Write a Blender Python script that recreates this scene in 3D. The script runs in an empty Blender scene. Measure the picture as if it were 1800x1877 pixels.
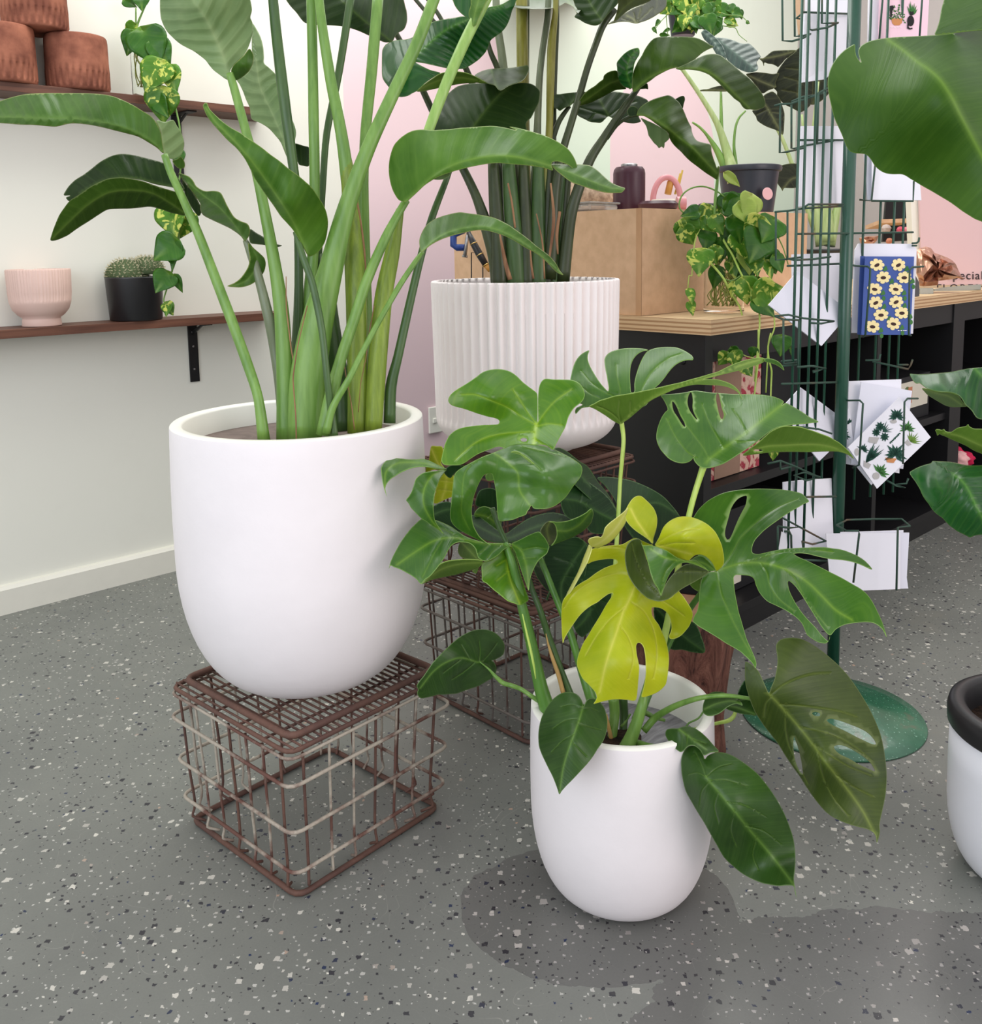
import bpy, bmesh, math, random
import numpy as np
from mathutils import Vector, Matrix, noise
from mathutils.geometry import delaunay_2d_cdt
random.seed(7)
PI = math.pi
# ------------------------------------------------------------------ camera
F, PCX, PCY, CAMH = 1700.0, 900.0, 677.0, 1.10
PITCH, ROLL, HEAD = math.radians(7.3), math.radians(-0.9), math.radians(46.8)
_h = Vector((math.cos(HEAD), math.sin(HEAD), 0)); _r = Vector((math.sin(HEAD), -math.cos(HEAD), 0)); _u = Vector((0, 0, 1))
FWD = _h*math.cos(PITCH) - _u*math.sin(PITCH)
_up = _u*math.cos(PITCH) + _h*math.sin(PITCH)
RGT = _r*math.cos(ROLL) + _up*math.sin(ROLL)
UPV = _up*math.cos(ROLL) - _r*math.sin(ROLL)
CAM = Vector((0, 0, CAMH))
scn = bpy.context.scene
cd = bpy.data.cameras.new('camera'); cam = bpy.data.objects.new('camera', cd); scn.collection.objects.link(cam)
cam.matrix_world = Matrix(((RGT.x, UPV.x, -FWD.x, 0), (RGT.y, UPV.y, -FWD.y, 0), (RGT.z, UPV.z, -FWD.z, CAMH), (0, 0, 0, 1)))
cd.sensor_fit = 'AUTO'; cd.sensor_width = 36; cd.lens = F/1877*36; cd.shift_y = -(938.5-PCY)/1877; cd.clip_start = .02
scn.camera = cam
# ------------------------------------------------------------------ light, world, exposure
scn.view_settings.view_transform = 'Standard'; scn.view_settings.look = 'None'
scn.view_settings.gamma = 1; scn.view_settings.use_curve_mapping = False
scn.view_settings.exposure = 0.0
w = bpy.data.worlds.new('world'); scn.world = w; w.use_nodes = True
wn = w.node_tree.nodes['Background']; wn.inputs[0].default_value = (1, .962, .975, 1); wn.inputs[1].default_value = 1.08
def area(name, loc, tgt, sx, sy, power, col=(1, 1, 1)):
    l = bpy.data.lights.new(name, 'AREA'); l.shape = 'RECTANGLE'; l.size = sx; l.size_y = sy; l.energy = power; l.color = col
    o = bpy.data.objects.new(name, l); scn.collection.objects.link(o); o.location = loc
    o.rotation_euler = (Vector(tgt)-Vector(loc)).to_track_quat('-Z', 'Y').to_euler(); return o
area('shop_window_light', (-2.2, 0.2, 1.9), (1.6, 1.6, .5), 2.6, 2.2, 48, (.76, .87, 1))
area('shop_door_light', (1.8, -2.6, 2.0), (1.5, 1.5, .6), 2.2, 2.0, 40, (1, .86, .86))
area('ceiling_panel_light', (1.7, 2.1, 3.1), (1.6, 1.7, 0), 2.6, .9, 40, (.98, 1, .94))
area('counter_fill_light', (4.0, 2.0, 3.1), (3.9, 1.9, 0), 2.6, .9, 30, (.98, 1, .94))  # unseen fill added above the counter to brighten the background
# ------------------------------------------------------------------ helpers
def ray(x, y): return FWD + RGT*((x-PCX)/F) - UPV*((y-PCY)/F)
def at(x, y, d): return CAM + ray(x, y)*d
def on_plane(x, y, ax, val):
    r = ray(x, y); return CAM + r*((val-CAM[ax])/r[ax])
VIEWS = dict(Z=(0, 0, 1), A=(0, 0, 2.6817), B=(450, 0, 2.6817), C=(900, 0, 2.9333), D=(1300, 0, 2.932), E=(1000, 560, 3.476),
  Fv=(1350, 600, 3.129), G=(680, 620, 3.6), H=(980, 860, 3.476), I=(1200, 1100, 3.0), K=(700, 740, 3.6), L=(740, 1020, 4.939),
  M=(1000, 260, 3.913), N=(1420, 300, 4.692), O=(480, 560, 5.625), P=(700, 0, 4.5), Q=(1000, 0, 3.75), S=(1640, 640, 5.21),
  T=(1400, 0, 5.625), U=(1400, 660, 4.265), W=(1280, 620, 6.255), X=(0, 440, 4.737), Y=(1660, 440, 12.857))
def vv(view, p):
    a = VIEWS[view]; return (a[0]+p[0]/a[2], a[1]+p[1]/a[2]) + tuple(p[2:])
def lin(c):
    c /= 255.0; return c/12.92 if c <= .04045 else ((c+.055)/1.055)**2.4
def rgb(r, g, b): return (lin(r), lin(g), lin(b), 1)
COL = scn.collection
def link(o, parent=None):
    COL.objects.link(o)
    if parent is not None:
        o.parent = parent; o.matrix_parent_inverse = parent.matrix_world.inverted() if False else Matrix.Translation(-Vector(parent.location)) 
    return o
def thing(name, label, cat, loc=(0, 0, 0), group=None):
    o = bpy.data.objects.new(name, None); o.empty_display_size = .05; COL.objects.link(o); o.location = loc
    return tag(o, label, cat, group)
def tag(o, label=None, cat=None, group=None, kind=None):
    if label: o['label'] = label
    if cat: o['category'] = cat
    if group: o['group'] = group
    if kind: o['kind'] = kind
    return o
def mesh_obj(name, V, Fc, m, parent=None, smooth=False):
    me = bpy.data.meshes.new(name); me.from_pydata([tuple(v) for v in V], [], Fc); me.update()
    if smooth: me.polygons.foreach_set('use_smooth', [True]*len(me.polygons))
    if m: me.materials.append(m)
    return link(bpy.data.objects.new(name, me), parent)
class MB:
    def __init__(s): s.V = []; s.F = []
    def add(s, V, Fc):
        n = len(s.V); s.V += [Vector(v) for v in V]; s.F += [tuple(i+n for i in f) for f in Fc]; return s
    def box(s, x0, x1, y0, y1, z0, z1):
        V = [(x, y, z) for z in (z0, z1) for y in (y0, y1) for x in (x0, x1)]
        return s.add(V, [(0, 2, 3, 1), (4, 5, 7, 6), (0, 1, 5, 4), (2, 6, 7, 3), (0, 4, 6, 2), (1, 3, 7, 5)])
    def tube(s, pts, rad, n=8, cap=True, flat=None, closed=False):
        pts = [Vector(p) for p in pts]; N = len(pts)
        if not hasattr(rad, '__len__'): rad = [rad]*N
        rings = []; up = None
        for i, p in enumerate(pts):
            if closed: t = pts[(i+1) % N]-pts[i-1]
            else: t = pts[min(i+1, N-1)]-pts[max(i-1, 0)]
            t.normalize()
            if up is None: up = t.orthogonal() if flat is None else (Vector(flat)-t*t.dot(Vector(flat))).normalized()
            up = (up - t*up.dot(t)).normalized(); sd = t.cross(up)
            k = 1.0 if flat is None else .7
            rings.append([p + (sd*math.cos(a) + up*math.sin(a)*k)*rad[i] for a in [2*PI*j/n for j in range(n)]])
        V = [v for r in rings for v in r]; Fc = []
        M = N if closed else N-1
        for i in range(M):
            a = i*n; b = ((i+1) % N)*n
            for j in range(n): Fc.append((a+j, a+(j+1) % n, b+(j+1) % n, b+j))
        if cap and not closed: Fc += [tuple(range(n-1, -1, -1)), tuple((N-1)*n+j for j in range(n))]
        return s.add(V, Fc)
    def lathe(s, c, prof, n=64, rf=None, capb=True, capt=False):
        V = []; Fc = []
        for (r, z) in prof:
            for j in range(n):
                a = 2*PI*j/n; rr = rf(r, z, a) if rf else r
                V.append((c[0]+rr*math.cos(a), c[1]+rr*math.sin(a), c[2]+z))
        for i in range(len(prof)-1):
            for j in range(n):
                k = (j+1) % n; Fc.append((i*n+j, i*n+k, (i+1)*n+k, (i+1)*n+j))
        if capb: Fc.append(tuple(range(n-1, -1, -1)))
        if capt: Fc.append(tuple((len(prof)-1)*n+j for j in range(n)))
        return s.add(V, Fc)
    def prism(s, quad, thick):
        q = [Vector(v) for v in quad]; nrm = (q[1]-q[0]).cross(q[2]-q[0]).normalized()
        if nrm.dot(FWD) < 0: nrm = -nrm
        n = len(q); V = q+[v+nrm*thick for v in q]
        Fc = [tuple(range(n)), tuple(range(2*n-1, n-1, -1))]+[(i, n+i, n+(i+1) % n, (i+1) % n) for i in range(n)]
        return s.add(V, Fc)
    def build(s, name, m, parent=None, smooth=False, bevel=0, autos=False):
        o = mesh_obj(name, s.V, s.F, m, parent, smooth)
        bm = bmesh.new(); bm.from_mesh(o.data); bmesh.ops.recalc_face_normals(bm, faces=bm.faces)
        if autos:
            for e in bm.edges:
                if len(e.link_faces) == 2 and e.calc_face_angle(0) > .7: e.smooth = False
        bm.to_mesh(o.data); bm.free()
        if bevel:
            b = o.modifiers.new('bevel', 'BEVEL'); b.width = bevel; b.segments = 2; b.limit_method = 'ANGLE'
        return o
def cat(pts, k=4, closed=False):
    """Catmull-Rom resampling of n-tuples"""
    P = [np.array(p, float) for p in pts]; n = len(P); out = []
    if n < 3: 
        return [P[0]+(P[-1]-P[0])*t for t in np.linspace(0, 1, k+1)]
    R = range(n) if closed else range(n-1)
    for i in R:
        p1, p2 = P[i], P[(i+1) % n]
        p0 = P[i-1] if (closed or i > 0) else 2*p1-p2
        p3 = P[(i+2) % n] if (closed or i+2 < n) else 2*p2-p1
        a = p2-p1; b0 = p1-p0; b2 = p3-p2
        s0 = (p2-p0)*.5; s1 = (p3-p1)*.5
        la = np.linalg.norm(a[:2])+1e-6                       # limit tangents, keep sharp corners from looping
        for (s, bb) in ((s0, b0), (s1, b2)): 
            m = min(la, np.linalg.norm(bb[:2])+1e-6)*1.0; l = np.linalg.norm(s[:2])+1e-9
            if l > m: s *= m/l
        for j in range(k):
            t = j/k; t2 = t*t; t3 = t2*t
            out.append((2*t3-3*t2+1)*p1+(t3-2*t2+t)*s0+(-2*t3+3*t2)*p2+(t3-t2)*s1)
    if not closed: out.append(P[-1])
    return out
# ------------------------------------------------------------------ materials
class NT:
    def __init__(s, name):
        s.m = bpy.data.materials.new(name); s.m.use_nodes = True; s.t = s.m.node_tree; s.n = s.t.nodes; s.l = s.t.links
        s.b = s.n['Principled BSDF']
    def new(s, t, **k):
        o = s.n.new(t)
        for a, v in k.items():
            if a.startswith('i_'):
                key = a[2:]; key = int(key) if key.isdigit() else key.replace('_', ' ')
                if hasattr(v, 'is_linked') or isinstance(v, bpy.types.NodeSocket): s.l.new(v, o.inputs[key])
                else: o.inputs[key].default_value = v
            else: setattr(o, a, v)
        return o
    def math(s, op, a, b=0.0, c=None, clamp=False):
        o = s.n.new('ShaderNodeMath'); o.operation = op; o.use_clamp = clamp
        for i, v in enumerate((a, b) if c is None else (a, b, c)):
            if isinstance(v, bpy.types.NodeSocket): s.l.new(v, o.inputs[i])
            else: o.inputs[i].default_value = v
        return o.outputs[0]
    def mix(s, f, a, b, mode='MIX'):
        o = s.n.new('ShaderNodeMix'); o.data_type = 'RGBA'; o.blend_type = mode
        for i, v in ((0, f), (6, a), (7, b)):
            if isinstance(v, bpy.types.NodeSocket): s.l.new(v, o.inputs[i])
            else: o.inputs[i].default_value = v
        return o.outputs[2]
    def ramp(s, f, st):
        o = s.n.new('ShaderNodeValToRGB'); s.l.new(f, o.inputs[0]); e = o.color_ramp.elements
        while len(e) < len(st): e.new(.5)
        for i, (p, c) in enumerate(st):
            e[i].position = p; e[i].color = c if hasattr(c, '__len__') else (c, c, c, 1)
        return o.outputs[0]
    def noise(s, vec, scale, detail=3, rough=.55, dist=0):
        o = s.new('ShaderNodeTexNoise'); 
        if vec is not None: s.l.new(vec, o.inputs['Vector'])
        o.inputs['Scale'].default_value = scale; o.inputs['Detail'].default_value = detail; o.inputs['Roughness'].default_value = rough; o.inputs['Distortion'].default_value = dist
        return o.outputs[0]
    def bump(s, h, st, dist=.002):
        o = s.new('ShaderNodeBump', i_Strength=st, i_Distance=dist, i_Height=h); s.l.new(o.outputs[0], s.b.inputs['Normal']); return o
    def pos(s): return s.new('ShaderNodeNewGeometry').outputs['Position']
    def obj(s): return s.new('ShaderNodeTexCoord').outputs['Object']
    def setc(s, c, rough=.5, spec=.5, metal=0.0):
        if isinstance(c, bpy.types.NodeSocket): s.l.new(c, s.b.inputs['Base Color'])
        else: s.b.inputs['Base Color'].default_value = c
        if isinstance(rough, bpy.types.NodeSocket): s.l.new(rough, s.b.inputs['Roughness'])
        else: s.b.inputs['Roughness'].default_value = rough
        s.b.inputs['Specular IOR Level'].default_value = spec; s.b.inputs['Metallic'].default_value = metal
        return s.m
def plain(name, c, rough=.5, spec=.5, var=.06, sc=30, bump=0, metal=0.0):
    t = NT(name); n = t.noise(t.pos(), sc)
    f = t.math('MULTIPLY_ADD', n, var*2, 1-var)
    col = t.new('ShaderNodeMix', data_type='RGBA', blend_type='MULTIPLY'); col.inputs[0].default_value = 1; col.inputs[6].default_value = c
    t.l.new(f, col.inputs[7])
    if bump: t.bump(n, bump)
    return t.setc(col.outputs[2], rough, spec, metal)
def mottled(name, c1, c2, rough=.6, sc=8, bump=.1, spec=.5, detail=5, lo=.35, hi=.65, dist=.002):
    t = NT(name); n = t.noise(t.pos(), sc, detail)
    c = t.ramp(n, [(lo, c1), (hi, c2)]); t.bump(t.noise(t.pos(), sc*4, 4), bump, dist)
    return t.setc(c, rough, spec)
def m_floor():
    t = NT('floor_vinyl'); p = t.pos()
    dn = t.new('ShaderNodeTexNoise', i_Scale=110.0, i_Detail=2.0); t.l.new(p, dn.inputs['Vector'])
    off = t.new('ShaderNodeVectorMath', operation='SCALE'); t.l.new(dn.outputs['Color'], off.inputs[0]); off.inputs['Scale'].default_value = .009
    pp = t.new('ShaderNodeVectorMath', operation='ADD'); t.l.new(p, pp.inputs[0]); t.l.new(off.outputs[0], pp.inputs[1]); pp = pp.outputs[0]
    base = t.ramp(t.noise(p, 1.7, 5, .6), [(.3, rgb(110, 113, 108)), (.7, rgb(128, 131, 124))])
    base = t.mix(t.math('MULTIPLY', t.noise(p, 260, 2), .25), base, rgb(84, 84, 84))
    stain = t.ramp(t.noise(p, 3.1, 6, .7), [(.60, 0), (.70, 1)])
    base = t.mix(t.math('MULTIPLY', stain, .10), base, rgb(150, 140, 118))
    def chips(base, sc, r0, frac, cols, seed):
        m = t.new('ShaderNodeMapping'); t.l.new(pp, m.inputs[0]); m.inputs['Location'].default_value = (seed*1.37, seed*2.11, seed*.77); m.inputs['Scale'].default_value = (1, 1, 0)
        v = t.new('ShaderNodeTexVoronoi', distance='MANHATTAN', i_Scale=sc, i_Randomness=1.0); t.l.new(m.outputs[0], v.inputs['Vector'])
        sep = t.new('ShaderNodeSeparateColor'); t.l.new(v.outputs['Color'], sep.inputs[0])
        size = t.math('MULTIPLY', sep.outputs[1], r0)
        inside = t.math('LESS_THAN', v.outputs['Distance'], size)
        pick = t.math('LESS_THAN', sep.outputs[0], frac)
        fac = t.math('MULTIPLY', inside, pick)
        return t.mix(fac, base, t.ramp(sep.outputs[2], cols))
    c = chips(base, 58, .46, .55, [(0, rgb(44, 44, 48)), (.7, rgb(58, 58, 62)), (.9, rgb(40, 54, 86)), (1, rgb(74, 72, 72))], 1)
    c = chips(c, 48, .46, .50, [(0, rgb(212, 210, 198)), (.75, rgb(196, 194, 184)), (.95, rgb(150, 148, 142)), (.995, rgb(176, 146, 124))], 5)
    c = chips(c, 105, .46, .5, [(0, rgb(195, 194, 186)), (1, rgb(165, 165, 160))], 9)
    c = chips(c, 120, .46, .4, [(0, rgb(60, 60, 62)), (1, rgb(76, 74, 74))], 13)
    sc_ = t.new('ShaderNodeTexNoise', i_Scale=6.0, i_Detail=1.0, i_Distortion=1.5); t.l.new(p, sc_.inputs['Vector'])
    scr = t.math('LESS_THAN', t.math('ABSOLUTE', t.math('SUBTRACT', sc_.outputs[0], .5)), .0006)
    c = t.mix(t.math('MULTIPLY', scr, .35), c, rgb(170, 168, 160))
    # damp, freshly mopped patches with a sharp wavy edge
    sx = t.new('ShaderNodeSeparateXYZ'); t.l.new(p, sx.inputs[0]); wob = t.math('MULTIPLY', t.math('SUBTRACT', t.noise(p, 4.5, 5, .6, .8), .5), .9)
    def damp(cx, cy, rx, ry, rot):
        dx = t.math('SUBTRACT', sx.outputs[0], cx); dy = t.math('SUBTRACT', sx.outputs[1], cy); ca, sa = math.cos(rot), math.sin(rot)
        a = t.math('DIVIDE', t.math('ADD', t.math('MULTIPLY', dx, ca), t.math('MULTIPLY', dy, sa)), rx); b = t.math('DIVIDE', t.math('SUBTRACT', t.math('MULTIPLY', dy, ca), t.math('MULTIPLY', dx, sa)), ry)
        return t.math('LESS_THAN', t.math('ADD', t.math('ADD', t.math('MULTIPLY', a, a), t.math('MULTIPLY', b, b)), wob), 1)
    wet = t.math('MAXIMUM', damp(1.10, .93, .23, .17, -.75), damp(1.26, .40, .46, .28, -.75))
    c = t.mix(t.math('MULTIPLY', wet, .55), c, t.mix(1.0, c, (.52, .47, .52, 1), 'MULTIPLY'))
    t.bump(t.noise(p, 420, 2), .12, .0006)
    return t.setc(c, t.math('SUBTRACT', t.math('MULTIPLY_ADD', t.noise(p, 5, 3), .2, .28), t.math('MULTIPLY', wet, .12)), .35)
def m_wall():
    t = NT('wall_paint'); p = t.pos(); s = t.new('ShaderNodeSeparateXYZ'); t.l.new(p, s.inputs[0]); x, z = s.outputs[0], s.outputs[2]
    white, pink, mint = rgb(232, 232, 221), rgb(232, 208, 214), rgb(214, 232, 214)
    # painted mint behind the counter, two painted pink arches
    c = t.mix(t.math('GREATER_THAN', x, 2.75), white, mint)
    up = t.math('MULTIPLY', t.math('SUBTRACT', z, 1.45), 1.4, clamp=True)
    c = t.mix(t.math('MULTIPLY', up, .55), c, white)
    def arch(c, cx, hw, zs):
        dx = t.math('DIVIDE', t.math('ABSOLUTE', t.math('SUBTRACT', x, cx)), hw)
        dz = t.math('DIVIDE', t.math('MAXIMUM', t.math('SUBTRACT', z, zs), 0), hw)
        r = t.math('ADD', t.math('MULTIPLY', dx, dx), t.math('MULTIPLY', dz, dz))
        return t.mix(t.math('LESS_THAN', r, 1), c, pink)
    c = arch(c, 2.57, .44, 1.88)
    c = arch(c, 4.215, .47, 1.60)
    sc = t.ramp(t.noise(p, 2.3, 6, .65), [(.55, 0), (.72, 1)])
    c = t.mix(t.math('MULTIPLY', sc, .06), c, rgb(180, 176, 160))
    t.bump(t.noise(p, 160, 3), .05)
    return t.setc(c, .6, .3)
def m_leaf(name, c1, c2, vein, edge=None, rough=.34, stripe=0.0, k=.5, sc=9.0, stripef=320.0, veinamt=.8, trans=.12, spec=.3, bumpv=.5, patch=None):
    t = NT(name); p = t.pos()
    at_ = t.new('ShaderNodeAttribute', attribute_name='lf'); sep = t.new('ShaderNodeSeparateColor'); t.l.new(at_.outputs['Color'], sep.inputs[0])
    uv = t.new('ShaderNodeUVMap'); su = t.new('ShaderNodeSeparateXYZ'); t.l.new(uv.outputs[0], su.inputs[0]); u, v = su.outputs[0], su.outputs[1]
    c = t.mix(t.ramp(t.noise(p, sc, 4), [(.35, 0), (.65, 1)]), c1, c2)
    if patch:
        pn = t.noise(p, patch[1], 3, .5, 1.2)
        c = t.mix(t.ramp(pn, [(patch[2], 0), (patch[2]+.05, 1)]), c, patch[0])
    fib = t.new('ShaderNodeTexNoise', i_Scale=1.0, i_Detail=2.0)
    ph = t.math('SUBTRACT', u, t.math('MULTIPLY', t.math('ABSOLUTE', v), k))
    cmb = t.new('ShaderNodeCombineXYZ'); t.l.new(t.math('MULTIPLY', ph, 240), cmb.inputs[0]); t.l.new(t.math('MULTIPLY', v, 12), cmb.inputs[1]); t.l.new(cmb.outputs[0], fib.inputs['Vector'])
    c = t.mix(t.math('MULTIPLY', t.math('SUBTRACT', fib.outputs[0], .45), .35, clamp=True), c, vein)
    h = t.math('MULTIPLY', fib.outputs[0], .25)
    if stripe:
        wob = t.math('MULTIPLY', t.noise(p, 14, 2), 3.5)
        sn = t.math('SINE', t.math('ADD', t.math('MULTIPLY', ph, stripef), wob))
        ridge = t.math('POWER', t.math('MULTIPLY_ADD', sn, .5, .5), 14)
        c = t.mix(t.math('MULTIPLY', ridge, stripe), c, vein)
        h = t.math('ADD', h, t.math('MULTIPLY', t.math('MULTIPLY_ADD', sn, .5, .5), min(1.3, stripe*6)))
    c = t.mix(t.math('MULTIPLY', sep.outputs[1], veinamt*.55), c, vein)
    c = t.mix(t.math('MULTIPLY', sep.outputs[0], veinamt), c, vein)
    c = t.mix(t.math('MULTIPLY', sep.outputs[2], .75), c, edge or vein)
    h = t.math('SUBTRACT', h, t.math('MULTIPLY', sep.outputs[1], 1.2))
    t.bump(h, bumpv, .0025)
    t.setc(c, rough, spec)
    tr = t.new('ShaderNodeBsdfTranslucent'); t.l.new(c, tr.inputs[0]); mx = t.new('ShaderNodeMixShader', i_0=trans)
    t.l.new(t.b.outputs[0], mx.inputs[1]); t.l.new(tr.outputs[0], mx.inputs[2]); t.l.new(mx.outputs[0], t.n['Material Output'].inputs[0])
    return t.m
# ------------------------------------------------------------------ leaves and stems
def inside(poly, X, Y):
    P = np.array(poly); x0, y0 = P[:, 0], P[:, 1]; x1, y1 = np.roll(x0, -1), np.roll(y0, -1); r = np.zeros(X.shape, bool)
    for a, b, c, d in zip(x0, y0, x1, y1):
        if b == d: continue
        r ^= ((b > Y) != (d > Y)) & (X < (c-a)*(Y-b)/(d-b)+a)
    return r
def segd(poly, X, Y, closed=False):
    """distance to a polyline, arc position and side"""
    P = np.array(poly, float)[:, :2]
    if closed: P = np.vstack([P, P[:1]])
    best = np.full(X.shape, 1e9); arc = np.zeros(X.shape); side = np.ones(X.shape); acc = 0
    for a, b in zip(P[:-1], P[1:]):
        d = b-a; L = math.hypot(*d)+1e-9; t = np.clip(((X-a[0])*d[0]+(Y-a[1])*d[1])/L/L, 0, 1)
        ds = np.hypot(X-a[0]-t*d[0], Y-a[1]-t*d[1]); m = ds < best
        best = np.where(m, ds, best); arc = np.where(m, acc+t*L, arc)
        side = np.where(m, np.sign((X-a[0])*d[1]-(Y-a[1])*d[0]+1e-9), side); acc += L
    return best, arc, side
def tps(ctrl, X, Y):
    if not ctrl: return np.zeros(X.shape)
    C = np.array(ctrl, float); n = len(C); s = 100.0; cx, cy = C[:, 0].mean(), C[:, 1].mean()
    c = np.c_[(C[:, 0]-cx)/s, (C[:, 1]-cy)/s]; z = C[:, 2]; x = np.c_[(X-cx)/s, (Y-cy)/s]
    if n < 3: 
        w_ = 1/(np.linalg.norm(x[:, None]-c[None], axis=2)**2+.05); return (w_*z).sum(1)/w_.sum(1)
    phi = lambda r: np.where(r > 1e-9, r*r*np.log(r+1e-9), 0)
    K = phi(np.linalg.norm(c[:, None]-c[None], axis=2))+np.eye(n)*.02
    Pm = np.c_[np.ones(n), c]; A = np.zeros((n+3, n+3)); A[:n, :n] = K; A[:n, n:] = Pm; A[n:, :n] = Pm.T
    sol = np.linalg.lstsq(A, np.r_[z, 0, 0, 0], rcond=None)[0]
    return phi(np.linalg.norm(x[:, None]-c[None], axis=2))@sol[:n]+np.c_[np.ones(len(x)), x]@sol[n:]
def leaf(parent, mat, view, d, out, mid=None, veins=(), dz=(), holes=(), fold=0.0, cup=0.0, g=None, mw=2.4, vw=1.3, name='leaf', label=None, ew=1.6, sub=4):
    """one leaf blade. Points are sight lines of the photograph; d + dz (cm) give every point its own distance, fold/cup its relief"""
    c2 = lambda pts: [vv(view, p) for p in pts]
    O = [p[:2] for p in cat([np.array(p[:2]) for p in c2(out)], sub, True)]
    Hs = [[p[:2] for p in cat([np.array(q[:2]) for q in c2(h)], 3, True)] for h in holes]
    A = np.array(O); area_ = .5*abs(np.dot(A[:, 0], np.roll(A[:, 1], 1))-np.dot(A[:, 1], np.roll(A[:, 0], 1)))
    if g is None: g = min(9, max(3.2, math.sqrt(area_)/26))
    M_ = [p[:2] for p in cat([np.array(p[:2]) for p in c2(mid)], 5)] if mid else None
    VS = [[p[:2] for p in cat([np.array(p[:2]) for p in c2(v)], 5)] for v in veins]
    pts = [tuple(p) for p in O]; edges = [(i, (i+1) % len(O)) for i in range(len(O))]
    for h in Hs:
        n0 = len(pts); pts += [tuple(p) for p in h]; edges += [(n0+i, n0+(i+1) % len(h)) for i in range(len(h))]
    X0, Y0 = A.min(0); X1, Y1 = A.max(0)
    gx, gy = np.meshgrid(np.arange(X0, X1, g), np.arange(Y0, Y1, g*.87)); gx[1::2] += g*.5; gx, gy = gx.ravel(), gy.ravel()
    lines = []
    for L_, w_ in ([(M_, mw)] if M_ else [])+[(v, vw) for v in VS]:
        P = np.array(L_); T = np.gradient(P, axis=0); T /= (np.linalg.norm(T, axis=1)[:, None]+1e-9); Nn = np.c_[-T[:, 1], T[:, 0]]
        lines.append(np.vstack([P, P+Nn*w_, P-Nn*w_, P+Nn*w_*2.2, P-Nn*w_*2.2]))
    def okp(x, y, dmin):
        k = inside(O, x, y) & (segd(O, x, y, True)[0] > dmin)
        for h in Hs: k &= ~inside(h, x, y) & (segd(h, x, y, True)[0] > dmin)
        return k
    k = okp(gx, gy, g*.45)
    for L_ in ([M_] if M_ else [])+VS: k &= segd(L_, gx, gy)[0] > 2.4*max(mw if L_ is M_ else vw, 1)
    P = np.c_[gx[k], gy[k]]
    for L_ in lines:
        kk = okp(L_[:, 0], L_[:, 1], .8); P = np.vstack([P, L_[kk]])
    # a row just inside the margin, for the pale edge
    T = np.roll(A, -1, 0)-np.roll(A, 1, 0); T /= (np.linalg.norm(T, axis=1)[:, None]+1e-9); Nn = np.c_[-T[:, 1], T[:, 0]]
    for sgn in (1, -1):
        q = A+Nn*ew*sgn; kk = okp(q[:, 0], q[:, 1], ew*.6); P = np.vstack([P, q[kk]])
    pts += [tuple(p) for p in P]
    res = delaunay_2d_cdt([Vector(p) for p in pts], edges, [], 0, .02, False)
    vs = np.array([tuple(v) for v in res[0]]); fs = np.array([f for f in res[2] if len(f) == 3])
    cen = vs[fs].mean(1); k = inside(O, cen[:, 0], cen[:, 1])
    for h in Hs: k &= ~inside(h, cen[:, 0], cen[:, 1])
    fs = fs[k]; used = np.unique(fs); mp = -np.ones(len(vs), int); mp[used] = np.arange(len(used)); vs = vs[used]; fs = mp[fs]
    X, Y = vs[:, 0], vs[:, 1]
    dd = np.full(X.shape, float(d)) + tps([vv(view, p) for p in dz], X, Y)/100.0
    pm = d/F
    if M_: dm, u, sd = segd(M_, X, Y)
    else: dm, u, sd = np.full(X.shape, 99.), X-X0, np.ones(X.shape)
    vmax = max(dm.max(), 1) if M_ else 1
    if M_: dd += fold*dm*pm + cup*(dm*pm)*(dm/vmax)
    de = segd(O, X, Y, True)[0]
    for h in Hs: de = np.minimum(de, segd(h, X, Y, True)[0])
    gv = np.zeros(X.shape)
    for v_ in VS:
        q = segd(v_, X, Y)[0]; gv = np.maximum(gv, np.clip(1.25-q/(vw*1.1), 0, 1)); dd += .0012*np.exp(-(q/(g*1.1))**2)
    rm = np.clip(1.3-dm/mw, 0, 1) if M_ else np.zeros(X.shape)
    eb = np.clip(1-de/ew, 0, 1)
    W = [at(x, y, q) for x, y, q in zip(X, Y, dd)]
    o = mesh_obj(name, W, fs.tolist(), mat, parent, True); me = o.data
    ca = me.color_attributes.new('lf', 'FLOAT_COLOR', 'POINT'); ca.data.foreach_set('color', np.c_[rm, gv, eb, np.ones(len(X))].astype('f').ravel())
    uvl = me.uv_layers.new(name='uv'); li = np.empty(len(me.loops), int); me.loops.foreach_get('vertex_index', li)
    uvl.data.foreach_set('uv', np.c_[(u*pm)[li], (dm*sd*pm)[li]].astype('f').ravel())
    so = o.modifiers.new('thickness', 'SOLIDIFY'); so.thickness = .0007; so.offset = 0
    if label: o['label'] = label
    return o
def stem(parent, mat, view, d, pts, name='stem', n=10, k=4, flat=False, label=None):
    """pts: (x, y, width px, depth cm)"""
    P = [vv(view, p) for p in pts]; P = [(p+(0,)) if len(p) == 3 else p for p in P]; s = VIEWS[view][2]
    Q = cat([np.array((p[0], p[1], p[2]/s, p[3])) for p in P], k)
    W = [at(q[0], q[1], d+q[3]/100) for q in Q]; R = [max(q[2], .5)*.5*(d+q[3]/100)/F for q in Q]
    o = MB().tube(W, R, n, flat=FWD if flat else None).build(name, mat, parent, True)
    if label: o['label'] = label
    return o
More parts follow.
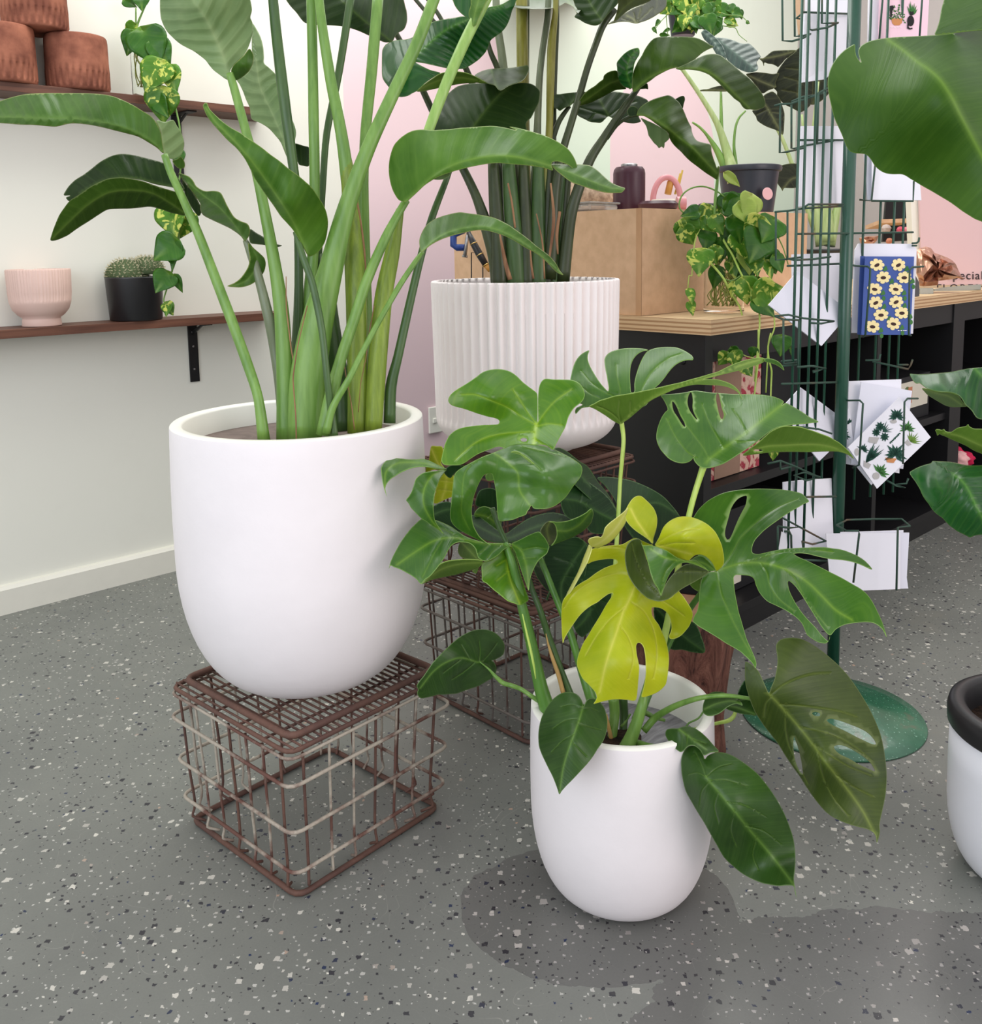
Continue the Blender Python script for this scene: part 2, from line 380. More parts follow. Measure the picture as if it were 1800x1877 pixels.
# ------------------------------------------------------------------ the setting
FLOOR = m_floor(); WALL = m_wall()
SKIRT = plain('skirting_paint', rgb(226, 224, 212), .4, .4, .03)
GREYWALL = plain('grey_wall_paint', rgb(176, 168, 166), .7, .3, .03)
def struct(name, mb, m, **k): return tag(mb.build(name, m, None, **k), kind='structure')
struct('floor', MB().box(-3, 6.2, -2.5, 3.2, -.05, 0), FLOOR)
struct('wall_left', MB().box(-3, 5.6, 3.08, 3.2, 0, 2.9), WALL)
struct('wall_back', MB().box(5.6, 5.75, -2.5, 3.2, 0, 2.9), GREYWALL)
sk = MB(); sk.add([(-3, 3.08, 0), (-3, 3.058, 0), (-3, 3.058, .078), (-3, 3.066, .088), (-3, 3.08, .09), (2.0, 3.08, 0), (2.0, 3.058, 0), (2.0, 3.058, .078), (2.0, 3.066, .088), (2.0, 3.08, .09)],
  [(i, i+1, i+6, i+5) for i in range(4)]+[(4, 0, 5, 9), (4, 3, 2, 1, 0), (5, 6, 7, 8, 9)])
struct('baseboard_left', sk, SKIRT)
# ------------------------------------------------------------------ materials of things
WHITE = NT('white_fibreclay'); _n = WHITE.noise(WHITE.pos(), 5, 6, .6)
WHITE.bump(_n, .22, .012); WHITE.setc(WHITE.ramp(_n, [(.3, rgb(234, 229, 230)), (.7, rgb(240, 235, 236))]), .5, .35); WHITE = WHITE.m
RIM = plain('white_rim', rgb(240, 240, 230), .45, .4, .02)
RIBW = plain('pinkish_white_plastic', rgb(250, 243, 241), .55, .35, .02, 12)
BLACKP = plain('black_plastic', rgb(34, 34, 36), .38, .5, .1)
BLACKM = plain('matte_black_metal', rgb(20, 20, 22), .45, .4, .1)
def m_wood(name, c1, c2, sx=(3, 40, 40), rough=.5, bump=.1):
    t = NT(name); m = t.new('ShaderNodeMapping'); t.l.new(t.pos(), m.inputs[0]); m.inputs['Scale'].default_value = sx
    n = t.noise(m.outputs[0], 1, 6, .6, 1.0); t.bump(n, bump, .002); return t.setc(t.ramp(n, [(.3, c1), (.7, c2)]), rough, .4)
SHELF = m_wood('stained_shelf_wood', rgb(74, 44, 32), rgb(116, 76, 58), (3, 60, 60))
MDF = mottled('mdf_board', rgb(204, 166, 130), rgb(216, 178, 142), .6, 30, .05)
MDFE = m_wood('mdf_edge', rgb(180, 136, 98), rgb(200, 158, 118), (30, 30, 3))
CABB = plain('black_laminate', rgb(22, 22, 24), .42, .45, .15, 60)
SOILB = m_wood('brown_smooth_soil_cover', rgb(92, 78, 72), rgb(124, 108, 100), (30, 14, 20), .7, .3)
SOILD = mottled('dark_soil', rgb(18, 13, 10), rgb(66, 48, 36), .9, 90, .9, .2, 6, dist=.006)
GREYW = m_wood('grey_weathered_disc', rgb(110, 108, 114), rgb(168, 166, 172), (8, 80, 20), .6, .3)
def m_ply():
    t = NT('plywood'); s = t.new('ShaderNodeSeparateXYZ'); t.l.new(t.pos(), s.inputs[0])
    g = t.new('ShaderNodeNewGeometry'); ns = t.new('ShaderNodeSeparateXYZ'); t.l.new(g.outputs['Normal'], ns.inputs[0])
    m = t.new('ShaderNodeMapping'); t.l.new(t.pos(), m.inputs[0]); m.inputs['Scale'].default_value = (5, 5, 50)
    n = t.noise(m.outputs[0], 6, 6, .65)
    band = t.math('SINE', t.math('MULTIPLY_ADD', s.outputs[2], 2*PI/.0115, t.math('MULTIPLY', n, .7)))
    e = t.ramp(t.math('MULTIPLY_ADD', band, .5, .5), [(.25, rgb(168, 130, 92)), (.5, rgb(228, 198, 156))])
    e = t.mix(t.math('MULTIPLY', n, .5), e, rgb(186, 142, 100))
    m2 = t.new('ShaderNodeMapping'); t.l.new(t.pos(), m2.inputs[0]); m2.inputs['Scale'].default_value = (3, 45, 10)
    tp = t.ramp(t.noise(m2.outputs[0], 1, 6), [(.3, rgb(196, 166, 126)), (.7, rgb(222, 196, 156))])
    return t.setc(t.mix(t.math('GREATER_THAN', ns.outputs[2], .6), e, tp), .5, .4)
PLY = m_ply()
def m_rust(name, base, rustc, amt):
    t = NT(name); p = t.pos(); n = t.noise(p, 9, 5, .6); c = t.ramp(n, [(amt-.06, base), (amt+.05, rustc)])
    c = t.mix(t.math('MULTIPLY', t.noise(p, 120, 3), .45), c, rgb(58, 40, 36)); t.bump(t.noise(p, 300, 3), .5, .001); return t.setc(c, .7, .35)
RUST = m_rust('rusted_steel', rgb(96, 70, 62), rgb(112, 82, 70), .5)
WIRE = m_rust('galvanised_rusty_wire', rgb(188, 179, 163), rgb(112, 78, 68), .54)
WIRE2 = m_rust('dull_grey_wire', rgb(116, 110, 104), rgb(88, 68, 60), .56)
# ------------------------------------------------------------------ wire crates
def crate(label, cx, cy, rot, z0, h, s0, s1, wires, nside=7):
    r = thing('wire_crate', label, 'crate', (cx, cy, z0), 'old wire crates used as plant stands')
    ca, sa = math.cos(rot), math.sin(rot)
    def P(x, y, z): return Vector((cx+x*ca-y*sa, cy+x*sa+y*ca, z0+z))
    def ring(s, z, rad, rc=.02, n=8):
        pts = []
        for (sx, sy, a0) in ((1, 1, 0), (-1, 1, 90), (-1, -1, 180), (1, -1, 270)):
            for k in range(4):
                a = math.radians(a0+k*30); pts.append(P(sx*(s-rc)+rc*math.cos(a), sy*(s-rc)+rc*math.sin(a), z))
        return MB().tube(pts, rad, n, closed=True)
    ring(s0, .006, .0052).build('base_frame', RUST, r, True)
    for k, (z, s) in enumerate(((.058, .9), (.135, 1.0), (.222, 1.0))):
        f = z/h; ring(s0+(s1-s0)*f+.010, z*h/.30, .0034).build('hoop', wires, r, True)
    t1 = ring(s1, h-.020, .0042); t1.build('top_rail', RUST, r, True)
    ring(s1+.003, h-.031, .003).build('top_rail', wires, r, True)
    ring(s1-.018, h-.0055, .0062).build('lid_frame', RUST, r, True)
    for k in range(4):
        for j in range(nside):
            tt = -1+2*(j+.5)/nside + (.02*math.sin(j*7+k)); bend = .006*math.sin(j*3.1+k*2)
            pts = []
            for z in (.010, .022, .05, .12, .2, h-.03):
                f = z/h; s = s0+(s1-s0)*f-(.012 if z < .02 else 0)+(.006 if z == .022 else 0)
                x, y = ((tt*s, -s), (s, tt*s), (tt*s, s), (-s, tt*s))[k]
                if z == .12: x += bend; y += bend
                pts.append(P(x, y, z if z < .12 else z*h/.30 if z < h-.05 else z))
            q = [Vector(v) for v in cat([tuple(p) for p in pts], 3)]
            MB().tube(q, .0026, 6).build('upright_wire', wires if (j+k) % 3 else RUST, r, True)
    n = 26
    for j in range(n):
        t = (-1+2*(j+.5)/n)*(s1-.004)
        MB().tube([P(t, -s1, h-.016), P(t, s1, h-.016)], .0023, 6).build('lid_bar', RUST, r, True)
    for t in (-.6, -.2, .2, .6):
        MB().tube([P(-s1, t*s1, h-.0205), P(s1, t*s1, h-.0205)], .0026, 6).build('cross_bar', RUST, r, True)
    return r
crate('rusty open wire crate standing alone under the big smooth white pot', .905, 1.487, math.radians(5), 0, .30, .170, .187, WIRE)
crate('dull wire crate on the floor, lower of the two stacked behind the monstera', 1.56, 1.54, 0, 0, .31, .172, .186, WIRE2)
crate('brown wire crate resting on another crate and carrying the ribbed pot', 1.565, 1.545, math.radians(2), .306, .315, .168, .186, RUST)
# ------------------------------------------------------------------ pots
def upot(parent, c, R, rb, H, rim=.02, inner=.05, mat=WHITE, n=96):
    prof = [(rb*.9, 0), (rb, .003)]
    for k in range(1, 15):
        a = k/14*PI/2; prof.append((rb+(R*1.0-rb)*math.sin(a)**.9, .003+H*.50*(1-math.cos(a))))
    prof += [(R*1.003, H*.65), (R*1.0, H*.8), (R*.992, H*.93), (R*.988, H-.006), (R*.985, H-.002)]
    o = MB().lathe(c, prof, n).build('pot_body', mat, parent, True)
    pr = [(R*.986, H-.0025), (R*.975, H), (R*.975-rim+.004, H), (R*.975-rim, H-.004), (R*.97-rim, H-inner-.02)]
    MB().lathe(c, pr, n, capb=False).build('rim', RIM, parent, True)
BP = thing('potted_bird_of_paradise', 'tall plant with long thick stalks in big smooth white pot on the front crate', 'potted plant', (.902, 1.484, .302))
upot(BP, (.902, 1.484, .302), .232, .095, .497)
MB().lathe((.902, 1.484, .302), [(0.001, .455), (.1, .462), (.21, .452)], 48, capb=False).build('soil', SOILB, BP, True)
MN = thing('potted_monstera', 'glossy split-leaf monstera with one lime yellow leaf in small white pot on the floor', 'potted plant', (1.18, .945, 0))
upot(MN, (1.18, .945, 0), .156, .088, .333, .015, .09)
MB().lathe((1.18, .945, 0), [(0.001, .262), (.06, .268), (.138, .262)], 48, capb=False).build('soil', GREYW, MN, True)
MB().lathe((1.155, .925, 0), [(0.0001, .285), (.03, .283), (.055, .268)], 24, capb=False, rf=lambda r, z, a: r*(1+.2*math.sin(3*a)+.1*math.sin(7*a))).build('soil_mound', SOILD, MN, True)
RB = thing('potted_giant_strelitzia', 'dark stalked leafy plant in wide pale pink ribbed pot on the stacked crates', 'potted plant', (1.56, 1.54, .632))
nr = 60
def rib(r, z, a): return r*(1 - (.075*(1-abs(math.cos(a*nr/2))**1.5) if z > .075 and r > .18 else 0)*min(1, max(0, (z-.075)/.03)))
H2 = .40
prof = [(.10, 0), (.118, .002), (.122, .008), (.120, .012)]+[(.122+.094*math.sin(k/12*PI/2), .012+.07*(1-math.cos(k/12*PI/2))) for k in range(1, 13)]+[(.2165, .10), (.218, .2), (.220, .3), (.2215, .392), (.2215, .396)]
MB().lathe((1.56, 1.54, .632), prof, nr*8, rf=rib).build('pot_body', RIBW, RB, True)
MB().lathe((1.56, 1.54, .632), [(.221, .396), (.219, .399), (.208, .399), (.206, .39), (.206, .33)], nr*8, rf=lambda r, z, a: rib(r, .3, a) if r > .215 else r, capb=False).build('rim', RIBW, RB, True)
MB().lathe((1.56, 1.54, .632), [(0.001, .352), (.206, .35)], 48, capb=False).build('soil', SOILD, RB, True)
RP = thing('potted_banana_leaf_plant', 'broad leaved plant in white pot with black liner, cut by the right edge', 'potted plant', (1.72, .45, 0))
PWH = plain('smooth_white_plastic', rgb(236, 237, 242), .35, .4, .02)
pr = [(.085, 0), (.10, .004)]+[(.10+.047*math.sin(k/10*PI/2), .004+.13*(1-math.cos(k/10*PI/2))) for k in range(1, 11)]+[(.148, .20), (.147, .262), (.140, .264)]
MB().lathe((1.72, .45, 0), pr, 72).build('pot_body', PWH, RP, True)
MB().lathe((1.72, .45, 0), [(.146, .255), (.152, .262), (.153, .285), (.150, .297), (.143, .302), (.130, .302), (.124, .296), (.118, .24)], 72, capb=False).build('liner_rim', BLACKP, RP, True)
MB().lathe((1.72, .45, 0), [(0.001, .262), (.12, .256)], 40, capb=False, rf=lambda r, z, a: r).build('soil', SOILD, RP, True)
CH = plain('bark_chip', rgb(120, 88, 62), .8, .2, .2)
for k in range(14):
    a = random.uniform(1.8, 4.4); r0 = random.uniform(.02, .105); p = Vector((1.72+r0*math.cos(a), .45+r0*math.sin(a), .268))
    q = p+Vector((random.uniform(-.03, .03), random.uniform(-.03, .03), random.uniform(-.003, .008)))
    MB().tube([p, (p+q)/2+Vector((0, 0, .003)), q], [.002, .004, .0015], 6).build('bark_chip', CH, RP)
# ------------------------------------------------------------------ carved stump behind the monstera pot
BARK = NT('reddish_bark'); _m = BARK.new('ShaderNodeMapping'); BARK.l.new(BARK.pos(), _m.inputs[0]); _m.inputs['Scale'].default_value = (26, 26, 7)
_n = BARK.noise(_m.outputs[0], 1, 8, .7, 1.6); BARK.bump(_n, 1.0, .02); BARK = BARK.setc(BARK.ramp(_n, [(.36, rgb(56, 34, 30)), (.48, rgb(118, 76, 64)), (.66, rgb(152, 106, 90))]), .75, .3)
st = thing('tree_stump_stool', 'reddish brown rough bark stump on floor behind the monstera pot', 'stump', (1.592, 1.115, 0))
def stf(r, z, a): return r*(1+.10*math.sin(2*a+z*9)+.05*math.sin(5*a+z*14)+.03*math.sin(11*a-z*20))
MB().lathe((1.592, 1.115, 0), [(.094, 0), (.102, .02), (.100, .08), (.102, .14), (.106, .19), (.110, .24), (.114, .29), (.110, .325), (.096, .335)], 72, rf=stf).build('bark_side', BARK, st, True)
MB().lathe((1.592, 1.115, 0), [(0.001, .338), (.05, .338), (.092, .334)], 72, rf=stf, capb=False).build('cut_top', m_wood('cut_wood', rgb(120, 86, 62), rgb(150, 112, 84)), st, True)
# ------------------------------------------------------------------ wall shelves with brackets
def shelf(label, x0, x1, z, brackets, bz):
    r = thing('wall_shelf', label, 'shelf', (x0, 3.08, z), 'stained wall shelves on the left wall')
    MB().box(x0, x1, 2.93, 3.079, z-.026, z).build('board', SHELF, r, bevel=.001)
    for bx in brackets:
        b = MB().box(bx, bx+.034, 2.955, 3.079, z-.031, z-.0265).add([], []).box(bx, bx+.034, 3.073, 3.079, z-bz, z-.0265)
        ob = b.build('bracket', BLACKM, r, bevel=.001)
        MB().add([(bx+.014, 3.072, z-.07), (bx+.02, 3.072, z-.07), (bx+.02, 2.99, z-.031), (bx+.014, 2.99, z-.031), (bx+.014, 3.072, z-.055), (bx+.02, 3.072, z-.055), (bx+.02, 3.005, z-.031), (bx+.014, 3.005, z-.031)],
          [(0, 1, 2, 3), (4, 7, 6, 5), (0, 4, 5, 1), (1, 5, 6, 2), (3, 2, 6, 7), (0, 3, 7, 4)]).build('brace', BLACKM, ob)
        for zz in (.06, .11, .19):
            MB().lathe((0, 0, 0), [(.0045, 0), (.003, .002), (0.0005, .0022)], 10).build('screw', STEEL, ob)
            s_ = bpy.context.scene.collection.objects[-1]; s_.matrix_basis = Matrix.Translation((bx+.017, 3.073, z-zz)) @ Matrix.Rotation(PI/2, 4, 'X')
    return r
STEEL = plain('steel', rgb(170, 170, 172), .3, .5, .05, metal=1.0)
shelf('long dark stained wall shelf, lower of the two, carrying the cactus', -1.3, 1.75, .893, [1.44], .235)
shelf('long dark stained wall shelf, upper of the two, carrying terracotta pots', -1.3, 1.75, 1.60, [1.425], .28)
# power point on the wall behind the ribbed pot
t = thing('power_outlet', 'white wall outlet low on the wall between the two big pots', 'outlet', (2.53, 3.08, .33))
MB().box(2.512, 2.585, 3.068, 3.079, .315, .43).build('cover_plate', RIM, t, bevel=.003)
MB().box(2.53, 2.55, 3.063, 3.069, .36, .38).build('switch', RIM, t, bevel=.002)
# ------------------------------------------------------------------ shelf goods
TERR = mottled('terracotta', rgb(118, 72, 58), rgb(166, 108, 86), .85, 14, .35, .15)
def terr(label, px, y, z, R, H):
    c = (on_plane(px, 100, 1, y).x, y, z); r = thing('terracotta_pot', label, 'pot', c, 'terracotta pots stacked on the upper shelf')
    def gf(rr, zz, a):
        k = .965 if (.012 < zz < H*.34 and rr > R*.9 and math.sin(a*30) > .45) else 1
        return rr*k
    pf = [(R*.93, 0), (R*.97, .004)]+[(R*.985, .012), (R, .0135)]+[(R*1.0, H*.33), (R*1.0, H*.345), (R*.985, H*.5), (R*.98, H*.9), (R*.965, H-.004), (R*.94, H), (R*.86, H), (R*.84, H-.01), (R*.82, H*.4), (.001, H*.38)]
    MB().lathe(c, pf, 204, rf=gf).build('pot_body', TERR, r, True)
    return r
terr('reddish terracotta pot on the upper shelf, topmost of its stack of three', 69, 3.0, 1.766, .092, .163)
terr('reddish terracotta pot on the upper shelf cut by the left photo edge', 3, 3.0, 1.601, .092, .163)
terr('reddish terracotta pot on the upper shelf, right one of the lower pair', 140, 3.0, 1.601, .092, .163)
PINKC = plain('dusty_pink_ceramic', rgb(219, 189, 177), .5, .4, .03)
x = on_plane(77, 590, 1, 3.0).x
r = thing('ceramic_planter', 'empty dusty pink planter with fine ribs and a foot on the lower shelf', 'planter', (x, 3.0, .894))
def pf_(rr, z, a): return rr*(1-.02*(math.sin(a*60) > 0)) if z > .078 else rr
MB().lathe((x, 3.0, .894), [(.055, 0), (.056, .002), (.054, .02), (.053, .024), (.066, .034), (.079, .05), (.085, .068), (.087, .076), (.087, .080), (.089, .10), (.091, .168), (.089, .172), (.083, .172), (.080, .12), (.001, .06)], 240, rf=pf_).build('pot_body', PINKC, r, True)
x = on_plane(250, 580, 1, 3.0).x
CB = (x, 3.0, .894)
r = thing('potted_cactus', 'round spiny cactus clump in matte black pot on the lower shelf', 'potted plant', CB)
MB().lathe(CB, [(.078, 0), (.081, .003), (.089, .135), (.090, .14), (.085, .14), (.083, .12), (.001, .118)], 64).build('pot_body', BLACKP, r, True)
CACT = plain('cactus_skin', rgb(76, 92, 58), .7, .3, .2, 60); SPINE = plain('cactus_spines', rgb(206, 198, 166), .7, .3, .1)
for (dx, R, hh, lab) in ((-.022, .064, .142, None), (.044, .052, .160, None)):
    c = Vector((CB[0]+dx*.9, CB[1]-dx*.3, CB[2]+hh)); b = MB()
    b.lathe(c, [(R*math.cos(a), R*.85*math.sin(a)) for a in np.linspace(-.3, PI/2-.02, 14)], 40, rf=lambda rr, z, a: rr*(1+.05*math.cos(a*20)))
    co = b.build('cactus_head', CACT, r, True); sp = MB()
    for i in range(9):
        ph = .02+i*.155; nn = max(4, int(30*math.cos(ph)))
        for j in range(nn):
            a = 2*PI*(j+.5*(i % 2))/nn; nv = Vector((math.cos(ph)*math.cos(a), math.cos(ph)*math.sin(a), math.sin(ph)*.9)); p = c+nv*R
            for q in range(4):
                d = (nv+Vector((random.uniform(-1, 1), random.uniform(-1, 1), random.uniform(-.4, 1)))*.8).normalized()*.010
                sd = d.cross(nv).normalized()*.0011; sp.add([p+sd, p-sd, p+d], [(0, 1, 2)])
    tag(sp.build('spines', SPINE, co), kind='stuff')
# ------------------------------------------------------------------ counter
r = thing('display_counter', 'long black open-shelved counter unit with plywood worktop edge', 'counter', (2.04, 1.36, 0))
def cb(name, *a, m=CABB, lab=None):
    o = MB().box(*a).build(name, m, r, bevel=.0008)
    if lab: o['label'] = lab
    return o
cb('end_panel', 2.04, 2.075, 1.36, 2.3, .06, .874)
cb('back_panel', 2.075, 5.55, 2.28, 2.3, .06, .874)
for k, x in enumerate((3.05, 3.70, 4.55)): cb('divider', x, x+.11 if x == 3.7 else x+.03, 1.36, 2.28, .06, .874)
cb('bottom_shelf', 2.075, 5.55, 1.37, 2.28, .06, .085)
cb('middle_shelf', 2.075, 3.70, 1.375, 2.28, .425, .452); cb('middle_shelf', 3.81, 5.55, 1.375, 2.28, .52, .545)
cb('top_rail', 2.075, 5.55, 1.365, 1.39, .80, .874)
cb('plinth', 2.06, 5.55, 1.375, 2.26, 0, .06)
cb('worktop', 2.018, 5.58, 1.33, 2.34, .876, .916, m=PLY, lab='pale plywood worktop with layered edge')
# bolt cap on the end panel
MB().lathe((0, 0, 0), [(.009, 0), (.008, .003), (.001, .0032)], 20).build('bolt_cap', CABB, r, True); COL.objects[-1].matrix_basis = Matrix.Translation((2.04, 1.43, .80)) @ Matrix.Rotation(-PI/2, 4, 'Y')
r = thing('mdf_riser_box', 'plain tan fibreboard box standing on the counter', 'box', (2.03, 1.56, .917))
MB().box(2.03, 2.048, 1.578, 2.33, .917, 1.207).build('side_panel', MDF, r)
MB().box(2.03, 2.93, 1.56, 1.578, .917, 1.207).build('front_panel', MDF, r)
MB().box(2.048, 2.93, 1.578, 2.33, 1.189, 1.2068).build('top_panel', MDF, r)
MB().box(2.029, 2.031, 1.56, 1.578, .917, 1.207).build('panel_edge', MDFE, r)
# things on the riser box
GP = plain('purple_wax', rgb(64, 26, 42), .35, .5, .15, 20)
def cyl(name, label, catg, c, prof, m, n=40, group=None, part='body'):
    t = thing(name, label, catg, c, group); MB().lathe(c, prof, n).build(part, m, t, True, autos=True); return t
BZ = 1.2075
def bx_(px, y): return (on_plane(px, 385, 1, y).x, y, BZ)
c = bx_(1153, 1.78); t = cyl('thermos_jar', 'dark plum round bodied jar with silver lid on the tan box', 'jar', c, [(.040, 0), (.0465, .004), (.048, .02), (.048, .115), (.046, .126), (.040, .134), (.025, .136)], GP)
MB().lathe((c[0], c[1], BZ), [(.024, .134), (.025, .136), (.025, .142), (.022, .144), (.001, .144)], 32).build('lid', STEEL, t, True, autos=True)
STONE = mottled('speckled_stone', rgb(150, 126, 104), rgb(206, 182, 156), .8, 60, .4)
c = bx_(1072, 2.02); t = cyl('stone_pot', 'speckled beige rounded pot at the back left of the tan box', 'pot', c, [(.07, 0), (.095, .01), (.105, .04), (.10, .075), (.085, .10), (.06, .112), (.05, .1), (.02, .06)], STONE)
CLEAR = NT('clear_plastic'); CLEAR.b.inputs['Transmission Weight'].default_value = .75; CLEAR = CLEAR.setc(rgb(225, 225, 222), .2, .5)
t = thing('plastic_tub', 'small clear lidded plastic tub beside the plum jar', 'tub', (2.16, 1.83, BZ))
MB().box(2.06, 2.19, 1.77, 1.87, BZ, BZ+.022).build('body', CLEAR, t, bevel=.006); MB().box(2.055, 2.195, 1.765, 1.875, BZ+.022, BZ+.028).build('lid', CLEAR, t, bevel=.002)
c = bx_(1206, 1.645); t = cyl('wax_dish', 'low dark plum round dish on the tan box edge', 'dish', c, [(.04, 0), (.055, .004), (.058, .018), (.05, .026), (.02, .028), (.001, .026)], GP)
PINKP = plain('pink_enamel', rgb(206, 140, 146), .35, .5, .04); TERZ = mottled('white_speckled_ceramic', rgb(226, 220, 210), rgb(178, 168, 156), .5, 90, .1, lo=.6, hi=.72)
c = bx_(1222, 1.80); t = cyl('speckled_basket_bowl', 'small white speckled bowl with an arched pink handle on the tan box', 'bowl', c, [(.04, 0), (.052, .01), (.056, .03), (.05, .045), (.045, .045), (.04, .03), (.001, .02)], TERZ)
MB().tube([Vector(c)+RGT*(.044*math.cos(a)) + Vector((0, 0, .04+.075*math.sin(a))) for a in np.linspace(-.15, PI+.15, 24)], .0095, 10).build('handle', PINKP, t, True)
YW = plain('amber_wood', rgb(196, 140, 62), .4, .5, .1)
t = thing('wooden_pencil', 'thin yellow stick leaning in the speckled bowl', 'stick', (2.82, 1.79, BZ+.02), 'yellow sticks standing in the speckled bowl')
YS = plain('yellow_paint', rgb(204, 176, 74), .4, .5, .1)
MB().tube([at(1241, 356, 2.98), at(1251, 312, 2.98)], .003, 6).build('shaft', YS, t)
t = thing('wooden_pencil', 'thin yellow stick leaning in the speckled bowl', 'stick', (2.82, 1.79, BZ+.02), 'yellow sticks standing in the speckled bowl')
MB().tube([at(1237, 356, 2.97), at(1247, 318, 2.97)], .003, 6).build('shaft', YS, t)
t = thing('amber_bottle_stopper', 'rounded amber wooden handle poking out of the speckled bowl', 'tool', (2.78, 1.80, BZ+.02))
MB().tube([at(1224, 356, 2.96), at(1229, 334, 2.96), at(1232, 329, 2.96)], [.011, .011, .006], 12).build('handle', YW, t, True)
t = thing('tape_dispenser', 'low black tape dispenser with pink roll on the tan box', 'dispenser', (2.45, 1.60, BZ))
MB().box(2.36, 2.60, 1.575, 1.61, BZ, BZ+.022).build('body', BLACKP, t, bevel=.008)
MB().tube([at(1240, 374, 2.74), at(1256, 374, 2.74)], .022, 24).build('tape_roll', PINKP, t, True, autos=True)
t = thing('white_tissue_pack', 'small white folded cloth pack before the black nursery pot', 'cloth', (2.60, 1.66, BZ))
MB().box(2.56, 2.68, 1.615, 1.66, BZ, BZ+.045).build('cloth', plain('white_cloth', rgb(222, 216, 210), .9, .2, .05, 40, .4), t, bevel=.012)
# box cutter style clamp seen left of the box
BLU = plain('blue_enamel', rgb(32, 62, 130), .35, .5, .05)
t = thing('blue_clamp', 'small blue screw clamp gripping a steel ruler left of the tan box', 'clamp', tuple(at(845, 440, 2.9)))
cl = [V_ for V_ in ((1075, 1130), (1040, 1145), (1022, 1160), (1022, 1205), (1040, 1217), (1090, 1217))]
MB().tube([at(*vv('B', p), 2.9) for p in cl], .011, 8).build('frame', BLU, t, True)
MB().tube([at(*vv('B', p), 2.89) for p in ((1100, 1130), (1088, 1180), (1078, 1262))], .006, 8).build('screw', STEEL, t, True)
MB().tube([at(*vv('B', p), 2.89) for p in ((1065, 1258), (1092, 1262))], .004, 6).build('tommy_bar', STEEL, t, True)
t = thing('ink_pen', 'black and gold banded pen leaning left of the tan box', 'pen', tuple(at(885, 470, 2.8)))
pp = [at(*vv('B', p), 2.8) for p in ((1095, 1140), (1120, 1195), (1150, 1250), (1180, 1300), (1200, 1335))]
MB().tube(pp[:4], [.006, .0105, .0115, .0095], 12).build('barrel', BLACKP, t, True); MB().tube(pp[3:], [.0095, .004], 12).build('tip', YW, t, True)
for q in (1, 2, 3): MB().tube([pp[q], pp[q]+(pp[q]-pp[q-1])*.08], .0118, 12).build('gold_band', plain('gold', rgb(190, 160, 100), .3, .5, metal=1.0), t, True)
t = thing('wire_shelf_frame', 'thin black square wire frame behind the ribbed pot', 'frame', tuple(at(870, 490, 2.95)))
MB().tube([at(864, 510, 2.95), at(864, 463, 2.95), at(885, 463, 2.95), at(885, 510, 2.95)], .002, 6).build('wire', BLACKM, t)
# pink sign board
PK = plain('pink_sign_board', rgb(214, 180, 180), .6, .3, .03, 3)
def text(body, size, o, xa, ya, m, name, parent, depth=.0006, shx=1.0):
    c = bpy.data.curves.new(name, 'FONT'); c.body = body; c.size = size; c.extrude = depth; c.align_x = 'LEFT'; c.space_character = shx
    ob = bpy.data.objects.new(name, c); me = None
    COL.objects.link(ob); dg = bpy.context.evaluated_depsgraph_get(); me = bpy.data.meshes.new_from_object(ob.evaluated_get(dg)); COL.objects.unlink(ob); bpy.data.objects.remove(ob)
    X = Vector(xa).normalized(); Y = Vector(ya).normalized(); Z = X.cross(Y)
    M_ = Matrix((X, Y, Z)).transposed().to_4x4(); M_.translation = Vector(o); me.transform(M_)
    me.materials.clear(); me.materials.append(m); me.name = name
    return link(bpy.data.objects.new(name, me), parent)
INK = plain('black_ink', rgb(40, 30, 34), .6, .3, .02)
sg = thing('pink_sign', 'large pink board with black serif lettering behind the counter at right', 'sign', (4.6, 1.6, .917))
def quadv(view, pts, d): return [at(*vv(view, p)[:2], (d if len(p) < 3 else d+p[2]/100)) for p in pts]
bq = [at(1678, 120, 3.9), at(1960, 116, 3.9), at(1960, 519, 3.9), at(1690, 523, 3.9)]
MB().prism(bq, .012).build('board', PK, sg)
MB().prism([at(1668, 330, 3.92), at(1679, 330, 3.92), at(1690, 520, 3.92), at(1676, 520, 3.92)], .05).build('board_edge', SKIRT, sg)
SERIF = [(1735, 512, 'Specialist', .050), (1716, 536, 'FLORESCII', .050)]
for (x, y, s, sz) in SERIF:
    text(s, sz, at(x, y, 3.895), RGT, UPV, INK, 'lettering', sg, shx=1.12)
FOIL = NT('rose_gold_foil'); FOIL.bump(FOIL.noise(FOIL.pos(), 18, 2), .6, .02); FOIL = FOIL.setc(rgb(196, 150, 128), .28, .6, .75)
def crumple(name, label, catg, view, d, out, mat, amp=2.0, g=10, part='foil'):
    c = at(*vv(view, out[0])[:2], d); r = thing(name, label, catg, tuple(c))
    P = [vv(view, p)[:2] for p in out]; cx = sum(p[0] for p in P)/len(P); cy = sum(p[1] for p in P)/len(P); V = []; Fc = []; n = len(P); rn = 4
    for sgn in (-1, 1):
        for k in range(1, rn+1):
            f = k/rn
            for i, p in enumerate(P):
                x = cx+(p[0]-cx)*f; y = cy+(p[1]-cy)*f; q = amp*(1-f*f)**.5*(1+.5*math.sin(i*2.3+k*1.7))/100
                V.append(at(x, y, d+sgn*q))
        V.append(at(cx, cy, d+sgn*amp/100*1.2))
    B = rn*n+1
    for s in (0, 1):
        o = s*B
        for i in range(n):
            Fc.append((o+B-1, o+i, o+(i+1) % n))
            for k in range(rn-1): Fc.append((o+k*n+i, o+(k+1)*n+i, o+(k+1)*n+(i+1) % n, o+k*n+(i+1) % n))
    for i in range(n): Fc.append(((rn-1)*n+i, B+(rn-1)*n+i, B+(rn-1)*n+(i+1) % n, (rn-1)*n+(i+1) % n))
    mb = MB().add(V, Fc); mb.build(part, mat, r); return r
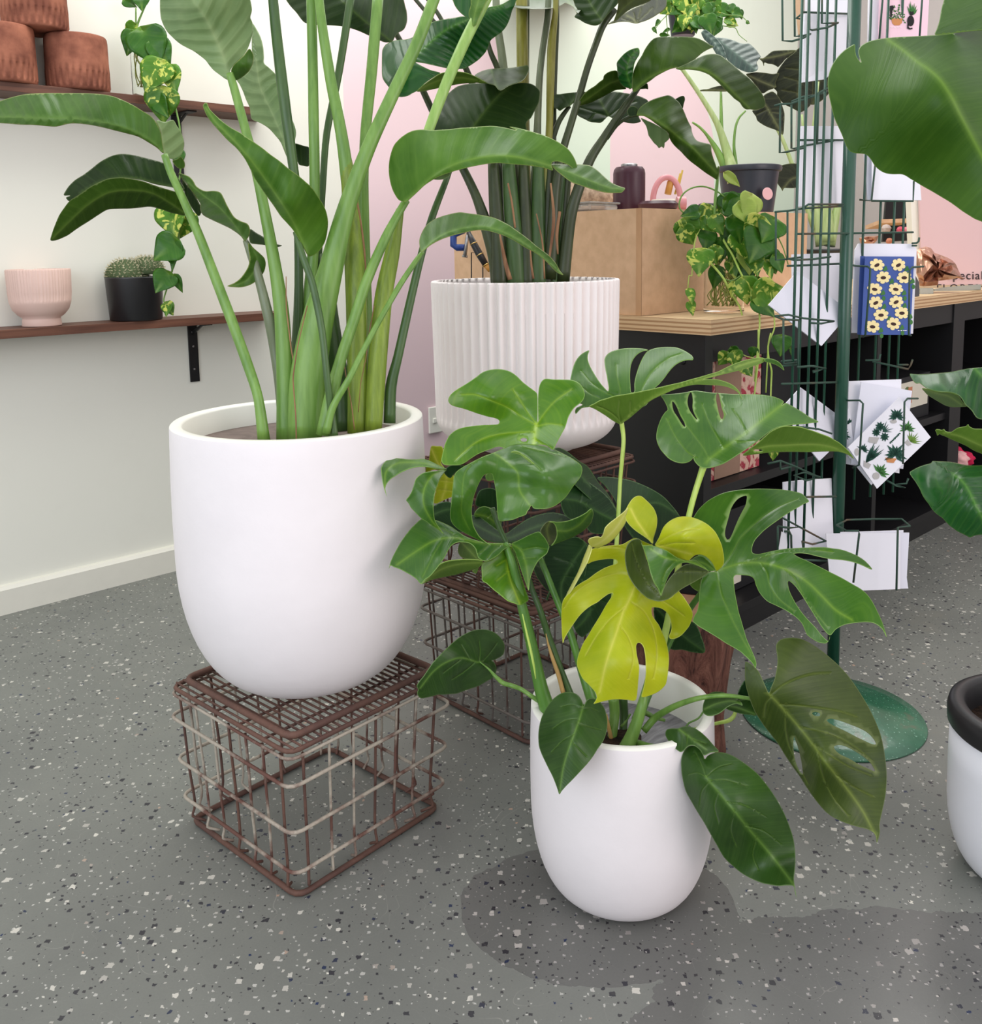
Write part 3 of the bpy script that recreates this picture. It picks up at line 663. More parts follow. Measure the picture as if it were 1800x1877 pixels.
crumple('foil_flower_wrap', 'crumpled rose gold foil wrap lying on the counter before the pink board', 'wrapping', 'Y', 3.5,
  [(260, 250), (330, 190), (470, 150), (600, 190), (680, 300), (820, 350), (1000, 420), (1100, 480), (1180, 560), (1240, 700), (1330, 880), (1380, 910), (1200, 900), (1050, 930), (900, 950), (780, 960), (760, 1060), (600, 1080), (430, 1090), (330, 1080), (300, 900), (250, 780)], FOIL, 5)
GREYG = NT('frosted_glass'); GREYG.b.inputs['Transmission Weight'].default_value = .5; GREYG = GREYG.setc(rgb(176, 180, 168), .25, .5)
t = thing('glass_block', 'low clear acrylic block on the counter edge under the foil', 'block', tuple(at(1700, 540, 3.45)))
MB().prism(quadv('Y', [(330, 1130), (660, 1130), (660, 1270), (330, 1290)], 3.42), .06).build('block', GREYG, t, bevel=.002)
t = thing('acrylic_tray', 'long greyish clear tray along the counter edge below the lettering', 'tray', tuple(at(1760, 530, 3.6)))
MB().prism(quadv('Y', [(670, 1150), (1000, 1100), (1780, 1040), (1790, 1170), (1000, 1230), (670, 1260)], 3.62), .10).build('tray', GREYG, t, bevel=.002)
t = thing('black_card_holder', 'small black block on the counter beside the flower card', 'holder', tuple(at(1680, 540, 3.2)))
MB().prism(quadv('Y', [(240, 850), (320, 1000), (325, 1320), (200, 1335)], 3.25), .05).build('block', BLACKP, t)
# dark shelf niche on the back wall with flowers, seen between the rack wires
t = thing('dark_wall_niche', 'dark shelf with a pale wood board seen through the right rack panel', 'shelf', tuple(at(1645, 420, 4.6)))
MB().prism(quadv('N', [(960, 320), (1165, 325), (1150, 660), (930, 670)], 4.7), .02).build('back_panel', BLACKM, t)
MB().prism(quadv('N', [(920, 478), (1155, 470), (1150, 505), (920, 512)], 4.6), .2).build('board', MDF, t)
for (x, y, rr, c, lab) in ((958, 560, 38, rgb(190, 176, 170), 'pale grey round bloom through the rack wires above the flower card'), (1080, 570, 30, rgb(206, 90, 110), 'deep pink bloom, left of the pink pair behind the rack'), (1130, 570, 26, rgb(220, 130, 146), 'light pink bloom, right of the pink pair behind the rack'), (985, 665, 26, rgb(196, 130, 104), 'small peach bloom just above the flower card')):
    p = at(*vv('N', (x, y)), 4.5); t2 = thing('flower_head', lab, 'flower', tuple(p)); R_ = rr/4.692*4.5/F
    MB().lathe(p, [(R_*math.cos(a)*(1+.08*math.sin(a*9)), R_*math.sin(a)) for a in np.linspace(-1.5, 1.5, 14)], 24, rf=lambda r, z, a: r*(1+.12*math.sin(5*a+z*200))).build('petals', plain('petal', c, .7, .3, .2, 80), t2, True)
crumple('copper_foil_bag', 'small copper foil wrap seen just above the flower card, left', 'wrapping', 'N', 4.3, [(725, 640), (800, 622), (895, 618), (880, 660), (850, 690), (740, 690)], FOIL, 2)
# ------------------------------------------------------------------ green wire card rack
GRN = plain('green_rack_enamel', rgb(26, 74, 56), .3, .6, .12, 90)
GRW = m_rust('green_wire_worn', rgb(50, 86, 72), rgb(96, 84, 66), .62)
RK = thing('card_rack', 'tall dark green wire greeting card stand on a round dished base', 'card rack', (1.99, .965, 0))
MB().tube([(1.99, .965, .02), (1.99, .965, 1.75)], .0138, 20).build('pole', GRN, RK, True)
DISC = NT('green_enamel_disc'); _p = DISC.pos(); _c = DISC.ramp(DISC.noise(_p, 7, 5, .6), [(.35, rgb(36, 88, 64)), (.6, rgb(58, 110, 84)), (.72, rgb(112, 92, 82))])
_v = DISC.new('ShaderNodeTexVoronoi', i_Scale=110.0); DISC.l.new(_p, _v.inputs['Vector']); _c = DISC.mix(DISC.math('LESS_THAN', _v.outputs['Distance'], .16), _c, rgb(120, 166, 144)); DISC.bump(DISC.noise(_p, 60, 3), .3, .002); DISC = DISC.setc(_c, .2, .6)
MB().lathe((1.99, .965, 0), [(.205, 0), (.207, .002), (.205, .005), (.17, .012), (.10, .03), (.04, .046), (.018, .05), (.0145, .07)], 72).build('base_disc', DISC, RK, True)
def rod(view, d, pts, r=.0024, name='wire', m=None, k=1):
    W_ = [at(*vv(view, p)[:2], d+(p[2]/100 if len(p) > 2 else 0)) for p in pts]
    MB().tube(W_, r, 6).build(name, m or GRW, RK, True)
def vert(px, py, d, z0, z1):
    p = at(px, py, d); MB().tube([(p.x, p.y, z0), (p.x, p.y, z1)], .0030, 8).build('upright_wire', GRN, RK, True)
for px, d in ((1457, 1.93), (1469, 1.96), (1486.5, 2.0), (1502, 2.03), (1517, 2.06), (1540, 2.10)): vert(px, 513, d, .43, 1.75)
for px, d in ((1583, 2.12), (1613.5, 2.14), (1639, 2.16), (1656.5, 2.18)): vert(px, 400, d, .50, 1.75)
for v_, d, p in (('N', 2.02, [(180, 605, -8), (1190, 590, 14)]), ('N', 2.02, [(110, 880, -9), (570, 860, 8)]), ('Fv', 2.02, [(260, 325, -9), (590, 315, 7)]), ('T', 2.02, [(400, 125, -8), (950, 145, 9)]),
    ('T', 2.02, [(350, 1445, -8), (850, 1445, 8)]), ('Fv', 2.02, [(300, 975, -8), (570, 970, 7)]), ('Fv', 2.05, [(270, 1330, -10), (520, 1340, 5)])): rod(v_, d, p, .0024, 'cross_wire')
def basket(*runs):
    for (v_, d, p) in runs: rod(v_, d, p, .0023, 'pocket_wire')
basket(('T', 1.93, [(190, -40), (195, 420), (290, 425), (400, 395, 2), (480, 350, 6)]), ('T', 1.96, [(315, -40), (320, 375), (400, 370), (480, 350, 3)]), ('T', 1.97, [(395, 140), (335, 190), (390, 195)]),
  ('T', 1.92, [(470, -40), (470, 300), (500, 310), (650, 285, 3), (765, 235, 8)]), ('T', 1.95, [(600, -40), (600, 240), (680, 240), (765, 235, 5)]))
basket(('T', 1.92, [(110, 1090), (170, 1075), (280, 1070), (400, 1030, 3), (540, 985, 6), (660, 940, 9)]), ('T', 1.92, [(170, 1075), (165, 1575), (240, 1565), (350, 1540, 3), (430, 1520, 6)]),
  ('T', 1.95, [(285, 1060), (285, 1530), (330, 1530), (430, 1500, 4), (550, 1480, 7), (720, 1450, 9)]), ('T', 1.95, [(285, 1050), (400, 1000), (540, 980, 4)]), ('T', 1.93, [(430, 990), (430, 1500)]), ('T', 1.94, [(565, 960), (660, 910, 4)]), ('T', 1.94, [(565, 960), (550, 1480)]))
basket(('N', 1.92, [(0, 415), (120, 405), (240, 385, 3), (590, 365, 9)]), ('N', 1.92, [(10, 420), (10, 830), (110, 820, 3), (220, 805, 5)]), ('N', 1.94, [(110, 415), (110, 820), (170, 830), (340, 820, 4), (480, 800, 8)]), ('N', 1.95, [(240, 385), (290, 350), (590, 350, 6)]))
basket(('N', 1.93, [(0, 1310), (120, 1300), (250, 1330, 2), (510, 1355, 8), (400, 1375, 6), (310, 1370, 3)]), ('N', 1.92, [(75, 1340), (75, 1720), (190, 1710, 3)]), ('N', 1.94, [(210, 1345), (200, 1760), (330, 1740, 4), (440, 1760, 6), (330, 1785, 4)]), ('N', 1.93, [(0, 1310), (75, 1340), (210, 1345)]))
basket(('Fv', 1.93, [(350, 228), (430, 222, 3), (510, 235, 6), (440, 258, 4)]), ('Fv', 1.93, [(258, 195), (345, 188, 3), (352, 212, 3), (262, 222)]))
basket(('U', 1.92, [(30, 812), (130, 788), (240, 830, 3), (440, 918, 8), (330, 942, 6), (238, 900, 4), (320, 876, 5), (440, 916, 8)]), ('U', 1.92, [(130, 790), (130, 855), (230, 828, 3)]), ('U', 1.94, [(30, 560), (160, 545), (260, 520), (430, 540, 6), (530, 575, 9)]))
basket(('U', 1.92, [(110, 1300), (200, 1312), (280, 1305), (150, 1235)]), ('U', 1.92, [(110, 1300), (108, 1490)]), ('U', 1.94, [(280, 1305), (485, 1415, 7), (380, 1440, 5), (300, 1418, 3), (310, 1470, 3)]), ('U', 1.93, [(160, 1340), (200, 1340), (214, 1370), (216, 1470)]))
basket(('T', 2.06, [(1228, -40), (1190, 420)]), ('T', 2.06, [(1635, -40), (1605, 400)]), ('N', 2.08, [(865, 0), (832, 320), (730, 310)]), ('N', 2.06, [(832, 320), (1190, 322), (1197, 150)]))
basket(('N', 2.10, [(630, 863, 6), (700, 880, 2), (800, 884, -4), (822, 905, -4), (818, 1000, -4), (780, 1470, -4), (760, 1490, 0)]), ('N', 2.10, [(1280, 884, 6), (1185, 890, -3), (1160, 915, -4), (1153, 1475, -4), (1170, 1478, 0)]))
basket(('U', 2.10, [(590, 290, 6), (660, 282, 8)]), ('U', 2.10, [(590, 290, 4), (660, 316, -2), (750, 315, -6), (776, 340, -6), (745, 820, -6), (695, 842, 0)]), ('U', 2.10, [(1205, 300, 6), (1125, 300, -3), (1100, 328, -6), (1088, 812, -6)]))
basket(('U', 2.06, [(570, 1290), (650, 1250, 8), (860, 1243, 10), (1080, 1243, 8), (1142, 1298, 2), (1048, 1308, -5), (1037, 1800, -5)]), ('U', 2.06, [(570, 1290), (645, 1335, -4), (742, 1335, -5), (746, 1360, -5), (700, 1740, -5)]))
basket(('Fv', 2.12, [(740, 190), (818, 188), (826, 153)]), ('Fv', 2.12, [(780, 196), (985, 240, -2), (1000, 215, -2), (1010, 185, -2)]), ('Fv', 2.12, [(925, 215), (985, 215)]), ('N', 2.12, [(1180, 685), (1220, 683), (1238, 668), (1243, 635)]), ('N', 2.12, [(1180, 705), (1222, 705)]),
  ('U', 2.10, [(960, 940), (1040, 985), (1105, 1000), (1030, 970), (1115, 965), (1130, 925)]))
# ------------------------------------------------------------------ cards and envelopes
PAPER = plain('white_card_paper', rgb(236, 236, 244), .6, .3, .02, 5); PAPER2 = plain('envelope_paper', rgb(226, 227, 238), .65, .3, .03, 8)
PINKCARD = plain('pink_card_stock', rgb(242, 205, 218), .55, .3, .02); BLUEC = plain('blue_card_stock', rgb(62, 88, 158), .5, .3, .04); CREAM = plain('cream_print', rgb(244, 226, 168), .6, .3, .02)
GREENP = plain('green_print', rgb(62, 118, 58), .6, .3, .04); DKG = plain('dark_green_print', rgb(28, 76, 62), .6, .3, .1); BLKP = plain('black_print', rgb(24, 22, 24), .6, .3, .02); TERP = plain('terracotta_print', rgb(202, 138, 88), .6, .3, .02)
BRWN = plain('dark_brown_print', rgb(60, 34, 30), .6, .3, .02); GRYP = plain('grey_print', rgb(180, 178, 176), .6, .3, .02); LGP = plain('leaf_green_print', rgb(104, 140, 52), .6, .3, .1); WHP = plain('white_print', rgb(245, 245, 248), .6, .3, .01)
def card(name, label, catg, view, d, q, th=.0015, m=None, group=None, part='sheet'):
    V = quadv(view, q, d); r = thing(name, label, catg, tuple(V[0]), group); MB().prism(V, th).build(part, m or PAPER, r); return r
def printed(name, view, d, polys, m, parent, th=.0004):
    b = MB()
    for p in polys: b.prism(quadv(view, p, d), th)
    return b.build(name, m, parent)
def flower(cx, cy, rx, ry, lob, rot, n=84):
    o = []
    for i in range(n):
        a = 2*PI*i/n; k = .66+.34*abs(math.cos(lob*a/2))**.45*(1+.12*math.sin(a*2+rot)); x = rx*k*math.cos(a+rot); y = ry*k*math.sin(a+rot); o.append((cx+x, cy+y))
    return o
def blob(cx, cy, rx, ry, n=14, lob=0, amp=0, rot=0, ph=0):
    o = []
    for i in range(n):
        a = 2*PI*i/n; k = 1+amp*math.cos(lob*a+ph); x = rx*k*math.cos(a); y = ry*k*math.sin(a); o.append((cx+x*math.cos(rot)-y*math.sin(rot), cy+x*math.sin(rot)+y*math.cos(rot)))
    return o
def blade(x0, y0, x1, y1, w_):
    dx, dy = x1-x0, y1-y0; L_ = math.hypot(dx, dy); nx, ny = -dy/L_*w_, dx/L_*w_
    return [(x0+nx*.3, y0+ny*.3), (x0+dx*.4+nx, y0+dy*.4+ny), (x1, y1), (x0+dx*.4-nx, y0+dy*.4-ny), (x0-nx*.3, y0-ny*.3)]
card('envelope_stack', 'tall stack of white envelopes in the topmost left rack pocket', 'envelopes', 'T', 2.10, [(425, 140, -9), (950, 140, 2), (940, 470, 2), (640, 815, -5), (395, 850, -9)], .004)
card('greeting_card', 'white card standing behind the topmost left pocket envelopes', 'card', 'T', 2.14, [(430, -60), (955, -60), (950, 300), (420, 320)], .003)
card('cardboard_sleeve', 'brown cardboard piece at the top left of the rack', 'cardboard', 'T', 2.10, [(322, -60), (415, -60), (395, 360), (362, 350)], .006, MDF)
card('envelope_stack', 'white envelopes in the second left rack pocket from the top', 'envelopes', 'Z', 2.12, [(1470, 231, -12), (1553, 231), (1552, 373), (1464, 379, -12)], .008)
card('greeting_card', 'upright white card behind the pointed envelope, third left pocket', 'card', 'N', 2.18, [(155, 780, -12), (615, 765), (575, 1395), (165, 1400, -12)], .004)
card('greeting_card', 'white square envelope turned on its corner, sticking out left of the rack', 'card', 'Z', 2.05, [(1462, 497), (1409, 559, -4), (1506, 634), (1559, 572, 4)], .003, PAPER2)
card('greeting_card', 'white envelope on its corner behind the rack wires, fourth left pocket', 'card', 'U', 2.08, [(290, 215, -4), (120, 400, -8), (435, 790), (570, 660, 3), (580, 430, 5)], .003, PAPER2)
card('envelope_stack', 'white envelopes in the fifth left rack pocket down', 'envelopes', 'U', 2.12, [(280, 940, -4), (530, 925), (548, 1500), (290, 1500, -4)], .004)
card('greeting_card', 'white card at the left end of the lowest left pocket', 'card', 'U', 2.08, [(155, 955, -8), (300, 938, -4), (300, 1500, -4), (160, 1500, -8)], .003, PAPER2)
card('greeting_card', 'small tilted white card corner, bottom left of the rack', 'card', 'U', 2.0, [(140, 1340), (190, 1370), (180, 1500), (115, 1490)], .002)
# pink card with potted plant and a black cat
PC = card('greeting_card', 'pink card printed with a potted fern and a black cat', 'card', 'T', 2.10, [(1195, -60), (1708, -60), (1680, 450), (1180, 450)], .003, PINKCARD)
card('envelope_stack', 'white envelopes directly behind the pink cat card', 'envelopes', 'T', 2.11, [(1085, -60), (1215, -60), (1200, 450), (1075, 460)], .006)
printed('printed_pot', 'T', 2.099, [[(1315, 190), (1432, 190), (1425, 235), (1400, 260), (1350, 262), (1325, 240)]], TERP, PC)
random.seed(3); lv = []
for i in range(90):
    a = random.uniform(-.3, PI+.3); rr = random.uniform(0, 1)**.6; x = 1368+rr*88*math.cos(a); y = 185-rr*140*math.sin(a)
    lv.append(blade(x, y, x+random.uniform(-22, 22), y+random.uniform(-16, 18), 7))
printed('printed_fern', 'T', 2.0985, lv, GREENP, PC)
printed('printed_grass', 'T', 2.0985, [blade(1530+dx*.3, 150, 1530+dx, ty, 9) for dx, ty in ((-50, 60), (-30, 30), (-18, 10), (5, 45), (25, 30), (45, 55), (55, 90), (-42, 100))], GREENP, PC)
printed('printed_cat', 'T', 2.098, [blob(1515, 215, 36, 55, 18), blob(1524, 140, 22, 20, 12), [(1505, 130), (1508, 108), (1520, 124)], [(1530, 124), (1541, 108), (1545, 132)], [(1482, 240), (1478, 290), (1505, 305), (1535, 298), (1532, 285), (1508, 290), (1494, 278), (1496, 240)],
  [(1300, 60), (1330, 55), (1345, 80), (1325, 110), (1320, 180), (1305, 170)]], BLKP, PC)
printed('printed_signature', 'T', 2.098, [blade(x, 282, x+26, 280, 3) for x in (1310, 1340, 1372, 1400)], WHP, PC)
card('greeting_card', 'plain white card below the big leaf, second right pocket', 'card', 'Z', 2.10, [(1598, 255), (1680, 255), (1689, 367), (1598, 366)], .003)
card('envelope_stack', 'white envelope edges left of the plain second pocket card', 'envelopes', 'Z', 2.11, [(1583, 255), (1604, 255), (1604, 366), (1590, 366)], .006, PAPER2)
# blue flower card
card('envelope_stack', 'white envelopes stacked behind the blue flower card', 'envelopes', 'N', 2.13, [(722, 686), (1185, 690), (1222, 735), (1190, 1462), (665, 1455), (692, 742)], .006, PAPER)
FC = card('greeting_card', 'blue card printed with cream daisies in two columns', 'card', 'N', 2.10, [(778, 797), (1200, 799), (1168, 1472), (745, 1472)], .002, BLUEC)
card('greeting_card', 'second blue card edge peeking out left behind the daisy card', 'card', 'N', 2.112, [(738, 795), (775, 795), (745, 1472), (712, 1468)], .002, BLUEC)
fl = [(880, 870, -.5), (1065, 870, -.5), (935, 978, 0), (1115, 978, 0), (860, 1078, .2), (1042, 1078, .2), (870, 1195, -.5), (1045, 1188, -.5), (915, 1300, 0), (1095, 1283, 0), (842, 1400, .1), (1022, 1376, .2)]
printed('printed_leaves', 'N', 2.099, [q for (x, y, a) in fl for q in (blob(x+72, y+35, 17, 24, 10, 3, .25, .5), blob(x+78, y+80, 16, 22, 8))], GREENP, FC)
for i, (x, y, a) in enumerate(fl): dz_ = printed('printed_daisy', 'N', 2.0985, [flower(x, y, 64, 54, 7, i*1.3)], CREAM, FC); printed('daisy_centre', 'N', 2.098, [blob(x, y+3, 24, 14, 14, rot=a)], BRWN, dz_)
printed('printed_signature', 'N', 2.098, [blade(x, 1437, x+20, 1434, 4) for x in (1058, 1082, 1104, 1120)], WHP, FC)
# plant print cards
card('envelope_stack', 'white envelopes upright behind the plant print cards', 'envelopes', 'U', 2.13, [(660, 165), (1076, 150), (1060, 885), (640, 812)], .005)
card('envelope_stack', 'pale envelopes slightly tilted right behind the plant print card', 'envelopes', 'U', 2.115, [(762, 172), (1160, 240), (1090, 850), (682, 812)], .004, PAPER2)
C2_ = card('greeting_card', 'plant print card on its corner, partly hidden, pointing left', 'card', 'U', 2.12, [(668, 368), (505, 556), (842, 978), (900, 900), (700, 640)], .003)
C3_ = card('greeting_card', 'front white card on its corner printed with many potted plants', 'card', 'U', 2.09, [(1060, 290), (1306, 604), (886, 1006), (658, 682)], .003)
pg = [[] for _ in range(5)]                                        # dark, mid, light greens, pots grey, pots terracotta
def tuft(cx, cy, n, r, a0, a1, w_, L): 
    for i in range(n):
        a = a0+(a1-a0)*i/(n-1); rr = r*(1+.2*math.sin(i*2.1)); L.append(blade(cx, cy, cx+rr*math.cos(a), cy-rr*math.sin(a), w_))
tuft(1040, 440, 12, 62, -.6, 3.9, 12, pg[0]); pg[3].append(blob(1015, 480, 26, 16))
for (x, y, r) in ((910, 520, 42), (880, 565, 36), (945, 600, 38)): pg[0] += [blade(x, y, x+r*math.cos(a), y+r*math.sin(a), 11) for a in np.linspace(0, 5.6, 9)]
tuft(930, 560, 5, 75, .0, 1.2, 5, pg[0]); pg[3].append([(825, 600), (905, 605), (880, 655), (815, 640)])
tuft(1120, 540, 10, 60, -.3, 3.4, 12, pg[1]); tuft(1150, 640, 9, 78, -.2, 2.0, 6, pg[2]); pg[3].append([(1125, 620), (1155, 660), (1130, 672), (1100, 645)])
tuft(800, 800, 9, 150, .55, 1.25, 10, pg[0]); pg[3].append([(782, 785), (840, 815), (820, 850), (780, 830)])
tuft(1030, 740, 11, 85, -.8, 3.6, 17, pg[0]); pg[4].append([(950, 762), (1040, 770), (1015, 805), (965, 800)]); tuft(905, 880, 8, 70, -.6, 2.2, 13, pg[1]); pg[3].append(blob(878, 906, 28, 28))
tuft(775, 700, 8, 45, -.6, 2.6, 9, pg[0]); pg[3].append(blob(728, 718, 18, 30))
for i in range(9): pg[0].append(blob(1062-i*9, 575+i*9, 9, 6, 6, rot=i))
for nm, L_, mt in (('printed_dark_leaves', pg[0], DKG), ('printed_green_leaves', pg[1], GREENP), ('printed_light_leaves', pg[2], LGP), ('printed_pots', pg[3], GRYP), ('printed_orange_pot', pg[4], TERP)): printed(nm, 'U', 2.089, L_, mt, C3_)
q0 = []; tuft(618, 590, 12, 55, -.6, 3.6, 13, q0); tuft(672, 490, 5, 30, 1, 3.4, 9, q0); printed('printed_dark_leaves', 'U', 2.119, q0, DKG, C2_)
card('greeting_card', 'blank white landscape card in the lowest right basket', 'card', 'U', 2.06, [(486, 1357), (1068, 1352), (1066, 1790), (525, 1812)], .003)
card('greeting_card', 'second blank card shifted right behind the lowest landscape card', 'card', 'U', 2.075, [(1000, 1352), (1138, 1350), (1118, 1700), (1130, 1786), (1000, 1790)], .003, PAPER2)
card('greeting_card', 'thin white card edge topmost behind the lowest landscape card', 'card', 'U', 2.085, [(600, 1345), (1092, 1331), (1092, 1420), (600, 1420)], .002)
# ------------------------------------------------------------------ goods on the counter's shelves
BAGM = NT('floral_wrapping_paper'); _n = BAGM.noise(BAGM.pos(), 22, 3, .5, 1.5)
BAGM.setc(BAGM.ramp(_n, [(.44, rgb(208, 176, 156)), (.52, rgb(196, 150, 138)), (.56, rgb(150, 48, 62)), (.7, rgb(176, 70, 84))]), .7, .3); BAGM = BAGM.m
KRAFT = plain('kraft_paper', rgb(150, 122, 104), .8, .2, .08)
t = thing('gift_bag', 'kraft gift bag with pink and red floral sides in the first shelf bay', 'bag', (2.12, 1.42, .453))
MB().box(2.11, 2.42, 1.42, 1.56, .453, .79).build('bag_body', BAGM, t, bevel=.003)
MB().box(2.18, 2.31, 1.4185, 1.4205, .455, .789).build('kraft_band', KRAFT, t)
LABELM = plain('cream_label', rgb(214, 208, 192), .6, .3, .02); PRG = plain('green_label_print', rgb(96, 112, 72), .6, .3, .05); PRO = plain('orange_label_print', rgb(196, 130, 96), .6, .3, .05)
DARKBOX = plain('black_card_box', rgb(24, 25, 28), .5, .4, .08)
def gift(label, x0, x1, y0, y1, z0, z1, labelpos=None, lett=None):
    t = thing('gift_box', label, 'box', (x0, y0, z0), 'black boxes on the counter shelves'); MB().box(x0, x1, y0, y1, z0, z1).build('carton', DARKBOX, t, bevel=.001)
    if labelpos:
        a, b, c_, e = labelpos; lb = MB().box(a, b, y0-.002, y0-.0005, c_, e).build('sticker', LABELM, t)
        w_ = b-a; h_ = e-c_; MB().lathe((0, 0, 0), [(h_*.34, 0), (h_*.33, .0006)], 24, capt=True).build('green_mark', PRG, lb); COL.objects[-1].matrix_basis = Matrix.Translation((a+w_*.25, y0-.002, c_+h_*.5)) @ Matrix.Rotation(PI/2, 4, 'X')
        MB().box(a+w_*.28, a+w_*.42, y0-.0034, y0-.0028, c_+h_*.2, c_+h_*.8).build('orange_mark', PRO, lb)
    if lett:
        for i, s in enumerate(lett[1]): text(s, lett[0], (x0+.03, y0-.0008, z1-.10-i*lett[0]*1.05), (1, 0, 0), (0, 0, 1), GOLDT, 'lettering', t)
    return t
GOLDT = plain('tan_foil_print', rgb(150, 126, 98), .5, .4, .1)
gift('black box with a cream sticker in the lower left shelf bay', 2.14, 2.62, 1.44, 1.7, .087, .34, (2.20, 2.36, .11, .2))
gift('black box with a cream sticker on the middle shelf behind the right rack panel', 3.08, 3.60, 1.40, 1.7, .453, .62, (3.33, 3.58, .50, .60))
gift('tall plain black box directly behind the rack pole', 2.56, 2.80, 1.5, 1.6, .453, .80, None)
gift('tall black box with tan lettering, just left of the shelf divider', 3.30, 3.60, 1.75, 1.85, .453, .80, None, (.075, ('PLA', 'NT')))
gift('tall black box with tan lettering, just right of the wide shelf divider', 4.02, 4.32, 1.62, 1.72, .546, .84, None, (.085, ('PLAN', 'T')))
MAG = plain('magenta_petals', rgb(198, 30, 76), .6, .3, .1); BLUSH = plain('blush_petals', rgb(232, 178, 176), .7, .3, .05)
for (x, y, rr, m_, lab) in ((1758, 842, 16, BLUSH, 'blush pink ball on the right lower shelf beside the divider'), (1741, 826, 12, MAG, 'small crimson bloom at the left of the pink cluster on the right shelf'), (1752, 830, 13, MAG, 'crimson bloom behind the blush ball on the right shelf'), (1771, 841, 14, MAG, 'crimson bloom at the right of the pink cluster on the right shelf')):
    p = at(x, y, 3.75 + (.06 if m_ is MAG else 0)); p.z = max(p.z, .1); R_ = rr*3.75/F; t2 = thing('flower_head', lab, 'flower', tuple(p))
    MB().lathe(p, [(R_*math.cos(a)*(1+.08*math.sin(a*9)), R_*math.sin(a)) for a in np.linspace(-1.5, 1.5, 14)], 24, rf=lambda r, z, a: r*(1+.12*math.sin(5*a+z*200))).build('petals', m_, t2, True)
# ------------------------------------------------------------------ plant materials
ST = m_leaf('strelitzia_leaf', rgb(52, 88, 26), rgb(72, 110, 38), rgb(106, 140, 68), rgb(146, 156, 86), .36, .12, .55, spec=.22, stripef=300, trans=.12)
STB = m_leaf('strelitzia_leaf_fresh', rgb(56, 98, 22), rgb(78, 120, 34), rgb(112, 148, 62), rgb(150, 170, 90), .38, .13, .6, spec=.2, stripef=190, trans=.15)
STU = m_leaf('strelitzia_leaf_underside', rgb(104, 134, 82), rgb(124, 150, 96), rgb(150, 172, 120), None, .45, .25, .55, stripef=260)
STD = m_leaf('strelitzia_leaf_dark', rgb(24, 44, 16), rgb(38, 60, 24), rgb(70, 92, 44), rgb(100, 112, 74), .36, .12, .5, stripef=300, trans=.06, spec=.12)  # deep green variant of the blade colour
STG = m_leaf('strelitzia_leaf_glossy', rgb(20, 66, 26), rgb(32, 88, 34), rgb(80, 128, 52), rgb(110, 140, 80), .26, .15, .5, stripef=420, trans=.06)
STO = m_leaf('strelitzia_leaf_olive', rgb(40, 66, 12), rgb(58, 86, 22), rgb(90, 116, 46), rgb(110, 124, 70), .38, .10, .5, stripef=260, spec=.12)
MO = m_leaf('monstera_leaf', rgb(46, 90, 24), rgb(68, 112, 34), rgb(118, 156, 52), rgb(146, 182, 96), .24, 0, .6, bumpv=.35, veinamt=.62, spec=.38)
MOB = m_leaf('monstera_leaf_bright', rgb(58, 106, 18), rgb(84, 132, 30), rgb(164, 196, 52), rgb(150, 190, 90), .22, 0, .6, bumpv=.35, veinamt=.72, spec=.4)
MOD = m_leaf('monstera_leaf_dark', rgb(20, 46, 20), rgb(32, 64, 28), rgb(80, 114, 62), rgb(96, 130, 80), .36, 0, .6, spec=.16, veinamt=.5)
MOU = m_leaf('monstera_leaf_underside', rgb(84, 118, 36), rgb(102, 138, 48), rgb(140, 168, 76), rgb(160, 190, 100), .42, 0, .6)
MOO = m_leaf('monstera_leaf_olive', rgb(48, 66, 20), rgb(68, 86, 30), rgb(122, 140, 62), rgb(126, 140, 90), .38, 0, .6, veinamt=.7)
MOH = m_leaf('monstera_heart_leaf', rgb(36, 66, 20), rgb(54, 88, 32), rgb(104, 140, 62), rgb(120, 150, 90), .33, 0, .7, veinamt=.7)
YE = m_leaf('monstera_leaf_lime', rgb(150, 168, 14), rgb(184, 192, 30), rgb(206, 206, 84), rgb(214, 222, 110), .32, 0, .6, trans=.2, bumpv=.4)
YEU = m_leaf('monstera_leaf_lime_underside', rgb(196, 204, 84), rgb(210, 212, 106), rgb(222, 222, 140), rgb(222, 226, 150), .45, 0, .6, trans=.2)
ALO = m_leaf('alocasia_leaf_dark', rgb(30, 34, 26), rgb(44, 50, 34), rgb(100, 104, 68), None, .4, .10, .5, spec=.15, stripef=170)
ALS = m_leaf('alocasia_leaf_silvery', rgb(40, 60, 54), rgb(62, 82, 74), rgb(100, 120, 108), None, .25, .25, .5, stripef=300)
POT = m_leaf('pothos_leaf', rgb(54, 102, 20), rgb(84, 136, 34), rgb(160, 186, 84), None, .34, 0, .6, patch=(rgb(196, 204, 96), 34, .535))
POD = m_leaf('pothos_leaf_green', rgb(34, 82, 16), rgb(56, 108, 28), rgb(120, 156, 64), None, .3, 0, .6)
POY = m_leaf('pothos_leaf_pale', rgb(140, 168, 70), rgb(170, 188, 92), rgb(196, 204, 120), None, .35, 0, .6)
def m_stem(name, c1, c2, rough=.35, f=60):
    t = NT(name); o = t.pos(); m = t.new('ShaderNodeMapping'); t.l.new(o, m.inputs[0]); m.inputs['Scale'].default_value = (f, f, 3)
    n = t.noise(m.outputs[0], 1, 4, .6); t.bump(n, .15, .002); return t.setc(t.ramp(n, [(.3, c1), (.7, c2)]), rough, .45)
SG = m_stem('stalk_green', rgb(88, 128, 50), rgb(122, 160, 76)); SL = m_stem('stalk_light_green', rgb(122, 162, 74), rgb(156, 190, 104)); SDK = m_stem('stalk_dark_green', rgb(52, 80, 40), rgb(74, 104, 52))
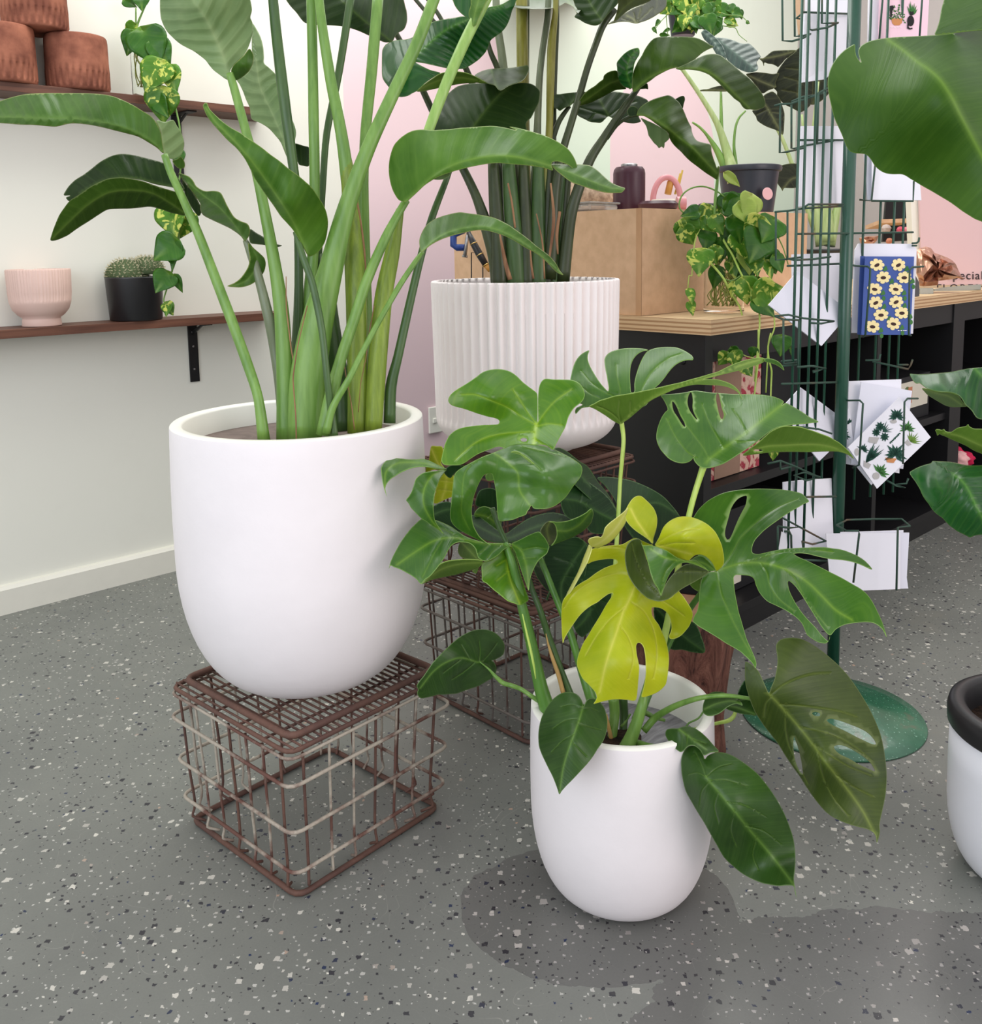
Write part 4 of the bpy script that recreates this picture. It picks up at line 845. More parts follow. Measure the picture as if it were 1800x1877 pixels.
SY = m_stem('sheath_yellow_green', rgb(96, 120, 40), rgb(144, 168, 56), .4, 90); SBR = m_stem('dry_brown_sheath_edge', rgb(104, 66, 44), rgb(176, 134, 96), .7)
SGG = m_stem('stalk_grey_green', rgb(92, 104, 78), rgb(124, 134, 104)); SOL = m_stem('stalk_olive_yellow', rgb(112, 108, 38), rgb(142, 142, 60)); SPL = m_stem('pale_alocasia_stalk', rgb(138, 162, 96), rgb(176, 192, 134)); BIG = m_leaf('broad_banana_type_leaf', rgb(40, 76, 8), rgb(60, 98, 20), rgb(104, 140, 50), rgb(130, 160, 80), .4, .06, .35, stripef=110, spec=.2, sc=5); SVD = m_stem('stalk_very_dark_green', rgb(40, 50, 28), rgb(62, 74, 40))
SMX = m_stem('monstera_stalk', rgb(66, 110, 40), rgb(92, 138, 54)); SLM = m_stem('lime_stalk', rgb(160, 192, 80), rgb(190, 212, 110)); STAN = m_stem('tan_dry_stalk', rgb(170, 134, 78), rgb(196, 160, 100))
# ------------------------------------------------------------------ bird of paradise in the big pot
D = 1.70
def bs(view, pts, m=SG, d=D, **k): return stem(BP, m, view, d, pts, flat=True, n=14, **k)
# stalks farther back first
bs('B', [(655, -60, 55, 14), (620, 350, 55, 12), (590, 650, 52, 10), (580, 900, 50, 8), (585, 1300, 60, 7), (590, 1700, 80, 6), (590, 2080, 90, 6)])
bs('B', [(525, -60, 40, 12), (460, 350, 38, 12), (400, 650, 35, 10), (380, 900, 34, 9), (350, 1300, 50, 8), (330, 1700, 70, 7), (320, 2100, 80, 6)], SDK)
bs('B', [(322, -60, 50, 5), (330, 300, 50, 5), (335, 600, 52, 4), (340, 900, 52, 4), (335, 1200, 54, 4), (300, 1600, 70, 4), (260, 2120, 80, 3)])
bs('B', [(130, -60, 48, 4), (150, 150, 52, 4), (185, 450, 56, 3), (225, 750, 50, 3), (255, 1000, 46, 3), (262, 1400, 44, 3), (250, 1800, 60, 3), (250, 2120, 70, 3)], SDK)
bs('B', [(355, -60, 44, 4), (380, 150, 48, 3), (420, 400, 54, 3), (470, 650, 58, 2), (508, 920, 72, 2)], SG)
bs('B', [(478, 690, 40, 2.3), (495, 800, 62, 2), (510, 920, 77, 1.8), (530, 1200, 96, 1), (545, 1500, 104, 0), (552, 1877, 104, 0), (550, 2130, 100, 0)], SY)
bs('B', [(395, 1250, 60, 6), (405, 1500, 90, 4), (430, 1700, 100, 3), (460, 1900, 110, 3), (480, 2120, 110, 2)], SDK)
bs('B', [(760, 1030, 40, 0), (745, 1100, 55, 0), (720, 1250, 75, 0), (680, 1450, 88, 0), (655, 1700, 92, -1), (640, 1900, 92, -1), (628, 2120, 84, -1)], SY)
bs('B', [(1210, -60, 55, 8), (1140, 80, 55, 7), (1080, 200, 55, 6), (1000, 380, 55, 4), (930, 560, 52, 3), (880, 700, 48, 2), (850, 800, 40, 3)], SL)
bs('B', [(1010, 820, 26, 6), (985, 890, 30, 5), (920, 1060, 36, 4), (865, 1250, 38, 3), (810, 1480, 42, 2), (750, 1750, 46, 1), (715, 1900, 56, 1), (708, 2080, 60, 1)], SDK)
bs('B', [(950, -60, 56, -2), (925, 0, 57, -2), (840, 220, 60, -3), (740, 430, 64, -3), (620, 690, 70, -4), (545, 880, 80, -4), (480, 1080, 96, -4), (415, 1340, 124, -4), (350, 1600, 160, -4), (305, 1877, 180, -4), (290, 2160, 170, -4)], SG)
bs('O', [(520, 0, 14, -9), (470, 0, 12, -9), (420, 200, 12, -9), (370, 420, 12, -9), (335, 640, 14, -9), (322, 760, 14, -9), (335, 950, 14, -9), (350, 1150, 14, -9), (355, 1400, 14, -9)][1:], SBR, name='sheath_edge')
bs('O', [(250, -300, 9, -4), (252, 0, 12, -4), (275, 220, 14, -4), (300, 420, 14, -4), (325, 580, 12, -4)], SBR, name='sheath_edge')
bs('A', [(1128, 360, 36, 0), (1150, 430, 42, 0), (1210, 650, 46, -1), (1262, 850, 50, -2), (1305, 1060, 55, -3), (1350, 1300, 62, -3), (1385, 1550, 76, -3), (1400, 1877, 84, -3), (1402, 2170, 90, -3)])
bs('A', [(1205, 1180, 26, -2), (1235, 1250, 44, -2), (1275, 1380, 46, -2), (1320, 1560, 52, -2), (1350, 1720, 50, -1), (1372, 1900, 44, -1), (1388, 2140, 40, -1)], SGG)
bs('A', [(808, 760, 34, 0), (840, 850, 38, 0), (900, 980, 40, -1), (975, 1150, 46, -2), (1060, 1370, 50, -3), (1140, 1580, 52, -4), (1220, 1800, 52, -5), (1270, 1960, 50, -6), (1298, 2170, 64, -6)], SG)
bs('A', [(915, 1050, 14, 1), (960, 1140, 18, 0), (1010, 1260, 22, -1), (1060, 1360, 24, -2)], SDK)
bs('B', [(790, 985, 38, -2), (740, 1070, 40, -3), (690, 1165, 46, -4), (600, 1370, 52, -5), (530, 1580, 54, -6), (470, 1760, 56, -7), (420, 1950, 66, -8), (385, 2140, 80, -8)], SG)
bs('B', [(872, 1238, 20, -4), (840, 1280, 26, -5), (760, 1400, 28, -6), (650, 1590, 28, -8), (570, 1740, 30, -9), (510, 1860, 32, -10), (430, 2000, 36, -10), (395, 2130, 44, -10)], SG)
bs('B', [(245, 1140, 26, -8), (285, 1270, 34, -9), (330, 1400, 36, -9), (375, 1620, 36, -10), (400, 1850, 34, -10), (425, 2050, 38, -9), (435, 2150, 44, -9)], SDK)
bs('B', [(540, 960, 10, 1), (560, 1060, 12, 1), (585, 1250, 12, 1), (592, 1500, 10, 1)], SBR, name='sheath_edge')
bs('O', [(1160, 0, 8, -2), (1130, 150, 10, -2), (1100, 320, 10, -2), (1070, 560, 8, -2), (1020, 800, 8, -2), (995, 1100, 8, -2)], SBR, name='sheath_edge')
bs('O', [(850, 620, 8, -5), (880, 800, 8, -5), (920, 1000, 10, -5), (955, 1280, 12, -5)], SBR, name='sheath_edge')
# leaves
leaf(BP, ST, 'A', 1.74, [(-170, 560), (-60, 520), (0, 497), (60, 478), (130, 463), (220, 458), (300, 458), (380, 458), (450, 460), (510, 465), (560, 475), (610, 495), (660, 520), (700, 545), (740, 570), (770, 605), (790, 650), (798, 700), (803, 752), (770, 725), (730, 700), (680, 672), (620, 655), (560, 640), (500, 625), (430, 612), (350, 607), (280, 622), (230, 620), (160, 614), (100, 613), (0, 605), (-100, 600)],
     mid=[(803, 750), (760, 705), (680, 655), (560, 612), (400, 585), (200, 580), (0, 575), (-160, 578)], dz=[(800, 750, 0), (500, 540, -4), (200, 530, 2), (0, 550, 8), (300, 470, 4), (450, 620, -1)], fold=.5)
leaf(BP, STU, 'A', 1.74, [(768, 592), (810, 600), (850, 590), (870, 620), (890, 652), (903, 690), (905, 715), (898, 745), (890, 762), (870, 775), (850, 782), (815, 770), (800, 740), (795, 700), (790, 645)], mid=[(812, 768), (800, 700), (790, 640), (775, 600)], dz=[(800, 740, 0), (890, 700, 4), (850, 600, 3)])
leaf(BP, ST, 'A', 1.78, [(848, 790), (870, 782), (890, 770), (908, 800), (905, 825), (880, 828), (862, 815)], dz=[(860, 800, 0), (900, 800, 1), (880, 830, 1)])
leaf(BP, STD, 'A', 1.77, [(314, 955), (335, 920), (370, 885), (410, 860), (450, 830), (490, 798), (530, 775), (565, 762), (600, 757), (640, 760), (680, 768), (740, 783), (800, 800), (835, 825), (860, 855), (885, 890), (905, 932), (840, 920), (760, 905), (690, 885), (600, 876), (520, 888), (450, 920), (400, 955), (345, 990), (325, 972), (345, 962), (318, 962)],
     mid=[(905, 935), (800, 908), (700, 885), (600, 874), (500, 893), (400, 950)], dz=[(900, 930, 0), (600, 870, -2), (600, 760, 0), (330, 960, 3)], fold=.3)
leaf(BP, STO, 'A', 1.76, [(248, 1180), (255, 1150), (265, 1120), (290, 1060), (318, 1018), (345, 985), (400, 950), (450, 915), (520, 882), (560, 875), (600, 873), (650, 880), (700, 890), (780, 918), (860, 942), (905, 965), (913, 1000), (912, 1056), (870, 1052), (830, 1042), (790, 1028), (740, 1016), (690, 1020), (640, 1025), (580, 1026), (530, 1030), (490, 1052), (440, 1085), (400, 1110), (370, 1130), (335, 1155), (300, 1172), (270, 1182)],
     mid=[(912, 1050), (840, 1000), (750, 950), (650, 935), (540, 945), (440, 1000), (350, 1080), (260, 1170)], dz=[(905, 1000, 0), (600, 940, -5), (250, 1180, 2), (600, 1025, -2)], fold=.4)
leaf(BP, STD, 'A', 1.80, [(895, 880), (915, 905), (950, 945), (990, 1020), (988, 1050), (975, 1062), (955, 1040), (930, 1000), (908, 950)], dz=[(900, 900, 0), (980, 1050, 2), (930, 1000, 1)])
leaf(BP, STU, 'A', 1.72, [(788, -30), (787, 40), (792, 90), (805, 125), (822, 155), (850, 185), (885, 215), (920, 235), (950, 250), (985, 275), (1012, 298), (1030, 322), (1050, 345), (1080, 368), (1116, 392), (1125, 375), (1133, 345), (1150, 318), (1172, 297), (1195, 275), (1215, 245), (1232, 200), (1242, 150), (1240, 110), (1230, 85), (1238, 50), (1230, 0), (1190, -120), (1080, -260), (900, -260), (800, -150)],
     mid=[(1126, 375), (1100, 290), (1060, 190), (1010, 90), (950, 0), (880, -120)], dz=[(1126, 375, 0), (960, 0, -6), (800, 50, 2), (1230, 100, 3), (950, -200, -3)], fold=.25, mw=5)
leaf(BP, ST, 'A', 1.71, [(1136, 345), (1150, 318), (1172, 297), (1200, 270), (1225, 240), (1242, 262), (1246, 290), (1240, 320), (1225, 348), (1200, 372), (1172, 390), (1152, 394), (1142, 370)], dz=[(1140, 340, 0), (1200, 320, -2), (1170, 390, 2), (1240, 290, 2)])
leaf(BP, STU, 'A', 1.86, [(1240, 118), (1262, 145), (1282, 185), (1293, 230), (1297, 280), (1298, 310), (1325, 335), (1352, 362), (1372, 405), (1385, 450), (1400, 520), (1425, 565), (1445, 610), (1455, 650), (1450, 690), (1440, 760), (1428, 805), (1405, 760), (1380, 700), (1350, 662), (1320, 630), (1280, 605), (1240, 588), (1232, 560), (1228, 530), (1210, 490), (1195, 450), (1178, 415), (1165, 390), (1200, 372), (1228, 345), (1246, 290), (1238, 240)],
     mid=[(1425, 790), (1390, 680), (1340, 560), (1280, 430), (1260, 300)], dz=[(1420, 790, 0), (1300, 450, 2), (1240, 150, 8), (1200, 420, 6)], fold=.3)
leaf(BP, STB, 'A', 1.58, [(998, 522), (1006, 508), (1018, 508), (1030, 535), (1055, 562), (1100, 602), (1140, 630), (1180, 652), (1220, 680), (1250, 700), (1290, 728), (1330, 760), (1375, 792), (1420, 830), (1462, 860), (1500, 892), (1535, 925), (1560, 962), (1585, 1000), (1603, 1040), (1612, 1090), (1608, 1140), (1598, 1185), (1580, 1220), (1560, 1242), (1540, 1255), (1520, 1260), (1505, 1245), (1490, 1215), (1465, 1170), (1440, 1130), (1410, 1095), (1380, 1062), (1345, 1010), (1310, 962), (1278, 915), (1250, 872), (1225, 820), (1200, 775), (1162, 728), (1120, 690), (1078, 645), (1040, 602), (1015, 565)],
     mid=[(1510, 1245), (1475, 1160), (1430, 1070), (1370, 975), (1300, 875), (1225, 775), (1140, 680), (1060, 600), (1012, 530)], dz=[(1510, 1245, 4), (1400, 1000, -3), (1200, 740, -4), (1005, 515, 2), (1600, 1080, 6), (1350, 1010, 1)], fold=.35, mw=3)
leaf(BP, ST, 'A', 1.67, [(878, 853), (905, 858), (932, 870), (950, 890), (962, 912), (985, 930), (1012, 940), (1050, 938), (1082, 946), (1100, 975), (1112, 1002), (1130, 1035), (1152, 1068), (1185, 1088), (1215, 1100), (1228, 1125), (1226, 1155), (1205, 1185), (1188, 1165), (1165, 1145), (1130, 1122), (1095, 1105), (1045, 1082), (1000, 1058), (985, 1030), (985, 1002), (955, 955), (925, 915)],
     mid=[(1205, 1180), (1150, 1100), (1080, 1020), (1000, 960), (930, 900)], dz=[(1205, 1180, 0), (1050, 1000, -2), (880, 855, 4), (1000, 1055, 3)], fold=.4)
leaf(BP, STD, 'A', 1.68, [(1228, 1128), (1260, 1145), (1300, 1168), (1340, 1195), (1386, 1207), (1350, 1215), (1300, 1204), (1260, 1200), (1228, 1190)], dz=[(1230, 1150, 0), (1380, 1205, 3), (1300, 1190, 1)])
leaf(BP, ST, 'A', 1.66, [(1222, 1195), (1250, 1222), (1280, 1248), (1300, 1270), (1306, 1300), (1298, 1335), (1275, 1368), (1245, 1392), (1215, 1406), (1175, 1413), (1118, 1407), (1150, 1392), (1180, 1370), (1202, 1342), (1220, 1310), (1228, 1270), (1222, 1230)], mid=[(1235, 1210), (1262, 1270), (1250, 1330), (1200, 1385), (1125, 1407)], dz=[(1222, 1195, 0), (1300, 1290, 3), (1120, 1407, -2)], fold=-.3)
LEO = [vv('B', p) for p in [(757, 985), (738, 962), (722, 930), (712, 895), (705, 850), (706, 800), (715, 755), (730, 715), (755, 685), (780, 665), (805, 650), (835, 640), (870, 637), (905, 640), (935, 640), (970, 638), (1005, 636), (1050, 630), (1100, 627), (1160, 622), (1220, 620), (1275, 628), (1330, 640)]] + \
  [vv('C', p) for p in [(100, 682), (150, 690), (220, 708), (290, 730), (345, 755), (390, 782), (420, 808), (442, 840), (456, 870), (464, 905), (462, 955), (452, 925), (430, 898), (400, 880), (360, 868), (330, 872), (325, 890)]] + \
  [vv('B', p) for p in [(1510, 838), (1470, 826), (1400, 815), (1320, 808), (1250, 802), (1200, 804), (1150, 812), (1100, 822), (1050, 835), (1000, 850), (950, 868), (915, 888), (880, 912), (850, 940), (820, 968), (790, 992)]]
LEM = [vv('B', p) for p in [(785, 990), (840, 940), (900, 885), (970, 835), (1050, 800), (1150, 775), (1250, 765), (1350, 775), (1450, 800), (1540, 830)]]
leaf(BP, STB, 'Z', 1.60, LEO, mid=LEM, dz=[(745, 365, 3), (800, 300, -1), (900, 260, 0), (930, 290, -4), (1050, 320, 0), (730, 300, 3), (860, 320, -2)], fold=.35, mw=3)
leaf(BP, ST, 'C', 1.60, [(322, 888), (360, 882), (400, 885), (450, 883), (500, 886), (535, 892), (570, 915), (600, 942), (625, 965), (652, 985), (690, 1002), (720, 1012), (712, 1028), (700, 1036), (660, 1038), (620, 1036), (570, 1025), (520, 1010), (475, 995), (430, 978), (385, 945)], mid=[(330, 895), (430, 930), (540, 975), (640, 1010), (715, 1018)], dz=[(322, 888, 0), (520, 900, 2), (500, 1005, -2), (715, 1015, 3)], fold=.3)
leaf(BP, STU, 'B', 1.62, [(925, 880), (960, 862), (985, 852), (1010, 850), (1000, 868), (975, 880), (950, 884)], dz=[(950, 870, 0)])
leaf(BP, ST, 'B', 1.57, [(863, 1240), (856, 1210), (855, 1180), (865, 1148), (880, 1120), (900, 1098), (930, 1078), (965, 1064), (1000, 1054), (1030, 1047), (1060, 1044), (1105, 1050), (1150, 1056), (1195, 1064), (1230, 1074), (1268, 1092), (1300, 1110), (1335, 1135), (1370, 1160), (1405, 1188), (1430, 1210), (1462, 1233), (1490, 1255), (1512, 1278), (1530, 1302), (1545, 1330), (1562, 1352), (1535, 1342), (1510, 1320), (1480, 1288), (1450, 1262), (1415, 1238), (1380, 1220), (1340, 1195), (1300, 1172), (1260, 1155), (1220, 1142), (1185, 1134), (1150, 1131), (1110, 1136), (1070, 1145), (1025, 1156), (980, 1170), (945, 1185), (910, 1205), (885, 1225)],
     mid=[(870, 1238), (920, 1185), (990, 1145), (1080, 1120), (1180, 1115), (1290, 1150), (1400, 1215), (1500, 1295), (1555, 1348)], dz=[(865, 1235, 0), (1000, 1060, 5), (1200, 1110, -4), (1550, 1345, 0), (880, 1130, 4)], fold=.4)
leaf(BP, STG, 'B', 1.80, [(1010, -60), (1022, 10), (1035, 38), (1055, 62), (1080, 82), (1108, 96), (1125, 70), (1140, 30), (1170, -60)], dz=[(1100, 90, 0), (1020, 0, 3), (1150, -40, 0)])
leaf(BP, STB, 'B', 1.76, [(1112, 112), (1100, 85), (1098, 60), (1108, 25), (1122, -60), (1260, -60), (1190, 0), (1168, 45), (1150, 85), (1135, 120), (1120, 130)], mid=[(1118, 120), (1130, 60), (1160, -50)], dz=[(1112, 120, 0), (1200, -30, -3), (1100, -30, 2)])
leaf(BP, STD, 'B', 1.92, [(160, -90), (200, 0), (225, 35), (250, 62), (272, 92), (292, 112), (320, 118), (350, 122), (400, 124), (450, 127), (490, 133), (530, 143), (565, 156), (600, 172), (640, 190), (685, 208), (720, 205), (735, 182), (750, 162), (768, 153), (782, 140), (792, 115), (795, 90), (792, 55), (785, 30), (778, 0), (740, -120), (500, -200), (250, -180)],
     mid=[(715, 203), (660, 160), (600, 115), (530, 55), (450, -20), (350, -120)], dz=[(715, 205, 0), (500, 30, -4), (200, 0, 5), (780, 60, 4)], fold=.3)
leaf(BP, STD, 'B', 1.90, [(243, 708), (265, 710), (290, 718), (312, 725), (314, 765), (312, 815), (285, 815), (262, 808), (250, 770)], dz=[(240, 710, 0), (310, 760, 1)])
# ------------------------------------------------------------------ strelitzia in the ribbed pot
D2 = 2.20
def rs(view, pts, m=SVD, d=D2, **k): return stem(RB, m, view, d, pts, flat=True, n=12, **k)
rs('P', [(235, -60, 34, 4), (290, 10, 34, 4), (425, 170, 34, 3), (560, 330, 34, 3)])
rs('P', [(340, -60, 34, 2), (480, 140, 36, 2), (600, 380, 40, 0), (700, 580, 50, 0), (800, 830, 60, 0), (900, 1100, 70, 0), (960, 1400, 90, 0), (1000, 1700, 100, 0), (1010, 2320, 100, 0)])
rs('B', [(640, 0, 26, 0), (760, 200, 28, 0), (870, 440, 32, 0), (940, 590, 34, 0), (1010, 720, 38, -2), (1080, 850, 42, -3), (1140, 980, 48, -4), (1190, 1130, 64, -5), (1230, 1270, 76, -5), (1250, 1420, 84, -5)])
rs('P', [(860, 300, 36, 0), (900, 440, 44, 0), (960, 580, 52, 0), (1000, 800, 60, 0), (1040, 1100, 80, 0), (1080, 1500, 100, 0), (1100, 2340, 110, 0)])
rs('P', [(940, -60, 60, 5), (950, 180, 64, 4), (985, 420, 68, 4), (1010, 640, 76, 3), (1050, 1000, 80, 2), (1090, 1400, 90, 1), (1120, 2340, 110, 0)], SGG)
rs('P', [(1150, -60, 96, 6), (1155, 150, 98, 6), (1158, 400, 98, 5), (1162, 700, 98, 5), (1170, 1200, 100, 3), (1180, 1700, 110, 1), (1190, 2340, 110, 0)], SOL)
rs('P', [(1205, -60, 26, 8), (1204, 300, 26, 8), (1200, 800, 30, 6), (1210, 1500, 40, 3)], SGG)
rs('P', [(1375, -60, 50, 3), (1365, 150, 52, 3), (1325, 420, 54, 2), (1300, 650, 56, 1), (1285, 1000, 60, 0), (1270, 1500, 90, -1), (1240, 2340, 110, -2)], SGG)
rs('P', [(1435, -60, 44, 1), (1432, 100, 46, 1), (1402, 350, 70, 0), (1390, 700, 66, -1), (1380, 1100, 60, -2), (1350, 1600, 90, -3), (1330, 2340, 110, -3)], SOL)
rs('P', [(1445, -60, 30, 4), (1448, 200, 30, 4), (1435, 500, 34, 3), (1420, 900, 40, 2), (1410, 1500, 60, 1)], SVD)
rs('Q', [(470, 60, 60, 0), (395, 175, 48, 0), (350, 290, 46, -1), (290, 460, 46, -2), (235, 650, 48, -3), (175, 850, 50, -4), (115, 1050, 56, -5), (70, 1300, 66, -6), (50, 1600, 84, -6), (30, 1920, 90, -5)])
rs('Q', [(640, 600, 36, -2), (590, 670, 46, -3), (500, 800, 52, -4), (400, 950, 58, -5), (310, 1090, 66, -6), (240, 1260, 74, -7), (180, 1450, 80, -7), (150, 1650, 84, -6), (120, 1940, 90, -5)])
rs('Q', [(640, 790, 18, -3), (570, 805, 22, -3), (490, 860, 26, -4), (420, 950, 32, -5)])
rs('Q', [(165, 730, 26, 0), (120, 790, 34, 0), (85, 850, 38, 0), (50, 950, 42, 0), (10, 1100, 50, 0), (-10, 1400, 60, -1), (-20, 1920, 70, -1)])
for i, (x0, x1, w_, m) in enumerate(((1215, 1250, 66, SVD), (1290, 1330, 80, SDK), (1365, 1385, 60, SVD), (1440, 1440, 70, SDK), (1500, 1480, 50, SVD), (1560, 1520, 44, SDK), (1590, 1550, 40, SVD))):
    rs('B', [(x0, 780, w_*.75, -4+i*.3), (x0+(x1-x0)*.4, 1000, w_, -5+i*.3), (x0+(x1-x0)*.8, 1200, w_*1.1, -6+i*.3), (x1, 1430, w_*1.15, -6+i*.3)], m)
for p in ([(1250, 1150, 8), (1275, 1280, 20), (1300, 1375, 24)], [(1400, 1230, 6), (1405, 1300, 10), (1415, 1370, 12)], [(1290, 900, 8), (1310, 1000, 10), (1325, 1120, 10)], [(1430, 1050, 6), (1460, 1200, 8), (1470, 1370, 8)], [(1500, 900, 8), (1515, 1080, 16), (1490, 1300, 10)], [(1545, 1040, 14), (1530, 1150, 16), (1535, 1250, 8)]):
    rs('B', [q+(-10,) for q in p], SBR, name='sheath_edge')
leaf(RB, STG, 'P', 2.02, [(1180, -80), (1108, 5), (1095, 45), (1075, 85), (1062, 130), (1048, 172), (1030, 210), (1008, 242), (980, 270), (940, 298), (900, 330), (885, 362), (870, 400), (855, 430), (830, 460), (798, 492), (760, 520), (722, 545), (680, 565), (640, 570), (600, 572), (520, 560), (430, 540), (340, 520), (280, 513), (300, 528), (330, 545), (400, 578), (480, 600), (450, 622), (420, 642), (385, 665), (350, 692), (320, 722), (290, 750), (250, 770), (220, 788), (190, 797), (150, 800), (105, 785), (75, 745), (45, 705), (20, 672), (5, 640), (0, 600), (0, 500), (3, 420), (18, 385), (40, 362), (100, 336), (150, 328), (200, 326), (250, 310), (290, 290), (320, 262), (350, 240), (375, 212), (400, 192), (440, 175), (480, 166), (540, 155), (600, 146), (660, 135), (720, 135), (800, 95), (880, 60), (1000, 30)],
     mid=[(215, 520), (260, 475), (330, 412), (400, 350), (470, 290), (540, 240), (620, 200), (760, 140), (1000, 30)], dz=[(215, 520, 0), (600, 200, 0), (0, 550, 4), (150, 790, -3), (700, 500, 6), (1050, 50, 6), (400, 200, 5), (900, 300, 6)], fold=.15, mw=3.5)
leaf(RB, MOU, 'P', 2.00, [(288, 752), (330, 712), (372, 678), (420, 645), (470, 612), (520, 596), (580, 590), (630, 590), (680, 597), (720, 608), (760, 625), (800, 645), (840, 668), (890, 682), (930, 676), (975, 660), (940, 682), (890, 690), (830, 688), (780, 682), (700, 686), (620, 696), (540, 712), (450, 730), (380, 745), (330, 755)], mid=[(290, 752), (400, 690), (520, 650), (640, 640), (760, 655), (880, 685)], dz=[(290, 750, 0), (550, 650, -3), (900, 680, 3)], fold=-.3)
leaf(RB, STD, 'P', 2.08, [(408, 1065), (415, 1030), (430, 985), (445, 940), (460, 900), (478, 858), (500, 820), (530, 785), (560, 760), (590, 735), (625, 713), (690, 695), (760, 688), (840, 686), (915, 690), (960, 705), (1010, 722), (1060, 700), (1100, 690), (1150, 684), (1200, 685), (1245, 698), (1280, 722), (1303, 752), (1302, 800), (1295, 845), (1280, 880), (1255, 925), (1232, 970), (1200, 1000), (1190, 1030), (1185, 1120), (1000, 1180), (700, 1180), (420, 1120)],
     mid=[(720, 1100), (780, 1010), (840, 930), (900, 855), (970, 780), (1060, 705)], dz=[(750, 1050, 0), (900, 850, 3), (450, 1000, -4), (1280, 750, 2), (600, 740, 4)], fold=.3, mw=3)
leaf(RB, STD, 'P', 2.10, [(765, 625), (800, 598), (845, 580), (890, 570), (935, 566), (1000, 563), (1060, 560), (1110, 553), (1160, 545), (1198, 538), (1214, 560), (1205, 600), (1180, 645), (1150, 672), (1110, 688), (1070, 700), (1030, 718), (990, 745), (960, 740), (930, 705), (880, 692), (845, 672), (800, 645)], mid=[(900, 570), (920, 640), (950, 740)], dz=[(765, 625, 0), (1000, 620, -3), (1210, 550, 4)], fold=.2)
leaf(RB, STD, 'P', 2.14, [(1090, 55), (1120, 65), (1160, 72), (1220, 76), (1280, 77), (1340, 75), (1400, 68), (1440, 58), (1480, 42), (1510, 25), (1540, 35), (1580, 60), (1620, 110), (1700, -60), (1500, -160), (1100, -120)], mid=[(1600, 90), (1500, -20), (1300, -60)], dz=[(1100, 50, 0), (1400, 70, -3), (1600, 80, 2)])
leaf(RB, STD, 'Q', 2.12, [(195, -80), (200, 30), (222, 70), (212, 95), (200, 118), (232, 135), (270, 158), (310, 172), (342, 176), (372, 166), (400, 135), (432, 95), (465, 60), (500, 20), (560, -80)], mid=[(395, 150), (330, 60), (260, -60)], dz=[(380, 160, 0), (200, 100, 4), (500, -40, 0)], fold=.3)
leaf(RB, STO, 'Q', 2.13, [(470, 145), (485, 100), (495, 60), (500, 20), (500, -80), (820, -80), (760, -30), (715, 8), (660, 32), (600, 55), (555, 82), (520, 112), (490, 140)], mid=[(475, 140), (530, 60), (650, -40)], dz=[(475, 140, 0), (600, 0, -3), (750, -50, 3)], fold=.3)
leaf(RB, STO, 'Q', 2.10, [(596, 612), (597, 570), (600, 525), (608, 482), (622, 450), (640, 415), (660, 385), (680, 345), (702, 310), (725, 282), (752, 262), (785, 255), (820, 252), (885, 252), (950, 252), (1000, 255), (1040, 262), (1075, 276), (1105, 292), (1130, 308), (1155, 322), (1118, 340), (1080, 362), (1045, 392), (1000, 430), (960, 450), (920, 462), (885, 468), (850, 478), (805, 500), (760, 525), (725, 552), (690, 575), (660, 598), (635, 620), (610, 635)],
     mid=[(612, 622), (660, 575), (730, 525), (810, 488), (900, 470)], dz=[(600, 620, 0), (750, 260, 1), (800, 400, -3), (1150, 322, 3), (900, 465, -4)], fold=.2, mw=3)
leaf(RB, STO, 'Q', 2.08, [(895, 472), (930, 455), (975, 435), (1020, 412), (1062, 392), (1105, 376), (1150, 371), (1180, 374), (1205, 382), (1238, 405), (1272, 432), (1310, 465), (1350, 500), (1390, 530), (1422, 562), (1455, 598), (1482, 635), (1500, 668), (1510, 700), (1508, 725), (1495, 742), (1468, 750), (1440, 756), (1410, 752), (1380, 752), (1355, 735), (1338, 708), (1318, 692), (1298, 678), (1265, 645), (1230, 612), (1205, 585), (1180, 560), (1150, 535), (1120, 512), (1070, 492), (1020, 482), (970, 478), (925, 480)],
     mid=[(898, 474), (980, 468), (1070, 475), (1150, 512), (1230, 575), (1310, 655), (1400, 742)], dz=[(900, 472, -2), (1100, 430, -5), (1200, 390, -1), (1400, 550, 2), (1500, 720, 6), (1200, 570, -6)], fold=.3, mw=3)
leaf(RB, STG, 'Q', 2.12, [(490, 432), (508, 405), (530, 380), (555, 358), (582, 342), (612, 332), (637, 330), (646, 350), (643, 378), (628, 402), (612, 432), (605, 470), (600, 520), (596, 565), (595, 605), (575, 608), (545, 598), (520, 578), (502, 548), (494, 510), (492, 470)], mid=[(590, 600), (560, 500), (580, 400), (635, 335)], dz=[(590, 600, 0), (500, 450, 3), (600, 440, -3)], fold=-.3)
leaf(RB, ST, 'Q', 2.13, [(568, 555), (585, 548), (598, 560), (594, 600), (580, 614), (570, 600)], dz=[(580, 600, 0)])
leaf(RB, STD, 'Q', 2.16, [(640, 612), (680, 580), (700, 575), (705, 612), (690, 610), (660, 612)], dz=[(660, 600, 0)])
leaf(RB, STO, 'Q', 2.17, [(215, 722), (240, 680), (270, 640), (305, 612), (340, 590), (372, 562), (395, 545), (402, 520), (425, 500), (455, 488), (490, 488), (500, 530), (520, 575), (555, 608), (520, 615), (480, 620), (440, 640), (400, 662), (360, 682), (320, 702), (280, 715), (240, 726)], mid=[(225, 718), (330, 650), (430, 580), (500, 550)], dz=[(220, 720, 0), (400, 560, -3), (540, 610, 3)], fold=.4)
